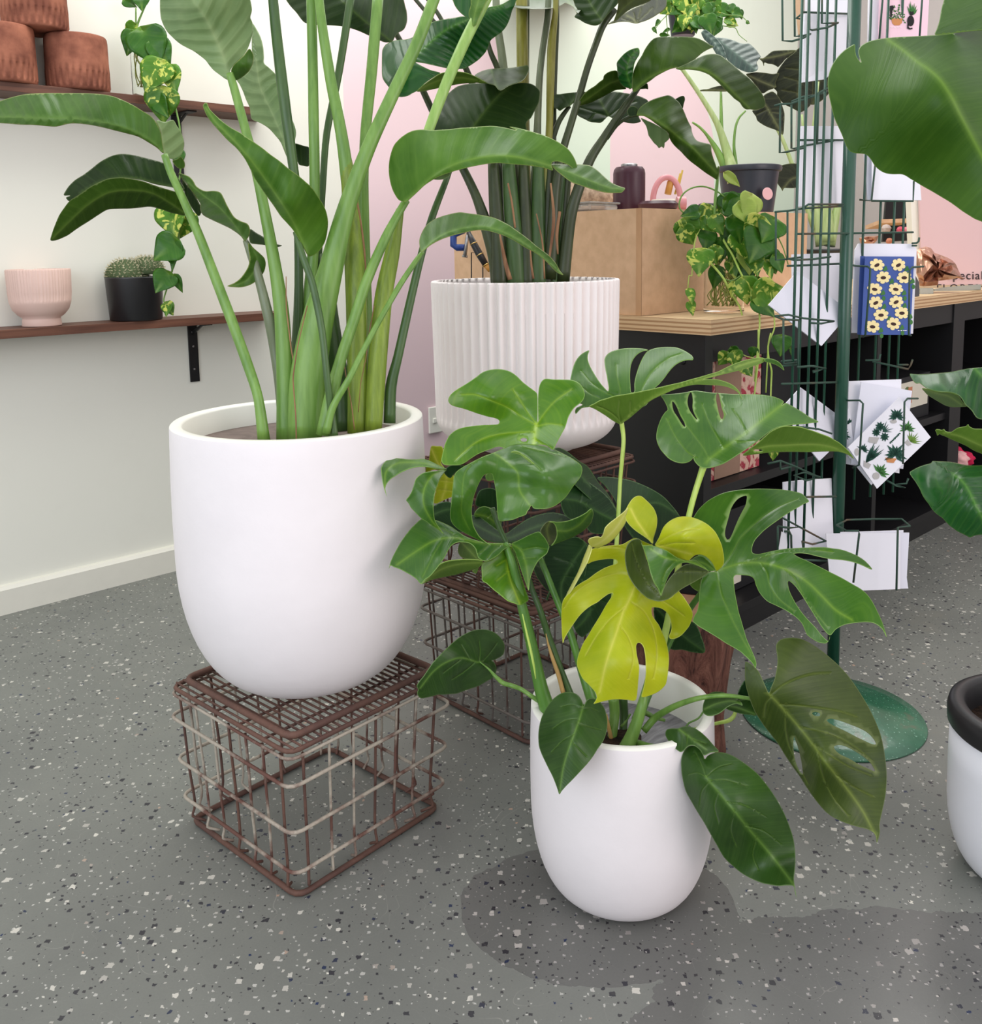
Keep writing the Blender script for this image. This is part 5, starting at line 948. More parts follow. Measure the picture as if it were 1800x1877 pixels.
leaf(RB, STD, 'Q', 2.17, [(58, 655), (100, 648), (150, 640), (210, 634), (275, 632), (250, 660), (225, 690), (190, 710), (165, 730), (130, 742), (98, 762), (78, 748), (58, 742)], mid=[(165, 732), (200, 680), (250, 640)], dz=[(160, 735, 0), (60, 690, 3), (260, 640, 0)], fold=.3)
leaf(RB, STD, 'Q', 2.22, [(185, 752), (215, 735), (245, 722), (320, 690), (400, 645), (435, 635), (475, 630), (540, 638), (600, 650), (655, 665), (702, 690), (700, 718), (670, 752), (640, 782), (645, 812), (655, 835), (625, 845), (598, 848), (555, 842), (510, 832), (470, 818), (432, 800), (408, 820), (382, 842), (345, 842), (308, 838), (270, 820), (230, 800), (205, 775)],
     mid=[(440, 805), (400, 740), (370, 680)], veins=[[(440, 800), (520, 740), (620, 700)], [(430, 800), (300, 760), (240, 740)], [(435, 805), (350, 780), (300, 825)]], dz=[(430, 800, 0), (200, 750, 4), (700, 690, 4), (450, 640, 4)], fold=.1)
leaf(RB, STO, 'Q', 2.08, [(628, 795), (632, 768), (645, 745), (672, 720), (705, 700), (742, 682), (785, 668), (815, 660), (842, 655), (868, 664), (892, 682), (918, 705), (940, 742), (955, 775), (970, 812), (985, 845), (1000, 872), (1005, 900), (1012, 925), (1025, 950), (1042, 968), (1070, 978), (1102, 985), (1125, 990), (1138, 1005), (1140, 1040), (1152, 1085), (1165, 1120), (1178, 1155), (1190, 1140), (1195, 1170), (1188, 1210), (1178, 1235), (1150, 1220), (1100, 1188), (1050, 1150), (1000, 1112), (965, 1080), (930, 1042), (900, 1015), (870, 982), (850, 945), (838, 908), (800, 880), (760, 852), (720, 822), (680, 800), (655, 796)],
     mid=[(630, 790), (700, 800), (770, 835), (850, 890), (930, 955), (1010, 1015), (1090, 1100), (1175, 1190)], dz=[(630, 790, 0), (850, 665, -1), (850, 880, -6), (1000, 1000, -6), (1185, 1200, 0), (1000, 880, 3), (900, 1010, 0)], fold=.35, mw=3)
leaf(RB, STU, 'Q', 2.12, [(655, 812), (700, 830), (745, 850), (790, 875), (835, 905), (845, 930), (850, 952), (835, 970), (820, 982), (818, 1000), (812, 1018), (798, 1008), (780, 1018), (765, 1000), (745, 982), (725, 955), (708, 930), (700, 895), (688, 860)], dz=[(655, 812, 0), (780, 1000, 3), (840, 940, 0)])
leaf(RB, STD, 'Q', 2.13, [(888, 690), (908, 672), (932, 661), (952, 662), (958, 685), (950, 715), (942, 745), (920, 722)], dz=[(900, 690, 0)])
leaf(RB, STD, 'Q', 2.10, [(560, 770), (570, 742), (592, 730), (620, 735), (635, 755), (630, 790), (600, 800), (575, 798)], dz=[(600, 770, 0), (570, 740, 2)])
# ------------------------------------------------------------------ monstera in the small pot
D3 = 1.56
def mst(view, pts, m=SMX, d=D3, **k): return stem(MN, m, view, d, pts, n=12, **k)
def ml(mat, view, d, out, **k): return leaf(MN, mat, view, d, out, **k)
# stalks
mst('G', [(885, 1350, 40, 2), (930, 1480, 52, 1), (965, 1620, 58, 1), (1000, 1780, 66, 0), (1055, 2000, 74, 0), (1120, 2300, 92, 0), (1175, 2480, 110, 0)])
mst('G', [(800, 1120, 34, 6), (830, 1200, 36, 6), (860, 1280, 38, 5), (900, 1360, 38, 4)], SDK)
mst('L', [(1120, 150, 44, 4), (1170, 320, 50, 4), (1240, 500, 56, 3), (1300, 690, 62, 3), (1380, 920, 66, 2), (1440, 1080, 66, 2), (1520, 1280, 70, 2)], SDK)
mst('L', [(1230, 0, 50, 6), (1310, 200, 56, 5), (1400, 430, 60, 4), (1490, 640, 66, 3), (1560, 860, 72, 2), (1620, 1050, 84, 2), (1690, 1260, 100, 1), (1760, 1500, 100, 1)], SMX)
mst('L', [(1288, 700, 8, 1), (1310, 800, 20, 1), (1350, 930, 34, 1), (1400, 1070, 40, 1), (1445, 1240, 42, 1)], STAN, name='dry_stalk')
mst('L', [(1075, 520, 8, -4), (1110, 680, 20, -4), (1150, 850, 24, -4), (1180, 1000, 20, -4), (1195, 1110, 8, -4)], SLM, name='sheath')
mst('E', [(485, 748, 30, 14), (497, 850, 28, 13), (490, 960, 27, 12), (476, 1110, 26, 10), (460, 1400, 28, 8), (430, 1900, 30, 5), (400, 2500, 40, 2)], SLM)
mst('E', [(1010, 1015, 46, 6), (985, 1090, 40, 6), (950, 1200, 38, 6), (918, 1320, 38, 5), (880, 1500, 38, 4), (800, 1900, 40, 2), (700, 2400, 60, 0)], SLM)
mst('H', [(720, 1320, 22, -1), (705, 1400, 40, -2), (685, 1500, 62, -3), (660, 1590, 72, -3), (620, 1700, 84, -3), (580, 1790, 100, -3), (560, 1850, 100, -3)], SG)
mst('H', [(870, 950, 30, 6), (830, 1060, 40, 5), (780, 1180, 44, 4), (720, 1400, 50, 3), (640, 1600, 50, 2)], SMX)
mst('H', [(1150, 670, 36, -2), (1060, 790, 36, 2), (960, 930, 40, 5), (860, 1100, 42, 6), (760, 1350, 44, 3), (680, 1560, 44, 0)], SMX)
mst('H', [(500, 1450, 70, 2), (510, 1550, 66, 2), (500, 1660, 60, 1), (480, 1800, 60, 0)], SG)
mst('H', [(560, 1440, 60, 4), (570, 1560, 54, 4), (560, 1700, 50, 3)], SDK)
mst('H', [(455, 1560, 14, 0), (470, 1640, 26, 0), (495, 1740, 26, 0), (515, 1800, 18, 0)], STAN, name='dry_stalk')
mst('I', [(545, 545, 20, -8), (450, 530, 22, -8), (380, 525, 24, -8), (300, 530, 26, -7), (220, 545, 28, -6), (130, 575, 32, -4), (60, 610, 36, -2), (0, 650, 40, 0), (-60, 720, 40, 0)], SG)
mst('I', [(445, 615, 18, 2), (430, 645, 22, 2), (400, 665, 22, 2), (330, 680, 18, 1), (250, 700, 16, 0), (200, 715, 14, 0)], SLM)
mst('I', [(270, 610, 10, 0), (240, 650, 10, 0), (190, 675, 10, 0), (170, 700, 10, 0)], SG)
mst('I', [(150, 890, 14, -8), (110, 860, 24, -8), (60, 830, 30, -7), (10, 812, 34, -6), (-40, 805, 40, -4), (-90, 790, 44, -2)], SG)
mst('L', [(690, 955, 10, 4), (770, 1020, 18, 4), (830, 1085, 34, 3), (900, 1145, 42, 3), (980, 1170, 42, 2), (1060, 1200, 40, 2), (1150, 1260, 40, 1), (1240, 1320, 44, 1), (1300, 1360, 50, 0)], SG)
mst('H', [(310, 1500, 14, -8), (330, 1560, 18, -7), (370, 1640, 22, -6), (400, 1740, 26, -4), (440, 1800, 26, -2)], SG)
mst('H', [(610, 1560, 14, 4), (570, 1620, 16, 3), (550, 1640, 16, 3)], SG)
mst('H', [(830, 1600, 20, 2), (760, 1580, 30, 2), (700, 1550, 34, 2), (650, 1560, 30, 1)], SG)
mst('H', [(880, 1770, 14, -3), (830, 1760, 16, -2), (780, 1765, 14, -2), (740, 1785, 12, -1)], SLM)
# background leaves; dark green blades added to fill the shaded centre
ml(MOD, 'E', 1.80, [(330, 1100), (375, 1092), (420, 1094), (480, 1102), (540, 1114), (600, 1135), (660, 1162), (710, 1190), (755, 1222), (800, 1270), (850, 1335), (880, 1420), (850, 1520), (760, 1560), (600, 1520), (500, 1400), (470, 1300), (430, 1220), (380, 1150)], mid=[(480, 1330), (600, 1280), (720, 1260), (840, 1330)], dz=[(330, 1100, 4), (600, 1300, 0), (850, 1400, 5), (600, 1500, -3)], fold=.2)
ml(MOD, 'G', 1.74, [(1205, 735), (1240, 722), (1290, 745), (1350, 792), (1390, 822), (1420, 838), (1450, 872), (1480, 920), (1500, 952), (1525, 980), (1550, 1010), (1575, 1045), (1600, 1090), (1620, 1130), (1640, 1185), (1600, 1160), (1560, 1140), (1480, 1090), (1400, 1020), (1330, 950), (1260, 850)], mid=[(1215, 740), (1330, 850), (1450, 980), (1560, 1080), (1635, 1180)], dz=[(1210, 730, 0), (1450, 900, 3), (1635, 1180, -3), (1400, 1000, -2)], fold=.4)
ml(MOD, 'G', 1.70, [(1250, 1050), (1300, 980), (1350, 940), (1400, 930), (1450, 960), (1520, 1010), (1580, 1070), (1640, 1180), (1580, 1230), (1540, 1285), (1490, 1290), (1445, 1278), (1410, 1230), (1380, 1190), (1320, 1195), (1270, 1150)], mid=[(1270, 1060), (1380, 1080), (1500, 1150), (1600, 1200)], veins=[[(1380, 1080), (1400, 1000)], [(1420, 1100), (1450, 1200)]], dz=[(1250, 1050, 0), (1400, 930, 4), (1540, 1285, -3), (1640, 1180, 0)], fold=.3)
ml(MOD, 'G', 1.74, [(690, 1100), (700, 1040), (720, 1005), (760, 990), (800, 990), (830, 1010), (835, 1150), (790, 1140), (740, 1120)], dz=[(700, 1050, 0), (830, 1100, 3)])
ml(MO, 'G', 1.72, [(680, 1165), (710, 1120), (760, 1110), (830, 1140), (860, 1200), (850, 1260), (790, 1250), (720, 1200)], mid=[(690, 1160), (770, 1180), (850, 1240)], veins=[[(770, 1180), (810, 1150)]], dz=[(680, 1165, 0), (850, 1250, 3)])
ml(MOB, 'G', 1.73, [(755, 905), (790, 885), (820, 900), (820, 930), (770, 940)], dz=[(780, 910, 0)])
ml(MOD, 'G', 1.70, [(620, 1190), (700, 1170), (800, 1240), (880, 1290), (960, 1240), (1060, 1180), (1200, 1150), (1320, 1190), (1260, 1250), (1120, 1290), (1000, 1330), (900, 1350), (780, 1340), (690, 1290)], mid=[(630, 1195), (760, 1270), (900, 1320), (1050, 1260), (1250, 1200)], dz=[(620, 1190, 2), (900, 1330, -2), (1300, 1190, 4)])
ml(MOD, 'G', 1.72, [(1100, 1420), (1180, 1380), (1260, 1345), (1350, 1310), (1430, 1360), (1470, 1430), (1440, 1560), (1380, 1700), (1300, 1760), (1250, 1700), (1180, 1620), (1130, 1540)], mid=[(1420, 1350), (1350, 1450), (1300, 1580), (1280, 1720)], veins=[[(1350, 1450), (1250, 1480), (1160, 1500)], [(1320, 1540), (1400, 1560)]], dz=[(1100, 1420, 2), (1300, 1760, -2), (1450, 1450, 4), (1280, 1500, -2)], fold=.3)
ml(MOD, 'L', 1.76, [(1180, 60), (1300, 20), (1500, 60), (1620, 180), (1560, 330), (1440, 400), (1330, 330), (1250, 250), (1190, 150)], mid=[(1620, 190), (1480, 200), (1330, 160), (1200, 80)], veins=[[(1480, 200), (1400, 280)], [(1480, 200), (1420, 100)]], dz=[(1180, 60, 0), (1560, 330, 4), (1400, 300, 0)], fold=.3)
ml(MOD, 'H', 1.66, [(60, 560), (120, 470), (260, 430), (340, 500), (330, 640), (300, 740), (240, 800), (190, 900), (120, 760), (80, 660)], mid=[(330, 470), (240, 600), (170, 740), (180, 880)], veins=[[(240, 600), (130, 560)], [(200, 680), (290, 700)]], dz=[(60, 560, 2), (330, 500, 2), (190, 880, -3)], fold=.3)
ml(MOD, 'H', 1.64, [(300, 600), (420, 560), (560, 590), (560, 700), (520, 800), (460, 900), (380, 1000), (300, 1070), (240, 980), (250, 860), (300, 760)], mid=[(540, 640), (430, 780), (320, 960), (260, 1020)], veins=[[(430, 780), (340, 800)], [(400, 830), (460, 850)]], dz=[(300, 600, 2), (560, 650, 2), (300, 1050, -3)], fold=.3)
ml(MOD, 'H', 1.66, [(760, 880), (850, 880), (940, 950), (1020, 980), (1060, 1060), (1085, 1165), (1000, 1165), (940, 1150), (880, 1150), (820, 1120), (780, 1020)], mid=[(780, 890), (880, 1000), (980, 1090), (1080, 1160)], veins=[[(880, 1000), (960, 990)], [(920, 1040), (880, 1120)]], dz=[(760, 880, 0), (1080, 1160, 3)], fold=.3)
# lime bits behind on the left
ml(YE, 'G', 1.74, [(385, 790), (390, 745), (400, 712), (435, 712), (470, 716), (480, 760), (468, 800), (465, 830), (500, 870), (545, 905), (548, 960), (540, 1040), (500, 1060), (455, 1082), (430, 1092), (415, 1085), (420, 1040), (440, 960), (470, 880), (420, 868), (362, 882), (372, 830)], mid=[(400, 730), (440, 820), (500, 920), (470, 1060)], veins=[[(460, 940), (540, 950)], [(455, 1000), (540, 1010)]], dz=[(400, 730, 2), (540, 950, -2), (430, 1080, 0)])
# top left big glossy leaf
ml(MOB, 'G', 1.62, [(1099, 548), (1100, 500), (1100, 430), (1097, 368), (1070, 342), (1040, 320), (1000, 288), (962, 250), (932, 228), (900, 214), (865, 206), (830, 204), (792, 208), (755, 217), (725, 232), (700, 252), (660, 280), (620, 306), (580, 330), (545, 354), (520, 380), (510, 408), (520, 432), (542, 446), (575, 456), (610, 465), (655, 480), (700, 496), (740, 508), (775, 518), (815, 526), (840, 537), (848, 552), (838, 567), (800, 571), (745, 573), (700, 576), (650, 582), (600, 591), (565, 604), (538, 622), (515, 645), (500, 672), (486, 705), (478, 740), (470, 772), (465, 800), (470, 822), (484, 834), (508, 838), (540, 838), (570, 838), (600, 832), (628, 816), (655, 797), (700, 768), (745, 748), (790, 732), (820, 720), (850, 715), (878, 725), (890, 735), (930, 715), (975, 700), (1020, 698), (1070, 704), (1130, 702), (1170, 715), (1195, 735), (1208, 730), (1218, 705), (1235, 672), (1258, 630), (1280, 590), (1292, 555), (1302, 522), (1320, 488), (1342, 458), (1368, 438), (1390, 420), (1404, 398), (1410, 372), (1404, 345), (1392, 318), (1375, 298), (1348, 283), (1315, 275), (1260, 273), (1200, 272), (1170, 268), (1148, 269), (1130, 280), (1117, 300), (1108, 330), (1103, 380), (1102, 450), (1104, 548)],
   mid=[(1092, 565), (1084, 620), (1075, 700)], veins=[[(1092, 566), (1030, 480), (940, 345)], [(1090, 572), (1000, 520), (900, 455), (800, 412), (690, 372), (600, 372)], [(1070, 618), (980, 622), (880, 630), (780, 650), (690, 690), (620, 745), (560, 800)], [(1098, 566), (1150, 490), (1220, 410), (1320, 340)], [(1100, 580), (1170, 565), (1250, 572)], [(1085, 670), (1130, 700), (1190, 728)]],
   holes=[[(985, 668), (1005, 658), (1028, 664), (1026, 680), (1002, 684)]], dz=[(1095, 570, 3), (830, 210, 6), (510, 410, -1), (700, 500, 2), (850, 550, 4), (470, 820, -6), (600, 600, 0), (1400, 370, 2), (1160, 270, 7), (1200, 730, -3), (800, 400, 0), (800, 680, 0)], fold=.0, mw=4.5, vw=1.8, ew=1.3)
# droopy strips at the far left
ml(MO, 'G', 1.60, [(66, 862), (72, 842), (88, 820), (115, 799), (145, 791), (200, 795), (250, 800), (300, 800), (345, 797), (385, 808), (430, 830), (465, 846), (496, 862), (470, 866), (440, 863), (405, 856), (370, 850), (335, 848), (300, 851), (262, 860), (230, 872), (195, 888), (160, 910), (130, 930), (108, 955), (95, 988), (98, 1015), (106, 1045), (90, 1005), (75, 940)], mid=[(490, 862), (400, 835), (300, 822), (180, 825), (100, 880), (92, 980)], dz=[(490, 860, 0), (200, 800, 1), (90, 980, -5), (66, 860, -4), (250, 860, -3)], fold=-.2)
ml(MO, 'G', 1.57, [(232, 1068), (248, 1045), (268, 1012), (282, 970), (295, 930), (320, 903), (350, 887), (390, 879), (430, 875), (470, 868), (500, 866), (486, 885), (470, 905), (455, 930), (442, 960), (430, 992), (420, 1030), (414, 1075), (413, 1125), (416, 1165), (424, 1205), (448, 1245), (482, 1295), (440, 1262), (400, 1236), (365, 1210), (330, 1188), (295, 1152), (265, 1120), (250, 1092)], mid=[(480, 872), (400, 910), (350, 1000), (350, 1100), (400, 1200), (470, 1285)], dz=[(490, 870, 3), (300, 940, -3), (240, 1070, -2), (420, 1100, -5), (470, 1285, -2)], fold=-.3)
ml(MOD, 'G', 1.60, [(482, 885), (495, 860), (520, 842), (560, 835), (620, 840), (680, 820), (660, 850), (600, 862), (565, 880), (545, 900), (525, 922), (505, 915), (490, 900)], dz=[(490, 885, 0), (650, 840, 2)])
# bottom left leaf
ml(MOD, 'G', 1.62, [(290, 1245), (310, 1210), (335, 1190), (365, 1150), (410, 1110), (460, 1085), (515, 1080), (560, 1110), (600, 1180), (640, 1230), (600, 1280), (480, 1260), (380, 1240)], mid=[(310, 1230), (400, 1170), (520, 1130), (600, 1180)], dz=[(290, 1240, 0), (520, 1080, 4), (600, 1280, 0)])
ml(MO, 'G', 1.55, [(122, 1505), (128, 1480), (145, 1440), (170, 1392), (200, 1340), (230, 1298), (262, 1258), (295, 1225), (330, 1196), (375, 1190), (425, 1200), (475, 1218), (530, 1245), (580, 1280), (625, 1308), (690, 1332), (760, 1348), (820, 1352), (885, 1352), (930, 1358), (900, 1380), (870, 1402), (840, 1430), (808, 1452), (785, 1464), (760, 1472), (732, 1465), (708, 1448), (698, 1420), (690, 1392), (668, 1365), (640, 1350), (590, 1345), (558, 1352), (530, 1370), (508, 1402), (490, 1438), (470, 1470), (448, 1502), (425, 1530), (400, 1560), (380, 1578), (358, 1592), (345, 1608), (330, 1622), (315, 1608), (300, 1590), (265, 1565), (230, 1545), (190, 1524), (150, 1510), (130, 1500), (118, 1520)],
   mid=[(920, 1358), (800, 1355), (690, 1345), (600, 1325), (500, 1318), (400, 1345), (280, 1420), (180, 1490)], veins=[[(600, 1325), (500, 1270), (400, 1230)], [(480, 1320), (430, 1400), (380, 1500), (340, 1580)], [(780, 1360), (740, 1400), (700, 1430)], [(860, 1360), (800, 1410), (770, 1450)]], dz=[(920, 1358, 3), (600, 1320, 0), (340, 1200, 5), (125, 1500, -2), (330, 1615, -7), (430, 1450, -4), (760, 1470, -2)], mw=2.6)
ml(MOU, 'G', 1.53, [(352, 1605), (375, 1575), (402, 1540), (432, 1508), (470, 1482), (512, 1468), (560, 1462), (620, 1458), (690, 1460), (735, 1466), (732, 1485), (722, 1502), (700, 1518), (662, 1530), (612, 1545), (562, 1560), (500, 1572), (442, 1584), (390, 1598), (340, 1622)], mid=[(345, 1612), (450, 1530), (580, 1490), (720, 1480)], dz=[(345, 1612, 0), (550, 1470, -3), (720, 1490, 0), (500, 1570, 2)], fold=.2)
ml(MOU, 'G', 1.56, [(574, 1402), (578, 1372), (588, 1350), (612, 1342), (645, 1340), (668, 1358), (690, 1382), (705, 1412), (715, 1445), (708, 1470), (680, 1465), (640, 1458), (605, 1448), (585, 1432)], mid=[(600, 1350), (650, 1400), (705, 1460)], dz=[(574, 1400, 3), (700, 1460, 0), (650, 1340, 0)])
ml(MOU, 'L', 1.60, [(620, 130), (650, 110), (680, 95), (670, 130), (655, 155), (635, 145)], dz=[(650, 120, 0)])
# centre bottom twisted leaf
ml(MOB, 'G', 1.57, [(735, 1482), (770, 1472), (802, 1460), (838, 1428), (875, 1392), (905, 1375), (930, 1372), (945, 1410), (962, 1460), (980, 1530), (1000, 1600), (1020, 1660), (1040, 1725), (1010, 1750), (985, 1762), (942, 1748), (900, 1732), (848, 1690), (800, 1652), (765, 1620), (735, 1600), (732, 1560), (730, 1520)], mid=[(925, 1375), (900, 1480), (920, 1600), (980, 1750)], veins=[[(905, 1450), (830, 1500)], [(905, 1540), (830, 1600)]], dz=[(925, 1375, 2), (735, 1500, -3), (735, 1600, -4), (985, 1760, -5), (1040, 1720, 0)], fold=.2)
ml(MO, 'G', 1.55, [(928, 1358), (965, 1338), (1000, 1320), (1032, 1303), (1062, 1290), (1088, 1280), (1112, 1278), (1132, 1298), (1150, 1320), (1166, 1348), (1176, 1375), (1170, 1400), (1160, 1422), (1135, 1442), (1110, 1462), (1088, 1495), (1070, 1532), (1055, 1572), (1047, 1610), (1040, 1665), (1020, 1615), (1000, 1560), (985, 1512), (968, 1462), (950, 1410)], mid=[(932, 1360), (990, 1400), (1020, 1480), (1035, 1570), (1040, 1655)], veins=[[(990, 1400), (1080, 1380), (1160, 1390)], [(1010, 1450), (1080, 1450)]], dz=[(930, 1360, 3), (1110, 1280, -2), (1175, 1375, -1), (1040, 1660, -8), (1000, 1500, 0)], fold=.2)
ml(MOO, 'G', 1.56, [(1118, 1272), (1130, 1245), (1148, 1222), (1165, 1210), (1185, 1206), (1202, 1216), (1215, 1232), (1222, 1262), (1226, 1295), (1218, 1325), (1205, 1348), (1180, 1366), (1165, 1345), (1148, 1320), (1132, 1296)], mid=[(1180, 1210), (1160, 1260), (1175, 1340)], dz=[(1120, 1270, 0), (1180, 1210, 3), (1200, 1300, 4), (1180, 1360, 0)])
ml(MO, 'G', 1.54, [(1178, 1212), (1200, 1208), (1225, 1212), (1260, 1210), (1300, 1204), (1340, 1190), (1382, 1172), (1420, 1150), (1440, 1132), (1455, 1124), (1465, 1140), (1468, 1162), (1462, 1190), (1452, 1218), (1430, 1245), (1402, 1270), (1370, 1292), (1330, 1312), (1295, 1327), (1260, 1341), (1222, 1355), (1190, 1370), (1208, 1345), (1222, 1318), (1227, 1290), (1222, 1250), (1205, 1222)], mid=[(1225, 1270), (1300, 1270), (1380, 1225), (1450, 1140)], dz=[(1190, 1365, -2), (1220, 1215, -3), (1300, 1260, 1), (1455, 1130, 2)], fold=.4)
# big folded glossy leaf, upper left, in front
ml(MO, 'G', 1.55, [(885, 722), (925, 705), (965, 698), (1010, 698), (1060, 703), (1110, 708), (1155, 716), (1195, 728), (1235, 746), (1280, 768), (1322, 790), (1355, 812), (1380, 832), (1392, 852), (1394, 875), (1388, 900), (1378, 922), (1355, 952), (1332, 980), (1312, 1010), (1290, 1042), (1265, 1068), (1238, 1090), (1210, 1108), (1180, 1120), (1150, 1126), (1118, 1127), (1090, 1126), (1070, 1120), (1062, 1106), (1052, 1110), (1046, 1125), (1032, 1142), (1024, 1162), (1005, 1172), (975, 1182), (945, 1195), (915, 1202), (885, 1206), (860, 1208), (845, 1202), (838, 1180), (835, 1145), (832, 1100), (828, 1050), (824, 1005), (816, 965), (808, 925), (800, 898), (786, 892), (768, 894), (752, 900), (738, 912), (724, 935), (710, 962), (700, 985), (690, 1012), (678, 1045), (670, 1082), (665, 1115), (664, 1150), (668, 1195), (678, 1240), (695, 1275), (718, 1310), (752, 1340), (792, 1368), (755, 1352), (718, 1335), (678, 1315), (640, 1296), (608, 1278), (580, 1262), (555, 1242), (536, 1220), (526, 1195), (522, 1165), (525, 1125), (530, 1080), (535, 1030), (540, 980), (544, 935), (552, 900), (568, 878), (592, 860), (615, 845), (640, 832), (680, 810), (720, 790), (762, 772), (802, 758), (845, 740)],
   mid=[(815, 762), (860, 790), (905, 825), (945, 860), (968, 890), (975, 930), (975, 975), (988, 1020), (1012, 1055), (1045, 1100)], veins=[[(960, 752), (1010, 770), (1060, 812), (1118, 865)], [(700, 800), (630, 870), (605, 960), (600, 1050), (600, 1150), (650, 1260)], [(1000, 715), (1150, 750), (1280, 780)]],
   dz=[(900, 720, 4), (1200, 735, 5), (1390, 870, 0), (1120, 1125, -6), (1150, 900, -5), (1050, 980, -2), (940, 850, -2), (860, 1200, -6), (820, 950, 0), (560, 900, -1), (600, 1050, -5), (530, 1180, -1), (690, 1050, -1), (790, 1365, 0), (1290, 1040, -2), (1060, 800, 0), (750, 800, -2)], mw=2.4)
ml(MOU, 'K', 1.545, [(850, 320), (875, 312), (905, 318), (930, 335), (965, 360), (1000, 390), (1045, 430), (1020, 420), (985, 395), (950, 368), (915, 340), (880, 328)], dz=[(850, 320, 0), (1045, 430, -1)])
# top centre leaf: raised blades and its underside
ml(MO, 'E', 1.70, [(158, 470), (164, 440), (172, 405), (185, 368), (202, 338), (222, 316), (245, 300), (278, 286), (270, 315), (270, 345), (280, 378), (295, 408), (315, 442), (338, 478), (362, 510), (388, 538), (399, 545), (402, 520), (395, 480), (388, 440), (380, 400), (375, 352), (380, 330), (395, 310), (418, 295), (445, 285), (485, 276), (530, 272), (575, 272), (618, 275), (652, 284), (620, 292), (592, 306), (568, 330), (552, 358), (542, 392), (538, 440), (540, 500), (545, 552), (566, 548), (566, 500), (575, 450), (590, 400), (610, 350), (632, 312), (655, 288), (700, 272), (745, 266), (790, 265), (832, 268), (872, 282), (905, 300), (930, 318), (942, 336), (935, 348), (905, 348), (870, 356), (838, 372), (810, 395), (782, 428), (755, 465), (725, 500), (690, 535), (665, 600), (640, 635), (610, 645), (595, 625), (570, 600), (480, 590), (360, 615), (280, 645), (230, 655), (195, 690), (188, 672), (200, 650), (235, 632), (200, 615), (172, 580), (160, 530)],
   veins=[[(455, 600), (420, 570), (390, 560), (300, 500), (230, 420)], [(470, 640), (475, 540), (455, 450), (450, 380)], [(600, 600), (620, 520), (680, 420), (780, 340), (860, 310)], [(340, 590), (280, 560), (220, 510)]], dz=[(470, 700, -2), (278, 290, 6), (180, 450, 2), (395, 540, -2), (520, 275, 8), (800, 270, 8), (940, 336, 4), (190, 680, -5), (600, 640, -4)], vw=1.4)
ml(MOU, 'E', 1.67, [(278, 642), (310, 625), (345, 605), (395, 590), (440, 576), (490, 568), (540, 560), (590, 550), (640, 540), (695, 528), (750, 515), (805, 502), (860, 490), (920, 472), (980, 456), (1040, 438), (1100, 420), (1150, 395), (1200, 372), (1250, 354), (1300, 341), (1345, 333), (1380, 332), (1398, 340), (1398, 354), (1375, 368), (1350, 378), (1300, 394), (1250, 410), (1185, 426), (1120, 442), (1060, 458), (1010, 470), (1055, 468), (1100, 472), (1155, 488), (1200, 512), (1235, 550), (1257, 608), (1235, 565), (1205, 540), (1160, 520), (1110, 510), (1060, 508), (1010, 505), (960, 504), (905, 512), (860, 524), (810, 540), (760, 562), (715, 582), (680, 600), (640, 628), (600, 662), (565, 692), (530, 722), (500, 742), (478, 756), (455, 748), (430, 735), (405, 718), (380, 700), (345, 678), (310, 658)],
   mid=[(480, 752), (600, 640), (760, 550), (900, 495), (1050, 455), (1250, 380), (1390, 340)], veins=[[(480, 748), (440, 700), (380, 660), (330, 640)], [(478, 745), (465, 680), (470, 610)], [(540, 700), (540, 620)]], dz=[(480, 755, 0), (280, 642, -6), (540, 560, -5), (860, 500, 0), (1390, 340, 6), (1250, 600, 2)], vw=1.3)
ml(MO, 'E', 1.72, [(1398, 338), (1430, 337), (1460, 345), (1485, 358), (1503, 375), (1515, 395), (1519, 414), (1495, 395), (1465, 378), (1430, 366), (1398, 358)], dz=[(1400, 345, 0), (1519, 412, 3)])
ml(MOD, 'E', 1.66, [(712, 548), (735, 540), (760, 530), (740, 548), (720, 554)], dz=[(720, 545, 0)])
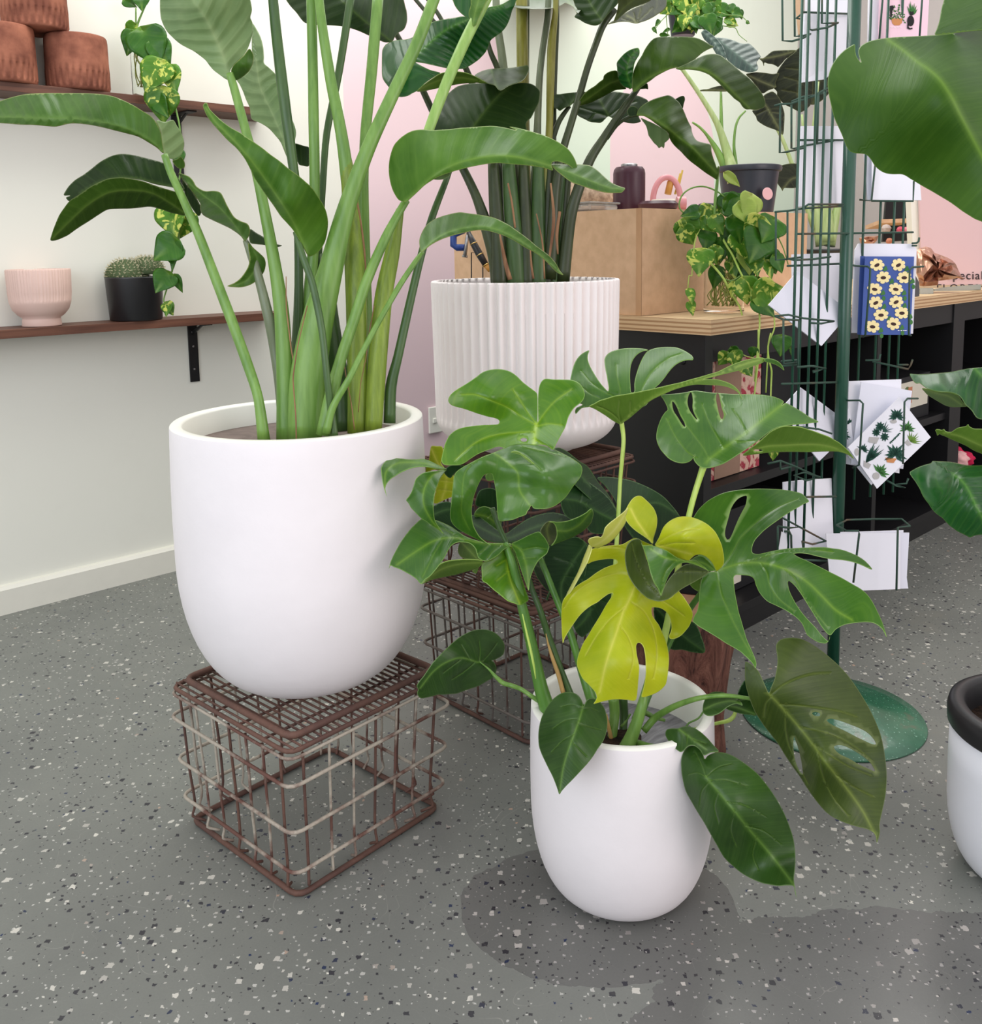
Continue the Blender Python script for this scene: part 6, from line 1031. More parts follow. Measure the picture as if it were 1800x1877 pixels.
# right cupped leaf
ml(MO, 'E', 1.62, [(1015, 1036), (985, 1028), (962, 1008), (946, 985), (942, 962), (950, 955), (930, 985), (905, 1000), (880, 1005), (850, 1003), (815, 992), (782, 972), (755, 945), (733, 918), (718, 890), (708, 860), (706, 830), (710, 795), (722, 755), (740, 712), (762, 680), (778, 662), (765, 625), (748, 595), (736, 572), (790, 565), (850, 560), (900, 552), (950, 543), (1000, 548), (1050, 555), (1120, 560), (1200, 565), (1280, 566), (1345, 566), (1400, 572), (1455, 582), (1500, 600), (1518, 615), (1505, 635), (1530, 622), (1560, 635), (1600, 658), (1640, 682), (1680, 710), (1712, 726), (1738, 742), (1700, 748), (1650, 754), (1600, 758), (1540, 765), (1485, 775), (1440, 796), (1405, 822), (1370, 850), (1330, 880), (1280, 915), (1235, 945), (1190, 975), (1140, 1005), (1095, 1022), (1050, 1034)],
   mid=[(1035, 988), (1090, 945), (1150, 900), (1215, 855), (1280, 810), (1350, 755), (1420, 700), (1470, 660), (1518, 625)], veins=[[(1040, 970), (1000, 900), (940, 820), (880, 740), (830, 650)], [(1135, 905), (1090, 830), (1040, 740), (1000, 640)], [(1280, 805), (1240, 730), (1200, 670)], [(1220, 870), (1270, 868), (1330, 862)], [(960, 970), (900, 930), (830, 840), (770, 720)]],
   holes=[[(806, 612), (822, 622), (840, 655), (858, 700), (885, 748), (890, 775), (870, 758), (842, 712), (815, 670)], [(912, 572), (928, 552), (938, 600), (936, 650), (948, 690), (968, 728), (955, 720), (930, 688), (912, 655), (904, 612)], [(1090, 562), (1104, 564), (1112, 600), (1122, 650), (1136, 695), (1130, 722), (1118, 722), (1105, 690), (1094, 640), (1087, 600)]],
   dz=[(1030, 1000, 0), (710, 850, 2), (800, 980, -3), (740, 575, 9), (1000, 550, 10), (1300, 570, 9), (1515, 618, 6), (1738, 742, 3), (1280, 810, -1), (1300, 900, -4), (1485, 775, 0), (900, 780, 4)], mw=4.2, vw=1.5)
ml(MOU, 'W', 1.60, [(600, 1260), (680, 1200), (760, 1130), (830, 1070), (900, 1032), (960, 1012), (1010, 1006), (1080, 1008), (1160, 1015), (1250, 1040), (1340, 1070), (1420, 1100), (1500, 1130), (1560, 1165), (1620, 1200), (1680, 1250), (1730, 1300), (1765, 1345), (1785, 1385), (1740, 1352), (1680, 1320), (1600, 1300), (1500, 1298), (1400, 1300), (1300, 1304), (1250, 1305), (1100, 1302), (950, 1304), (800, 1312), (650, 1330), (510, 1342)],
   mid=[(620, 1280), (800, 1235), (1000, 1225), (1200, 1215), (1400, 1220), (1600, 1270), (1780, 1380)], holes=[[(635, 1282), (660, 1272), (720, 1278), (740, 1288), (700, 1296), (655, 1296)]], dz=[(510, 1340, 0), (1000, 1010, -4), (1250, 1300, 0), (1785, 1385, 2), (1500, 1130, -2)], fold=-.2)
# upper part of the big right leaf and its lobes
ml(MO, 'H', 1.53, [(1165, 652), (1120, 640), (1080, 600), (1050, 560), (1020, 520), (1000, 470), (985, 400), (995, 340), (1012, 308), (1035, 270), (1062, 238), (1095, 208), (1130, 185), (1175, 162), (1222, 146), (1275, 136), (1330, 129), (1390, 126), (1450, 125), (1515, 127), (1580, 131), (1640, 140), (1700, 155), (1725, 178), (1748, 205), (1718, 220), (1688, 238), (1645, 262), (1600, 290), (1550, 325), (1500, 360), (1462, 390), (1430, 422), (1405, 450), (1390, 482), (1384, 510), (1388, 532), (1405, 540), (1432, 541), (1490, 528), (1550, 515), (1600, 508), (1650, 504), (1700, 501), (1738, 500), (1790, 498), (1850, 498), (1900, 505), (1950, 512), (2000, 528), (2060, 555), (2110, 590), (2150, 640), (2080, 610), (2020, 590), (1950, 578), (1880, 572), (1800, 555), (1740, 540), (1690, 535), (1652, 540), (1680, 560), (1738, 585), (1800, 615), (1870, 650), (1950, 690), (2020, 730), (2080, 765), (2120, 800), (2155, 850), (2190, 920), (2220, 990), (2242, 1070), (2215, 1020), (2170, 985), (2120, 975), (2060, 978), (1980, 990), (1920, 1020), (1882, 1058), (1840, 1020), (1800, 960), (1750, 880), (1700, 800), (1660, 745), (1622, 712), (1612, 725), (1625, 780), (1660, 850), (1700, 910), (1738, 955), (1790, 1010), (1830, 1060), (1870, 1095), (1880, 1065), (1878, 1085), (1855, 1110), (1800, 1100), (1738, 1058), (1722, 1025), (1700, 980), (1660, 940), (1600, 900), (1540, 870), (1480, 840), (1435, 790), (1410, 740), (1398, 700), (1370, 680), (1320, 674), (1282, 674), (1268, 690), (1270, 730), (1275, 780), (1288, 850), (1300, 910), (1318, 970), (1335, 1030), (1352, 1085), (1372, 1130), (1390, 1170), (1404, 1205), (1413, 1238), (1408, 1268), (1398, 1255), (1385, 1235), (1362, 1210), (1335, 1185), (1310, 1162), (1265, 1135), (1220, 1110), (1175, 1080), (1130, 1052), (1090, 1028), (1050, 1005), (1025, 985), (1008, 965), (1018, 935), (1035, 905), (1045, 860), (1048, 820), (1052, 770), (1060, 720), (1068, 690), (1082, 668), (1120, 656)],
   mid=[(1168, 648), (1220, 628), (1300, 605), (1370, 597), (1440, 598), (1520, 612), (1600, 640), (1680, 680), (1760, 740), (1840, 820), (1920, 900), (2020, 960)], veins=[[(1172, 640), (1220, 590), (1265, 520), (1310, 440), (1370, 380), (1450, 310), (1560, 240), (1680, 190)], [(1162, 655), (1172, 720), (1190, 800), (1225, 880), (1270, 980), (1340, 1110), (1400, 1210)], [(1440, 600), (1480, 660), (1500, 740), (1560, 830), (1650, 900)], [(1300, 606), (1420, 570), (1560, 530), (1720, 512), (1900, 530)], [(1600, 640), (1660, 700), (1700, 780), (1780, 900), (1860, 1000)]],
   holes=[[(1352, 172), (1330, 172), (1300, 186), (1272, 215), (1250, 255), (1238, 300), (1225, 345), (1214, 390), (1214, 425), (1228, 450), (1246, 438), (1262, 405), (1280, 360), (1302, 310), (1325, 265), (1345, 225)]],
   dz=[(1168, 648, 0), (1020, 420, 8), (1250, 140, 14), (1740, 200, 12), (1390, 520, 3), (1500, 600, -3), (2150, 640, 2), (2242, 1070, -8), (1880, 1080, -12), (1600, 640, -4), (1620, 720, -4), (1738, 1050, -10), (1405, 1265, -12), (1010, 965, -7), (1270, 690, -1), (1150, 850, -5)], mw=3.0, vw=1.5, ew=1.3)
ml(MOU, 'H', 1.545, [(1060, 690), (1030, 690), (965, 700), (985, 730), (1010, 760), (1048, 778), (1056, 730)], dz=[(1000, 720, 0)])
# lime leaf
ml(YE, 'H', 1.50, [(752, 475), (725, 450), (695, 428), (665, 408), (638, 388), (608, 360), (585, 330), (575, 300), (578, 265), (590, 238), (605, 212), (622, 190), (642, 175), (665, 170), (685, 176), (708, 196), (735, 222), (758, 250), (772, 280), (780, 312), (780, 345), (775, 380), (766, 412), (756, 445)], mid=[(750, 472), (700, 400), (650, 330), (615, 260)], dz=[(752, 475, 0), (600, 240, 3), (575, 320, 0), (700, 190, 6), (780, 330, 3)], fold=.35)
ml(YE, 'H', 1.48, [(768, 485), (778, 462), (792, 438), (805, 405), (820, 372), (842, 346), (870, 325), (902, 310), (938, 302), (975, 303), (1010, 310), (1050, 324), (1090, 345), (1122, 370), (1150, 400), (1172, 438), (1190, 480), (1200, 520), (1206, 562), (1206, 590), (1198, 615), (1180, 635), (1158, 648), (1145, 625), (1132, 600), (1108, 572), (1080, 552), (1050, 545), (1020, 550), (1000, 565), (980, 582), (940, 575), (900, 562), (860, 545), (820, 525), (790, 505)], mid=[(765, 485), (840, 500), (920, 520), (1000, 540)], veins=[[(775, 475), (860, 425), (960, 390), (1050, 380)], [(800, 490), (900, 470), (1010, 470)]], dz=[(765, 485, 2), (940, 302, 4), (1190, 480, 0), (1160, 645, 4), (980, 580, -1), (950, 420, -5)], fold=-.1)
ml(YEU, 'H', 1.475, [(360, 492), (348, 478), (340, 458), (350, 442), (378, 432), (405, 430), (425, 432), (438, 408), (448, 375), (475, 345), (510, 318), (540, 295), (570, 270), (595, 245), (588, 275), (578, 305), (582, 330), (570, 358), (548, 390), (525, 422), (500, 448), (468, 472), (432, 490), (400, 502), (378, 498)], mid=[(370, 490), (440, 450), (520, 370), (590, 260)], dz=[(360, 490, 0), (590, 250, 2), (440, 420, -3), (500, 440, 1)], fold=-.2)
ml(YEU, 'H', 1.475, [(345, 482), (355, 488), (366, 496), (362, 520), (352, 552), (338, 590), (322, 622), (302, 660), (278, 702), (250, 752), (222, 795), (192, 832), (205, 795), (225, 755), (248, 710), (272, 665), (295, 610), (315, 555), (332, 515)], mid=[(355, 492), (330, 570), (280, 690), (200, 820)], dz=[(355, 490, 0), (195, 830, 2), (280, 680, -1)])
ml(YE, 'H', 1.50, [(350, 548), (362, 512), (400, 500), (450, 490), (505, 484), (560, 478), (602, 455), (640, 438), (672, 450), (705, 465), (735, 478), (752, 482), (745, 520), (720, 560), (700, 620), (700, 700), (740, 780), (800, 830), (850, 825), (880, 810), (905, 762), (925, 785), (950, 815), (972, 848), (992, 880), (1004, 905), (1008, 932), (1000, 965), (985, 1000), (962, 1030), (935, 1058), (908, 1074), (880, 1082), (862, 1078), (857, 1062), (866, 1040), (872, 1012), (868, 970), (855, 932), (830, 902), (800, 885), (770, 880), (748, 882), (744, 905), (750, 935), (768, 962), (790, 992), (810, 1035), (830, 1082), (845, 1130), (854, 1182), (855, 1230), (850, 1282), (845, 1325), (835, 1370), (810, 1400), (780, 1422), (740, 1440), (700, 1452), (680, 1448), (692, 1400), (702, 1350), (708, 1300), (708, 1250), (706, 1200), (700, 1160), (694, 1135), (682, 1115), (666, 1106), (652, 1112), (646, 1130), (648, 1160), (652, 1190), (660, 1225), (666, 1262), (664, 1310), (660, 1352), (655, 1410), (642, 1472), (590, 1470), (540, 1466), (495, 1468), (450, 1476), (412, 1486), (376, 1495), (388, 1475), (396, 1452), (388, 1425), (370, 1400), (342, 1370), (312, 1342), (294, 1312), (280, 1280), (272, 1255), (270, 1230), (278, 1190), (292, 1150), (312, 1105), (340, 1062), (370, 1010), (400, 962), (428, 915), (452, 872), (478, 832), (500, 796), (492, 790), (470, 796), (435, 820), (400, 848), (360, 870), (322, 898), (285, 935), (252, 980), (228, 1015), (205, 1052), (190, 1080), (180, 1108), (174, 1055), (172, 1000), (170, 940), (172, 880), (178, 845), (192, 818), (222, 785), (262, 748), (300, 722), (342, 698), (390, 662), (440, 632), (482, 615), (520, 602), (527, 592), (518, 578), (490, 572), (445, 574), (400, 581), (365, 590), (335, 602)],
   mid=[(748, 484), (700, 560), (660, 660), (640, 740), (600, 840), (568, 900), (545, 970), (515, 1060), (480, 1160), (450, 1260), (430, 1350), (415, 1420)], veins=[[(650, 680), (560, 662), (450, 682), (350, 722), (250, 790), (190, 880)], [(680, 600), (600, 520), (500, 495), (400, 500)], [(620, 850), (690, 900), (740, 980), (770, 1080), (780, 1200), (760, 1320)], [(575, 880), (480, 960), (400, 1060), (330, 1180)], [(540, 990), (600, 1080), (630, 1200), (600, 1330)], [(700, 780), (800, 830), (880, 880), (950, 930)]],
   dz=[(750, 482, 2), (352, 520, -2), (170, 1000, 0), (180, 840, -2), (510, 600, 0), (640, 740, -3), (1005, 930, -1), (870, 1080, 2), (500, 800, -2), (560, 900, -6), (450, 1200, -11), (270, 1230, -7), (855, 1200, -7), (400, 1480, -11), (660, 1200, -11), (700, 1440, -9)], mw=2.6, vw=1.4, ew=1.3)
# dark folded leaf in front of the lime one
ml(MOO, 'H', 1.465, [(575, 545), (580, 512), (592, 480), (608, 460), (628, 448), (650, 442), (668, 445), (680, 460), (690, 490), (698, 525), (708, 560), (718, 600), (730, 642), (748, 692), (770, 740), (788, 775), (804, 806), (815, 778), (830, 742), (852, 705), (880, 670), (912, 638), (950, 612), (985, 603), (1022, 604), (1060, 620), (1092, 640), (1112, 655), (1080, 680), (1050, 700), (1005, 726), (960, 750), (930, 768), (902, 790), (876, 810), (852, 828), (822, 838), (790, 842), (755, 835), (720, 822), (685, 795), (650, 760), (622, 722), (600, 682), (586, 640), (577, 590)], veins=[[(1100, 655), (1000, 652), (900, 660), (840, 690)], [(620, 470), (640, 560), (700, 700), (790, 800)]], dz=[(1105, 655, 6), (575, 545, 0), (650, 445, 0), (690, 800, -2), (800, 805, -4), (830, 745, 0)], vw=1.0)
ml(MO, 'H', 1.455, [(678, 470), (690, 486), (722, 486), (760, 490), (800, 502), (842, 520), (872, 540), (902, 560), (930, 572), (962, 582), (992, 578), (1022, 578), (1060, 605), (1095, 632), (1120, 652), (1085, 636), (1050, 620), (1010, 604), (972, 596), (940, 598), (912, 610), (880, 640), (855, 678), (838, 715), (822, 760), (812, 790), (804, 806), (785, 762), (760, 722), (738, 662), (722, 602), (706, 545), (690, 500)], mid=[(1110, 648), (1000, 590), (900, 580), (820, 560), (740, 510)], veins=[[(900, 580), (830, 660), (806, 790)]], dz=[(1115, 650, 6), (680, 475, 1), (804, 806, -5), (850, 560, -3), (940, 600, 0)], fold=.2, ew=2.0)
ml(MO, 'H', 1.49, [(985, 600), (1000, 575), (1040, 552), (1080, 560), (1120, 600), (1150, 640), (1110, 650), (1050, 620)], mid=[(1145, 642), (1080, 600), (1010, 585)], dz=[(1145, 645, 3), (1000, 590, 0)])
# drooping olive leaf at right
ml(MOO, 'I', 1.44, [(498, 340), (512, 342), (530, 352), (552, 370), (572, 392), (588, 425), (600, 452), (612, 480), (628, 510), (642, 475), (658, 438), (668, 395), (675, 350), (674, 310), (668, 270), (668, 248), (676, 232), (692, 218), (715, 210), (745, 207), (775, 208), (808, 214), (842, 230), (880, 252), (925, 284), (970, 322), (1012, 360), (1052, 402), (1092, 455), (1130, 512), (1168, 575), (1202, 642), (1224, 692), (1242, 742), (1256, 800), (1266, 860), (1272, 912), (1276, 962), (1274, 1020), (1268, 1080), (1256, 1140), (1242, 1202), (1236, 1240), (1238, 1280), (1222, 1335), (1216, 1300), (1202, 1278), (1170, 1260), (1130, 1250), (1085, 1238), (1040, 1222), (992, 1200), (950, 1172), (910, 1130), (872, 1082), (835, 1028), (800, 972), (770, 930), (742, 890), (710, 842), (680, 792), (640, 740), (602, 692), (575, 652), (550, 612), (528, 558), (510, 502), (500, 460), (496, 400)],
   mid=[(626, 512), (672, 560), (720, 612), (775, 675), (830, 742), (885, 815), (940, 892), (1000, 965), (1060, 1042), (1110, 1110), (1155, 1180), (1215, 1300)], veins=[[(640, 520), (700, 470), (780, 430), (870, 405), (960, 400)], [(690, 572), (800, 580), (900, 592), (1010, 610), (1110, 640)], [(800, 700), (890, 715), (1000, 750), (1090, 800), (1180, 870)], [(870, 790), (960, 850), (1060, 910), (1180, 960)], [(720, 615), (720, 700), (740, 800), (790, 900), (840, 1000)], [(640, 530), (610, 570), (600, 640)], [(900, 840), (920, 950), (980, 1080), (1060, 1180)], [(1000, 965), (1100, 1030), (1200, 1080)]],
   holes=[[(945, 660), (968, 652), (1002, 658), (1050, 674), (1092, 690), (1135, 708), (1172, 730), (1200, 758), (1218, 792), (1190, 790), (1150, 772), (1100, 748), (1050, 722), (1000, 698), (965, 680)], [(985, 806), (1010, 797), (1045, 802), (1090, 824), (1132, 850), (1165, 875), (1192, 902), (1212, 942), (1170, 925), (1120, 902), (1070, 872), (1022, 850), (995, 828)], [(766, 752), (778, 780), (792, 820), (804, 870), (812, 915), (815, 955), (800, 945), (780, 905), (768, 860), (762, 800)], [(865, 622), (885, 614), (910, 625), (905, 638), (880, 636)]],
   dz=[(626, 512, 0), (500, 360, 3), (740, 210, 4), (1060, 410, 5), (1275, 960, 4), (1220, 1320, -6), (940, 890, -6), (800, 970, 1), (600, 690, 3), (950, 650, 0), (1100, 700, 2)], mw=3.2, vw=1.5, ew=1.6)
# hearts
ml(MOH, 'I', 1.40, [(146, 900), (148, 872), (155, 845), (170, 820), (192, 804), (215, 802), (238, 812), (255, 832), (268, 855), (276, 874), (292, 856), (322, 842), (355, 838), (392, 842), (432, 858), (475, 884), (518, 915), (562, 952), (602, 998), (642, 1052), (678, 1108), (712, 1172), (738, 1235), (760, 1302), (770, 1360), (774, 1422), (772, 1475), (766, 1530), (772, 1580), (780, 1638), (770, 1600), (762, 1572), (722, 1568), (680, 1572), (635, 1565), (590, 1556), (532, 1532), (480, 1502), (428, 1460), (380, 1412), (345, 1352), (310, 1292), (275, 1228), (240, 1172), (205, 1112), (172, 1052), (158, 1000), (149, 950)],
   mid=[(283, 972), (330, 1030), (395, 1108), (455, 1180), (520, 1262), (580, 1330), (640, 1402), (700, 1480), (768, 1570)], veins=[[(285, 970), (235, 950), (185, 960)], [(283, 965), (255, 900), (225, 840)], [(290, 965), (350, 920), (420, 900)], [(300, 990), (390, 990), (500, 1020)], [(300, 1000), (260, 1050), (250, 1120)], [(350, 1060), (330, 1130), (350, 1220)], [(400, 1110), (500, 1130), (610, 1190)], [(440, 1165), (420, 1260), (450, 1350)], [(500, 1240), (600, 1270), (690, 1340)], [(560, 1310), (540, 1400), (570, 1480)]], dz=[(283, 972, 0), (220, 805, 4), (390, 842, 4), (770, 1420, 3), (765, 1570, -5), (480, 1500, 2), (200, 1110, 4), (455, 1180, -3)], fold=.2, mw=3.0, vw=1.1)
ml(MOH, 'I', 1.45, [(60, 742), (62, 722), (72, 710), (95, 706), (128, 706), (150, 698), (172, 694), (198, 698), (222, 706), (258, 730), (292, 762), (325, 800), (352, 832), (310, 838), (285, 850), (268, 852), (245, 820), (215, 800), (185, 804), (160, 828), (140, 835), (112, 815), (90, 792), (70, 765)], mid=[(135, 712), (200, 760), (280, 820)], veins=[[(180, 745), (180, 790)], [(210, 765), (280, 790)]], dz=[(135, 712, 0), (60, 740, 2), (350, 830, -3), (220, 706, 3)], fold=.3)
ml(MOH, 'I', 1.49, [(264, 600), (268, 570), (278, 545), (292, 522), (315, 508), (345, 504), (380, 508), (405, 518), (440, 535), (475, 560), (482, 580), (450, 570), (420, 578), (395, 592), (372, 612), (345, 628), (312, 637), (285, 634), (268, 620)], mid=[(275, 600), (340, 570), (420, 555), (478, 572)], dz=[(270, 610, 0), (340, 505, 3), (475, 565, -2)], fold=.3)
ml(MOH, 'I', 1.50, [(366, 572), (400, 562), (450, 550), (490, 546), (525, 548), (545, 580), (560, 632), (520, 630), (475, 625), (430, 612), (395, 598)], mid=[(380, 578), (450, 590), (550, 625)], dz=[(370, 575, 0), (560, 630, 0)], fold=.2)
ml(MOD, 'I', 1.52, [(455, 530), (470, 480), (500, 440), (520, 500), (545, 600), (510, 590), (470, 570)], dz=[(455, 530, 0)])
ml(MOH, 'L', 1.60, [(118, 1170), (145, 1125), (180, 1082), (225, 1015), (272, 950), (325, 895), (380, 840), (440, 782), (502, 732), (560, 698), (620, 672), (672, 662), (722, 660), (770, 668), (812, 684), (848, 708), (880, 740), (900, 770), (912, 802), (912, 842), (902, 882), (880, 905), (850, 922), (822, 938), (798, 942), (815, 955), (830, 980), (838, 1005), (838, 1032), (832, 1060), (820, 1082), (795, 1105), (762, 1122), (720, 1148), (682, 1170), (630, 1188), (580, 1204), (530, 1222), (480, 1240), (415, 1246), (350, 1250), (310, 1250), (270, 1262), (215, 1275), (160, 1284), (132, 1265), (122, 1235), (130, 1205)],
   mid=[(700, 955), (660, 955), (600, 935), (540, 920), (480, 922), (400, 950), (330, 990), (250, 1060), (150, 1190)], veins=[[(680, 950), (690, 860), (680, 770)], [(720, 940), (790, 860), (840, 790)], [(600, 935), (560, 870), (520, 800)], [(640, 960), (560, 1030), (440, 1110)], [(520, 930), (440, 990), (360, 1050)], [(720, 965), (780, 1000), (790, 1060)]], dz=[(700, 955, 0), (720, 662, 4), (910, 800, 5), (125, 1220, -4), (600, 1200, 1), (450, 940, -3)], fold=.15, mw=1.8, vw=1.0)
ml(MOH, 'H', 1.42, [(152, 1438), (118, 1465), (88, 1502), (65, 1540), (45, 1582), (32, 1630), (25, 1682), (25, 1730), (30, 1772), (45, 1815), (62, 1852), (88, 1905), (112, 1952), (132, 2000), (148, 2045), (158, 2072), (172, 2052), (200, 2020), (235, 1985), (285, 1932), (332, 1880), (370, 1832), (402, 1782), (425, 1750), (442, 1720), (455, 1682), (462, 1640), (462, 1598), (455, 1558), (445, 1525), (430, 1500), (412, 1478), (388, 1465), (365, 1460), (345, 1463), (328, 1478), (318, 1500), (310, 1512), (306, 1490), (296, 1465), (278, 1442), (255, 1428), (228, 1422), (198, 1422), (172, 1428)],
   mid=[(308, 1512), (298, 1550), (280, 1610), (255, 1680), (228, 1755), (200, 1840), (178, 1930), (160, 2060)], veins=[[(300, 1520), (240, 1500), (180, 1510)], [(305, 1520), (350, 1520), (400, 1540)], [(285, 1590), (200, 1600), (120, 1650)], [(275, 1620), (340, 1640), (420, 1660)], [(250, 1690), (180, 1730), (110, 1800)], [(235, 1730), (290, 1790), (330, 1830)]], dz=[(308, 1512, 1), (30, 1680, 3), (455, 1600, 3), (160, 2065, -5), (240, 1740, -4)], fold=.15, mw=2.0, vw=1.0)
ml(MOD, 'L', 1.62, [(1180, 1900), (1170, 1850)] if False else [(1290, 380), (1310, 330), (1330, 300), (1320, 350), (1300, 400)], dz=[(1300, 350, 0)])
# ------------------------------------------------------------------ big leaves of the plant cut by the right edge
D4 = 1.50
for p in ([(1560, 1000, 30, -24), (1700, 1500, 40, -16), (1780, 2300, 50, -4), (1800, 3900, 60, 10)],): stem(RP, SG, 'D', 1.52, p, n=12)
stem(RP, SG, 'S', 1.62, [(1120, 300, 50, -6), (1250, 1000, 60, 0), (1300, 2000, 70, 4), (1300, 3400, 90, 6)], n=12)
stem(RP, SG, 'S', 1.60, [(900, 1750, 50, -2), (1050, 2100, 60, 0), (1150, 2600, 70, 3), (1200, 3400, 90, 6)], n=12)
stem(RP, SG, 'S', 1.62, [(1100, 950, 40, 0), (1200, 1600, 60, 2), (1250, 3400, 80, 6)], n=12)
leaf(RP, BIG, 'D', 1.30, [(1215, 187), (1222, 160), (1232, 130), (1240, 100), (1248, 50), (1262, 0), (1280, -80), (1700, -80), (1700, 150), (1560, 158), (1466, 162), (1400, 168), (1300, 180)], mid=[(1700, 140), (1560, 60), (1450, -60)], dz=[(1215, 187, 0), (1600, 0, -4), (1260, 0, 3)], fold=.2)
leaf(RP, BIG, 'D', 1.22, [(637, 460), (638, 430), (645, 392), (660, 352), (680, 320), (705, 290), (730, 268), (755, 252), (782, 240), (785, 275), (792, 305), (805, 325), (816, 336), (808, 310), (802, 285), (805, 262), (822, 243), (855, 225), (905, 212), (955, 205), (1020, 200), (1100, 196), (1180, 192), (1260, 186), (1340, 175), (1400, 167), (1466, 160), (1560, 155), (1720, 180), (1760, 700), (1720, 1320), (1600, 1262), (1530, 1225), (1466, 1192), (1430, 1178), (1400, 1160), (1362, 1136), (1330, 1112), (1290, 1084), (1250, 1060), (1200, 1030), (1150, 1002), (1110, 978), (1080, 960), (1055, 944), (1030, 936), (985, 936), (945, 930), (912, 912), (888, 888), (868, 856), (845, 832), (820, 826), (790, 824), (760, 815), (742, 795), (730, 768), (712, 722), (695, 685), (675, 640), (662, 595), (654, 560), (645, 520)],
   mid=[(960, 215), (1040, 270), (1120, 335), (1180, 375), (1240, 430), (1300, 520), (1350, 620), (1400, 715), (1445, 800), (1500, 900), (1580, 1040), (1660, 1180)], dz=[(1600, 1080, -6), (1240, 430, -4), (637, 460, 6), (900, 215, 9), (1400, 170, 8), (800, 800, 2), (1100, 600, -3), (1100, 970, 1), (1720, 400, 4)], fold=.15, mw=5, g=8)
leaf(RP, STG, 'S', 1.52, [(145, 238), (190, 240), (250, 242), (320, 238), (385, 232), (470, 226), (550, 217), (630, 200), (700, 187), (765, 180), (834, 176), (950, 165), (1120, 160), (1180, 450), (1120, 700), (950, 690), (834, 672), (805, 665), (780, 652), (758, 622), (738, 590), (710, 562), (680, 536), (660, 505), (640, 472), (618, 448), (592, 432), (545, 415), (500, 410), (450, 408), (400, 402), (345, 388), (300, 370), (265, 345), (238, 325), (215, 328), (195, 322), (178, 305), (162, 280)],
   mid=[(765, 185), (800, 225), (850, 275), (930, 340), (1050, 430), (1170, 520)], dz=[(145, 240, 3), (765, 185, 0), (400, 330, -3), (780, 650, -5), (1150, 400, 0), (500, 225, 3)], fold=.1, mw=4, g=5)
leaf(RP, MOU, 'S', 1.54, [(262, 375), (300, 378), (350, 388), (400, 402), (460, 408), (520, 413), (565, 422), (600, 440), (622, 465), (645, 500), (668, 525), (690, 545), (645, 550), (600, 553), (550, 552), (500, 543), (450, 520), (400, 490), (350, 460), (310, 432), (285, 405)], mid=[(270, 380), (400, 420), (520, 450), (640, 530)], dz=[(262, 375, 0), (500, 540, 2), (680, 540, -2)], fold=.2)
leaf(RP, MOU, 'S', 1.56, [(388, 775), (400, 765), (422, 766), (448, 772), (470, 765), (485, 782), (510, 790), (540, 790), (568, 772), (600, 752), (645, 742), (682, 735), (695, 720), (706, 722), (712, 736), (735, 750), (762, 760), (834, 762), (920, 775), (1100, 800), (1150, 980), (1100, 1110), (950, 1050), (834, 1000), (795, 985), (760, 970), (718, 945), (680, 922), (618, 895), (560, 870), (520, 852), (480, 832), (450, 822), (428, 812), (408, 825), (400, 800)], mid=[(480, 800), (620, 830), (780, 900), (1000, 1000)], dz=[(390, 775, 4), (700, 735, -2), (1000, 1000, 0), (700, 900, 0)], fold=.2)
leaf(RP, STG, 'S', 1.50, [(143, 1180), (175, 1155), (220, 1130), (290, 1105), (345, 1090), (362, 1070), (420, 1072), (480, 1074), (540, 1078), (600, 1090), (650, 1102), (700, 1110), (765, 1112), (834, 1110), (950, 1100), (1120, 1100), (1200, 1400), (1120, 1760), (950, 1770), (834, 1772), (790, 1775), (755, 1785), (718, 1798), (690, 1785), (650, 1765), (600, 1740), (560, 1712), (520, 1682), (485, 1645), (455, 1612), (425, 1592), (390, 1565), (352, 1522), (325, 1480), (295, 1442), (265, 1395), (242, 1342), (218, 1300), (195, 1262), (165, 1222)],
   mid=[(565, 1200), (610, 1232), (655, 1275), (700, 1340), (740, 1420), (780, 1505), (815, 1570), (860, 1650), (920, 1780)], dz=[(143, 1180, 4), (480, 1075, 6), (570, 1200, -1), (800, 1540, -6), (350, 1500, 0), (700, 1780, -4), (1100, 1300, 2)], fold=.1, mw=3.5, g=5)
# ------------------------------------------------------------------ alocasia in the black nursery pot on the tan box
NP = thing('potted_alocasia', 'dark leaved plant with pale stalks in black nursery pot on the tan box', 'potted plant', (2.79, 1.70, 1.2075))
NPM = plain('navy_black_nursery_pot', rgb(38, 42, 52), .35, .5, .05)
MB().lathe((2.79, 1.70, 1.2075), [(.077, 0), (.081, .003), (.097, .137), (.105, .139), (.107, .148), (.105, .156), (.100, .158), (.094, .150), (.092, .13), (.001, .125)], 64).build('pot_body', NPM, NP, True, autos=True)
pc = at(1409, 355, 2.99); stk = MB().lathe((0, 0, 0), [(.02, 0), (.019, .001)], 30, capt=True).build('round_sticker', plain('pink_sticker', rgb(226, 176, 178), .5, .3, .03), NP); stk.matrix_basis = Matrix.Translation(at(1407, 355, 2.985)) @ Matrix((RGT, UPV, -FWD)).transposed().to_4x4() @ Matrix.Rotation(.35, 4, 'Y')
D5 = 3.09
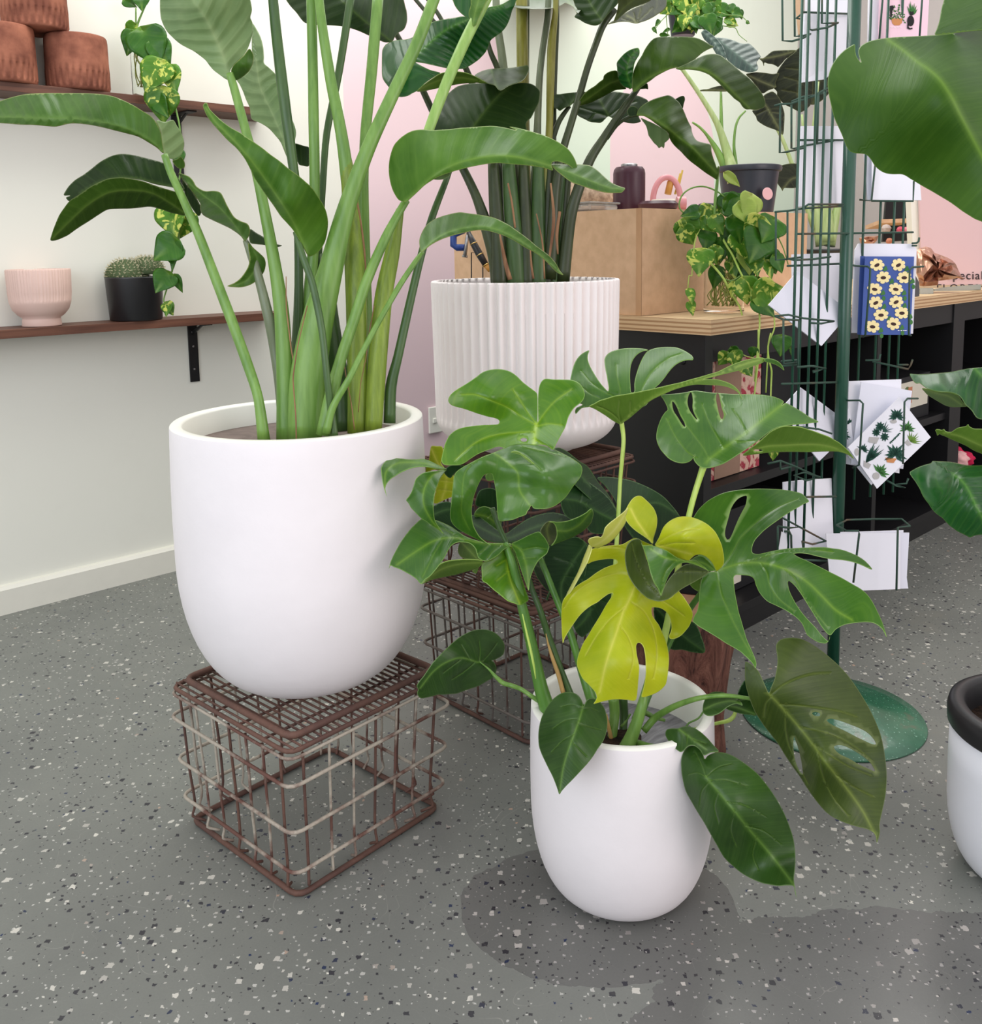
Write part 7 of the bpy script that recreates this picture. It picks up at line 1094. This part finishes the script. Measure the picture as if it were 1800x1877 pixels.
for p, m in (([(740, 270, 20, 0), (850, 370, 22, 0), (950, 490, 28, 0), (1080, 680, 34, 0), (1180, 850, 44, 0), (1240, 1020, 62, 0), (1280, 1160, 80, -2), (1295, 1260, 90, -4)], SPL), ([(1206, 630, 16, 4), (1207, 760, 22, 3), (1212, 920, 30, 2), (1240, 1060, 40, 1), (1280, 1200, 50, 0)], SG), ([(1375, 762, 12, 0), (1330, 810, 15, 0), (1305, 880, 17, 0), (1295, 1000, 20, 0), (1305, 1110, 28, 0), (1310, 1220, 34, 0)], SG),
    ([(1008, 840, 14, 0), (1060, 875, 18, 0), (1110, 930, 22, 0), (1170, 1020, 40, 0), (1220, 1120, 56, 0), (1260, 1220, 70, 0)], SG)): stem(NP, m, 'Q', D5, p, n=10)
def al(mat, view, out, d=D5, **k): return leaf(NP, mat, view, d, out, **k)
al(ALO, 'Q', [(430, 168), (455, 148), (485, 132), (540, 95), (600, 60), (680, 25), (750, -20), (820, -40), (832, 0), (830, 40), (812, 68), (790, 85), (745, 115), (700, 138), (660, 152), (620, 162), (560, 150), (500, 152)], mid=[(622, 160), (600, 130), (560, 110)], veins=[[(622, 158), (605, 90)], [(628, 158), (655, 60)], [(632, 156), (730, 60)], [(618, 158), (530, 130)]], dz=[(622, 160, 0), (430, 168, 3), (800, 0, 4)])
al(ALS, 'Q', [(1070, 228), (1080, 212), (1100, 204), (1130, 225), (1162, 252), (1185, 275), (1205, 298), (1222, 325), (1232, 355), (1240, 385), (1238, 412), (1212, 398), (1180, 380), (1160, 350), (1142, 322), (1115, 295), (1088, 268)], mid=[(1080, 220), (1150, 280), (1235, 400)], dz=[(1070, 228, 0), (1238, 410, -4)], fold=.4)
al(ALS, 'Q', [(1170, 260), (1210, 260), (1250, 265), (1292, 278), (1332, 295), (1365, 300), (1398, 300), (1425, 322), (1452, 350), (1472, 378), (1478, 392), (1462, 412), (1450, 432), (1460, 458), (1455, 482), (1430, 494), (1400, 498), (1370, 492), (1340, 480), (1302, 458), (1268, 430), (1245, 402), (1232, 370), (1218, 330), (1198, 295)], mid=[(1180, 265), (1260, 330), (1350, 400), (1450, 485)], dz=[(1170, 260, 0), (1478, 392, 3), (1300, 460, -4)], fold=.3)
al(ALO, 'Q', [(1378, 512), (1410, 502), (1450, 496), (1505, 500), (1560, 508), (1605, 505), (1592, 540), (1580, 572), (1585, 600), (1530, 622), (1490, 642), (1455, 600), (1415, 550)], mid=[(1390, 515), (1480, 560), (1580, 600)], dz=[(1378, 512, 0), (1590, 600, 2)], fold=.3)
al(ALO, 'Q', [(1468, 402), (1495, 400), (1520, 382), (1560, 352), (1605, 347), (1660, 345), (1725, 346), (1700, 375), (1655, 402), (1625, 435), (1598, 462), (1588, 455), (1560, 442), (1528, 438), (1505, 430), (1500, 455), (1490, 425)], mid=[(1720, 350), (1600, 385), (1480, 405)], dz=[(1468, 402, 0), (1720, 350, 2)], fold=.3)
al(ALO, 'Q', [(1568, 602), (1572, 560), (1582, 520), (1600, 480), (1625, 442), (1660, 400), (1700, 368), (1762, 325), (1820, 420), (1840, 560), (1830, 700), (1800, 745), (1755, 772), (1740, 768), (1692, 742), (1650, 722), (1618, 695), (1592, 660), (1590, 630)], mid=[(1800, 350), (1760, 500), (1740, 640), (1750, 760)], veins=[[(1760, 480), (1660, 470)], [(1750, 560), (1640, 530)], [(1742, 640), (1630, 620)]], dz=[(1570, 600, 3), (1760, 330, 0), (1840, 600, 3)], fold=.2)
al(ALO, 'Q', [(1420, 762), (1450, 755), (1480, 742), (1505, 700), (1498, 660), (1530, 638), (1562, 630), (1590, 652), (1612, 682), (1628, 730), (1642, 780), (1640, 860), (1632, 925), (1605, 905), (1572, 890), (1522, 872), (1482, 850), (1455, 828), (1445, 800)], mid=[(1490, 690), (1540, 770), (1625, 920)], veins=[[(1530, 750), (1450, 790)], [(1540, 770), (1620, 780)]], dz=[(1420, 762, 0), (1630, 920, -3)], fold=.3)
al(ALO, 'Q', [(1030, 642), (1045, 625), (1080, 615), (1115, 612), (1150, 600), (1185, 592), (1215, 588), (1250, 600), (1256, 622), (1235, 630), (1150, 628), (1060, 628)], mid=[(1240, 625), (1150, 618), (1040, 635)], dz=[(1030, 642, 2), (1240, 620, 0)])
al(ALO, 'M', [(1650, 242), (1658, 205), (1680, 178), (1715, 162), (1762, 155), (1810, 160), (1850, 200), (1850, 290), (1800, 328), (1745, 332), (1712, 332), (1700, 352), (1688, 332), (1665, 300)], mid=[(1830, 250), (1760, 270), (1698, 345)], dz=[(1650, 242, 0), (1850, 250, 0)], d=3.3)
# plant behind the rack on the counter
BK = thing('potted_celery_stalk_plant', 'plant with thick pale green stalks in a dark pot behind the card rack', 'potted plant', tuple(at(1500, 470, 3.6)))
p0 = at(1500, 470, 3.6); p0.z = .9165
MB().lathe(p0, [(.08, 0), (.085, .003), (.10, .16), (.105, .165), (.10, .17), (.09, .16), (.001, .155)], 48).build('pot_body', BLACKP, BK, True)
for p in ([(1508, 345, 16, 0), (1512, 400, 30, 0), (1514, 445, 34, 0)], [(1490, 360, 8, 0), (1498, 400, 20, 0), (1508, 450, 26, 0)], [(1540, 360, 8, 0), (1530, 400, 18, 0), (1518, 450, 26, 0)]): stem(BK, SPL, 'Z', 3.6, p)
for p in ([(1500, 150, 4, 0), (1490, 260, 7, 0), (1500, 380, 12, 0)], [(1470, 210, 4, 0), (1478, 300, 7, 0), (1500, 380, 10, 0)], [(1400, 195, 6, 0), (1432, 250, 7, 0), (1462, 330, 8, 0), (1492, 420, 10, 0)]): stem(BK, SPL, 'Z', 3.6, p)
leaf(BK, ALO, 'Q', 3.6, [(1740, 560), (1800, 500), (1900, 470), (1960, 520), (1960, 620), (1900, 690), (1840, 720), (1780, 700), (1750, 640)], mid=[(1900, 480), (1870, 600), (1840, 715)], dz=[(1740, 560, 0), (1960, 600, 2)], fold=.3)
for (x, y, w_, h_, lab) in ((1530, 412, 14, 34, 'small white tube bottle beside the dark pot behind the rack'), (1445, 505, 16, 34, 'small pale green topped jar on the counter right of the vase')):
    b0 = at(x, y+h_, 3.0); b0.z = .9165; t = thing('small_bottle', lab, 'bottle', tuple(b0)); rr = w_/2*3.0/F
    MB().lathe(b0, [(rr*.8, 0), (rr, .004), (rr, h_*3.0/F*.8), (rr*.5, h_*3.0/F*.85)], 24, capt=True).build('body', RIM, t, True); MB().lathe(b0+Vector((0, 0, h_*3.0/F*.85)), [(rr*.6, 0), (rr*.6, .012)], 20, capt=True).build('cap', RIM, t, True)
# ------------------------------------------------------------------ pothos plants
def heart_mesh(mat):
    V = []; Fc = []; nu, nv = 9, 14
    for j in range(nv+1):
        v = j/nv                                                   # 0 base .. 1 tip
        wd = .56*(math.sin(PI*min(1, v)**.56)**.8)*(1-.42*v*v) if 0 < v < .995 else .0
        for i in range(nu+1):
            u = -1+2*i/nu; x = u*wd; notch = .13*max(0, 1-v*3.0)*(abs(u)**1.1)
            y = v-notch*1.0; z = .16*abs(x)-.24*(v-.3)**2+.015*math.sin(v*18)*abs(u)
            V.append((x, y, z))
    for j in range(nv):
        for i in range(nu): a = j*(nu+1)+i; Fc.append((a, a+1, a+nu+2, a+nu+1))
    me = bpy.data.meshes.new('leaf'); me.from_pydata(V, [], Fc); me.polygons.foreach_set('use_smooth', [True]*len(Fc)); me.materials.append(mat)
    ca = me.color_attributes.new('lf', 'FLOAT_COLOR', 'POINT'); X = np.array(V)
    ca.data.foreach_set('color', np.c_[np.clip(1.2-np.abs(X[:, 0])/.05, 0, 1)*.8, np.zeros(len(V)), np.zeros(len(V)), np.ones(len(V))].astype('f').ravel())
    uv = me.uv_layers.new(name='uv'); li = np.empty(len(me.loops), int); me.loops.foreach_get('vertex_index', li); uv.data.foreach_set('uv', (np.c_[X[:, 1], X[:, 0]][li]*.06).astype('f').ravel())
    return me
HM = {k: heart_mesh(m) for k, m in (('v', POT), ('g', POD), ('y', POY))}
def hearts(parent, view, d, L_, seed=1):
    """(x, y of the leaf base, length px, direction deg, width ratio, kind)"""
    rnd = random.Random(seed); s = VIEWS[view][2]
    for q in L_:
        x, y, ln, ang, wr, kd = q[:6]; dz = q[6] if len(q) > 6 else rnd.uniform(-3, 3)
        dd = d+dz/100; p = at(*vv(view, (x, y)), dd); a = math.radians(ang)
        Y = (RGT*math.cos(a)-UPV*math.sin(a)); N_ = -FWD; tl = rnd.uniform(-.35, .35); sd = rnd.uniform(-.4, .4)
        Y = (Y*math.cos(tl)+N_*math.sin(tl)).normalized(); X = Y.cross(N_).normalized(); N2 = X.cross(Y); X = (X*math.cos(sd)+N2*math.sin(sd)).normalized(); N2 = X.cross(Y)
        sc = ln/s*dd/F/math.cos(tl); M_ = Matrix((X*sc*wr/math.cos(sd), Y*sc, N2*sc)).transposed().to_4x4(); M_.translation = p
        o = bpy.data.objects.new('leaf', HM[kd]); link(o, parent); o.matrix_basis = M_
        so = o.modifiers.new('thickness', 'SOLIDIFY'); so.thickness = .012; so.offset = 0
GL = NT('clear_glass'); GL.b.inputs['Transmission Weight'].default_value = 1.0; GL.b.inputs['IOR'].default_value = 1.12; GL = GL.setc((.94, .97, .95, 1), .02, .5)
def vase(parent, c, R, H, water=.55):
    MB().lathe(c, [(R*.9, 0), (R, .004), (R, H*.98), (R*1.02, H), (R*.96, H), (R*.94, H*.97), (R*.94, .012), (.001, .010)], 40).build('glass', GL, parent, True, autos=True)
# (1) jar on the counter
VC = (2.27, 1.455, .9165)
PV = thing('pothos_in_glass_jar', 'variegated trailing vine cuttings in a clear glass jar on the counter corner', 'potted plant', VC)
vase(PV, VC, .056, .21)
ROOT = m_stem('pale_roots', rgb(128, 136, 54), rgb(176, 176, 96), .5); rnd = random.Random(5)
for i in range(26):
    a = rnd.uniform(0, 6.28); pts = [Vector((VC[0]+.02*math.cos(a*2), VC[1]+.02*math.sin(a*2), VC[2]+.2))]
    for k in range(6): a += rnd.uniform(-1.2, 1.2); rr = rnd.uniform(.02, .047); pts.append(Vector((VC[0]+rr*math.cos(a), VC[1]+rr*math.sin(a), VC[2]+.165-.029*k)))
    MB().tube([Vector(v) for v in cat([tuple(p) for p in pts], 3)], rnd.choice([.0015, .002, .0035]), 6).build('root', ROOT, PV, True)
DV = 2.55
def vs(view, pts, m=SLM, par=None, d=DV): return stem(par or PV, m, view, d, pts, n=8)
vs('M', [(1230, 620, 16, 0), (1290, 730, 17, -2), (1340, 810, 16, -3), (1385, 910, 15, -4), (1425, 990, 14, -5)]); vs('M', [(1185, 870, 18, -4), (1270, 970, 17, -5), (1330, 1080, 15, -5), (1390, 1180, 14, -5), (1415, 1260, 12, -5)])
vs('M', [(1210, 640, 18, 0), (1215, 450, 22, 0), (1230, 300, 22, 0), (1240, 180, 16, 0)], SG); vs('M', [(1010, 530, 10, 0), (960, 470, 12, 0), (975, 390, 12, 0), (1040, 335, 12, 0), (1130, 320, 12, 0), (1220, 350, 12, 0), (1290, 400, 10, 0)], SG)
vs('M', [(1130, 590, 10, 0), (1080, 680, 10, -3), (1060, 800, 9, -4), (1050, 960, 8, -5), (1030, 960, 7, -5), (1020, 1050, 7, -5)]); vs('M', [(1560, 700, 10, 0), (1630, 640, 10, 0), (1700, 750, 9, 0), (1740, 880, 8, 0)], SG)
vs('M', [(1400, 960, 9, -4), (1340, 995, 9, -4), (1280, 985, 9, -3)], SG); vs('M', [(1490, 1130, 12, -6), (1530, 1200, 14, -7), (1535, 1330, 12, -8), (1520, 1500, 12, -9), (1500, 1720, 12, -10)]); vs('M', [(1640, 1250, 10, -6), (1640, 1340, 11, -7), (1600, 1450, 11, -8), (1590, 1600, 11, -9), (1580, 1800, 11, -9)])
vs('W', [(690, -100, 22, -9), (690, 60, 24, -9), (690, 210, 22, -9), (670, 400, 22, -10), (645, 640, 20, -10), (640, 900, 18, -10)]); vs('W', [(830, -60, 18, -9), (800, 100, 20, -9), (810, 250, 20, -10), (840, 380, 22, -10), (830, 660, 20, -10), (845, 900, 16, -10), (860, 1330, 14, -10)]); vs('W', [(1020, -20, 10, -8), (1020, 60, 10, -8), (1060, 130, 10, -8)])
vs('W', [(480, 170, 10, -10), (560, 210, 10, -10), (640, 225, 10, -9)])
hearts(PV, 'M', DV-.02, [(1000, 560, 180, 70, 1.0, 'v'), (980, 620, 150, 50, .9, 'v'), (1180, 470, 190, 110, .8, 'v'), (1200, 540, 150, 60, .8, 'v'), (1100, 500, 130, 170, .8, 'g'), (1260, 480, 200, -30, .8, 'g'), (1290, 420, 160, 20, .9, 'g'), (1400, 440, 190, 60, .95, 'y', -5), (1480, 390, 190, 110, .9, 'y', -4), (1350, 540, 200, 75, .8, 'g'), (1440, 560, 180, 100, .7, 'v'),
  (1560, 560, 190, 130, 1.1, 'v', -5), (1640, 560, 190, 120, 1.1, 'g', -4), (1400, 660, 210, 75, 1.0, 'v'), (1540, 650, 240, 110, 1.0, 'g', -4), (1440, 760, 200, 80, .8, 'y'), (1380, 700, 170, 110, .7, 'g'), (1120, 780, 190, 100, .9, 'v', -5), (1180, 770, 130, 60, .6, 'v', -5), (1240, 760, 150, 120, .7, 'v'), (1490, 800, 170, 85, .7, 'v'), (1590, 800, 170, 60, .9, 'g'), (1640, 820, 140, 60, .8, 'g'),
  (1580, 860, 140, 70, .6, 'v'), (1440, 900, 150, 110, .9, 'g', 2), (1420, 985, 190, 75, 1.0, 'v', -6), (1350, 1010, 110, 100, .6, 'v', -5), (1510, 1120, 230, -20, 1.0, 'v', -6), (1500, 1060, 220, 15, .9, 'v', -6), (1500, 1130, 190, 40, .8, 'g', -5), (1030, 1060, 110, 80, .6, 'v', -5), (1040, 1150, 100, 85, .6, 'v', -5), (1300, 620, 160, 80, .8, 'g', 1), (1250, 700, 170, 90, .9, 'g', 3), (1160, 640, 150, 100, .9, 'g', 2), (1330, 850, 140, 80, .7, 'v', 3), (1230, 900, 160, 95, .7, 'g', 3), (1290, 230, 150, 35, .45, 'y', -2), (1110, 560, 130, 45, .7, 'v', 0), (1520, 980, 150, 100, .6, 'g', 3)], 4)
hearts(PV, 'W', DV-.10, [(330, 170, 170, 120, 1.1, 'v', -1), (400, 160, 190, 70, 1.0, 'v', -1), (380, 110, 150, 55, .8, 'g', 0), (520, 300, 160, 60, .9, 'v', -1), (960, -20, 230, 95, 1.0, 'g', 0), (860, 1260, 150, 90, .8, 'v', 0), (1060, 120, 100, 75, .5, 'g', 0), (640, 110, 120, 100, .9, 'g', 1)], 8)
# (2) glass on the upper shelf, vine hanging down the left wall
x = on_plane(263, 200, 1, 2.99).x; WC = (x, 2.99, 1.601); DW = 3.0
dW = (Vector(WC)-CAM).dot(FWD)
WV = thing('pothos_in_tall_glass', 'variegated vine in a tall clear glass on the upper shelf, trailing to the cactus', 'potted plant', WC)
vase(WV, WC, .030, .20)
for i in range(7):
    a = rnd.uniform(0, 6.28); pts = [Vector((WC[0], WC[1], WC[2]+.2))]
    for k in range(5): a += rnd.uniform(-1.2, 1.2); pts.append(Vector((WC[0]+.018*math.cos(a), WC[1]+.018*math.sin(a), WC[2]+.16-.03*k)))
    MB().tube([Vector(v) for v in cat([tuple(p) for p in pts], 3)], .002, 6).build('root', ROOT, WV, True)
ws = lambda pts, m=SG: stem(WV, m, 'A', dW-.03, pts, n=8)
ws([(745, -40, 8, 0), (700, 60, 9, 0), (672, 140, 12, 0), (680, 260, 10, 0)]); ws([(668, 40, 8, 0), (668, 140, 9, 0)]); ws([(820, 300, 8, -2), (840, 440, 9, -4), (870, 560, 9, -5), (885, 640, 9, -5), (890, 800, 9, -4), (870, 1000, 9, -3), (880, 1190, 9, -3), (855, 1290, 8, -3), (840, 1350, 8, -3), (820, 1420, 8, -3), (805, 1480, 7, -3), (830, 1520, 6, -3)])
hearts(WV, 'A', dW-.06, [(690, -30, 90, 80, .9, 'g', 0), (610, 0, 70, 30, .7, 'g', 0), (665, 125, 80, 150, .8, 'v', 0), (660, 160, 120, 110, .8, 'g', -1), (700, 150, 190, 65, .95, 'g', -2), (760, 200, 140, 60, .8, 'g', -1), (800, 310, 170, 120, .95, 'v', -3), (830, 330, 140, 75, .7, 'v', -3), (800, 440, 160, 95, 1.0, 'v', -4), (770, 480, 120, 60, .7, 'g', -3),
   (875, 745, 80, 80, .8, 'g', -2), (840, 1010, 170, 80, .9, 'v', -2), (920, 1040, 150, 115, .8, 'v', -2), (870, 1190, 140, 140, 1.1, 'g', -4), (850, 1180, 130, 100, .9, 'g', -4), (858, 1270, 70, 100, .4, 'g', -2), (830, 1345, 110, 120, 1.0, 'g', -3), (860, 1355, 90, 70, .5, 'g', -3), (815, 1490, 70, 60, .8, 'v', -2), (830, 1500, 60, 100, .6, 'v', -2), (800, 1500, 50, 70, .5, 'g', -2)], 6)
# (3) hanging basket top right
hp = at(1252, 35, 3.9); HPM = NPM
HB = thing('hanging_pothos', 'bushy trailing vine in small dark wall pot near the top of the photo', 'potted plant', tuple(hp))
r_ = 27*3.9/F
MB().lathe((hp.x, hp.y, hp.z-.07), [(r_*.75, 0), (r_*.8, .003), (r_*1.15, .16), (r_*1.25, .165), (r_*1.25, .18), (r_*1.1, .18), (r_*1.05, .16), (.001, .15)], 48).build('pot_body', HPM, HB, True, autos=True)
rnd = random.Random(11); L_ = []
for i in range(64):
    x = rnd.uniform(860, 1190); y = rnd.uniform(-40, 150) if x > 920 else rnd.uniform(-40, 60); L_.append((x, y, rnd.uniform(70, 110), rnd.uniform(20, 160), rnd.uniform(.7, 1), rnd.choice('vvgg'), rnd.uniform(-16, -8)))
L_ += [(960, 110, 100, 100, .9, 'v', -16), (1010, 140, 110, 30, .9, 'g', -17), (1100, 110, 130, 70, 1, 'g', -17), (1160, 150, 110, 95, 1, 'g', -14), (1190, 60, 110, 20, .9, 'g'), (1260, 40, 80, 60, .9, 'g'), (1290, 80, 80, 20, 1, 'g'), (1330, 75, 60, 60, .8, 'g'), (1240, 130, 90, 30, .9, 'v'), (1250, 160, 80, 10, .8, 'y'), (1380, 150, 30, 20, .8, 'g'), (780, 140, 60, 120, .5, 'g'), (740, 190, 50, 60, .5, 'g'), (850, 200, 60, 150, .4, 'g'), (790, 240, 70, 0, .4, 'g')]
hearts(HB, 'Q', 3.85, L_, 12)
for p in ([(1150, 60, 8, -8), (1240, 100, 7, -6), (1340, 110, 6, -5), (1400, 160, 5, -5)], [(1150, 170, 8, -8), (1300, 190, 6, -6), (1330, 240, 5, -5), (1385, 285, 4, -5)], [(870, 20, 7, -6), (830, 80, 6, -5), (840, 240, 5, -5)], [(880, 60, 7, -6), (790, 150, 5, -5), (740, 220, 4, -5)]): stem(HB, SG, 'Q', 3.85, p, n=6)
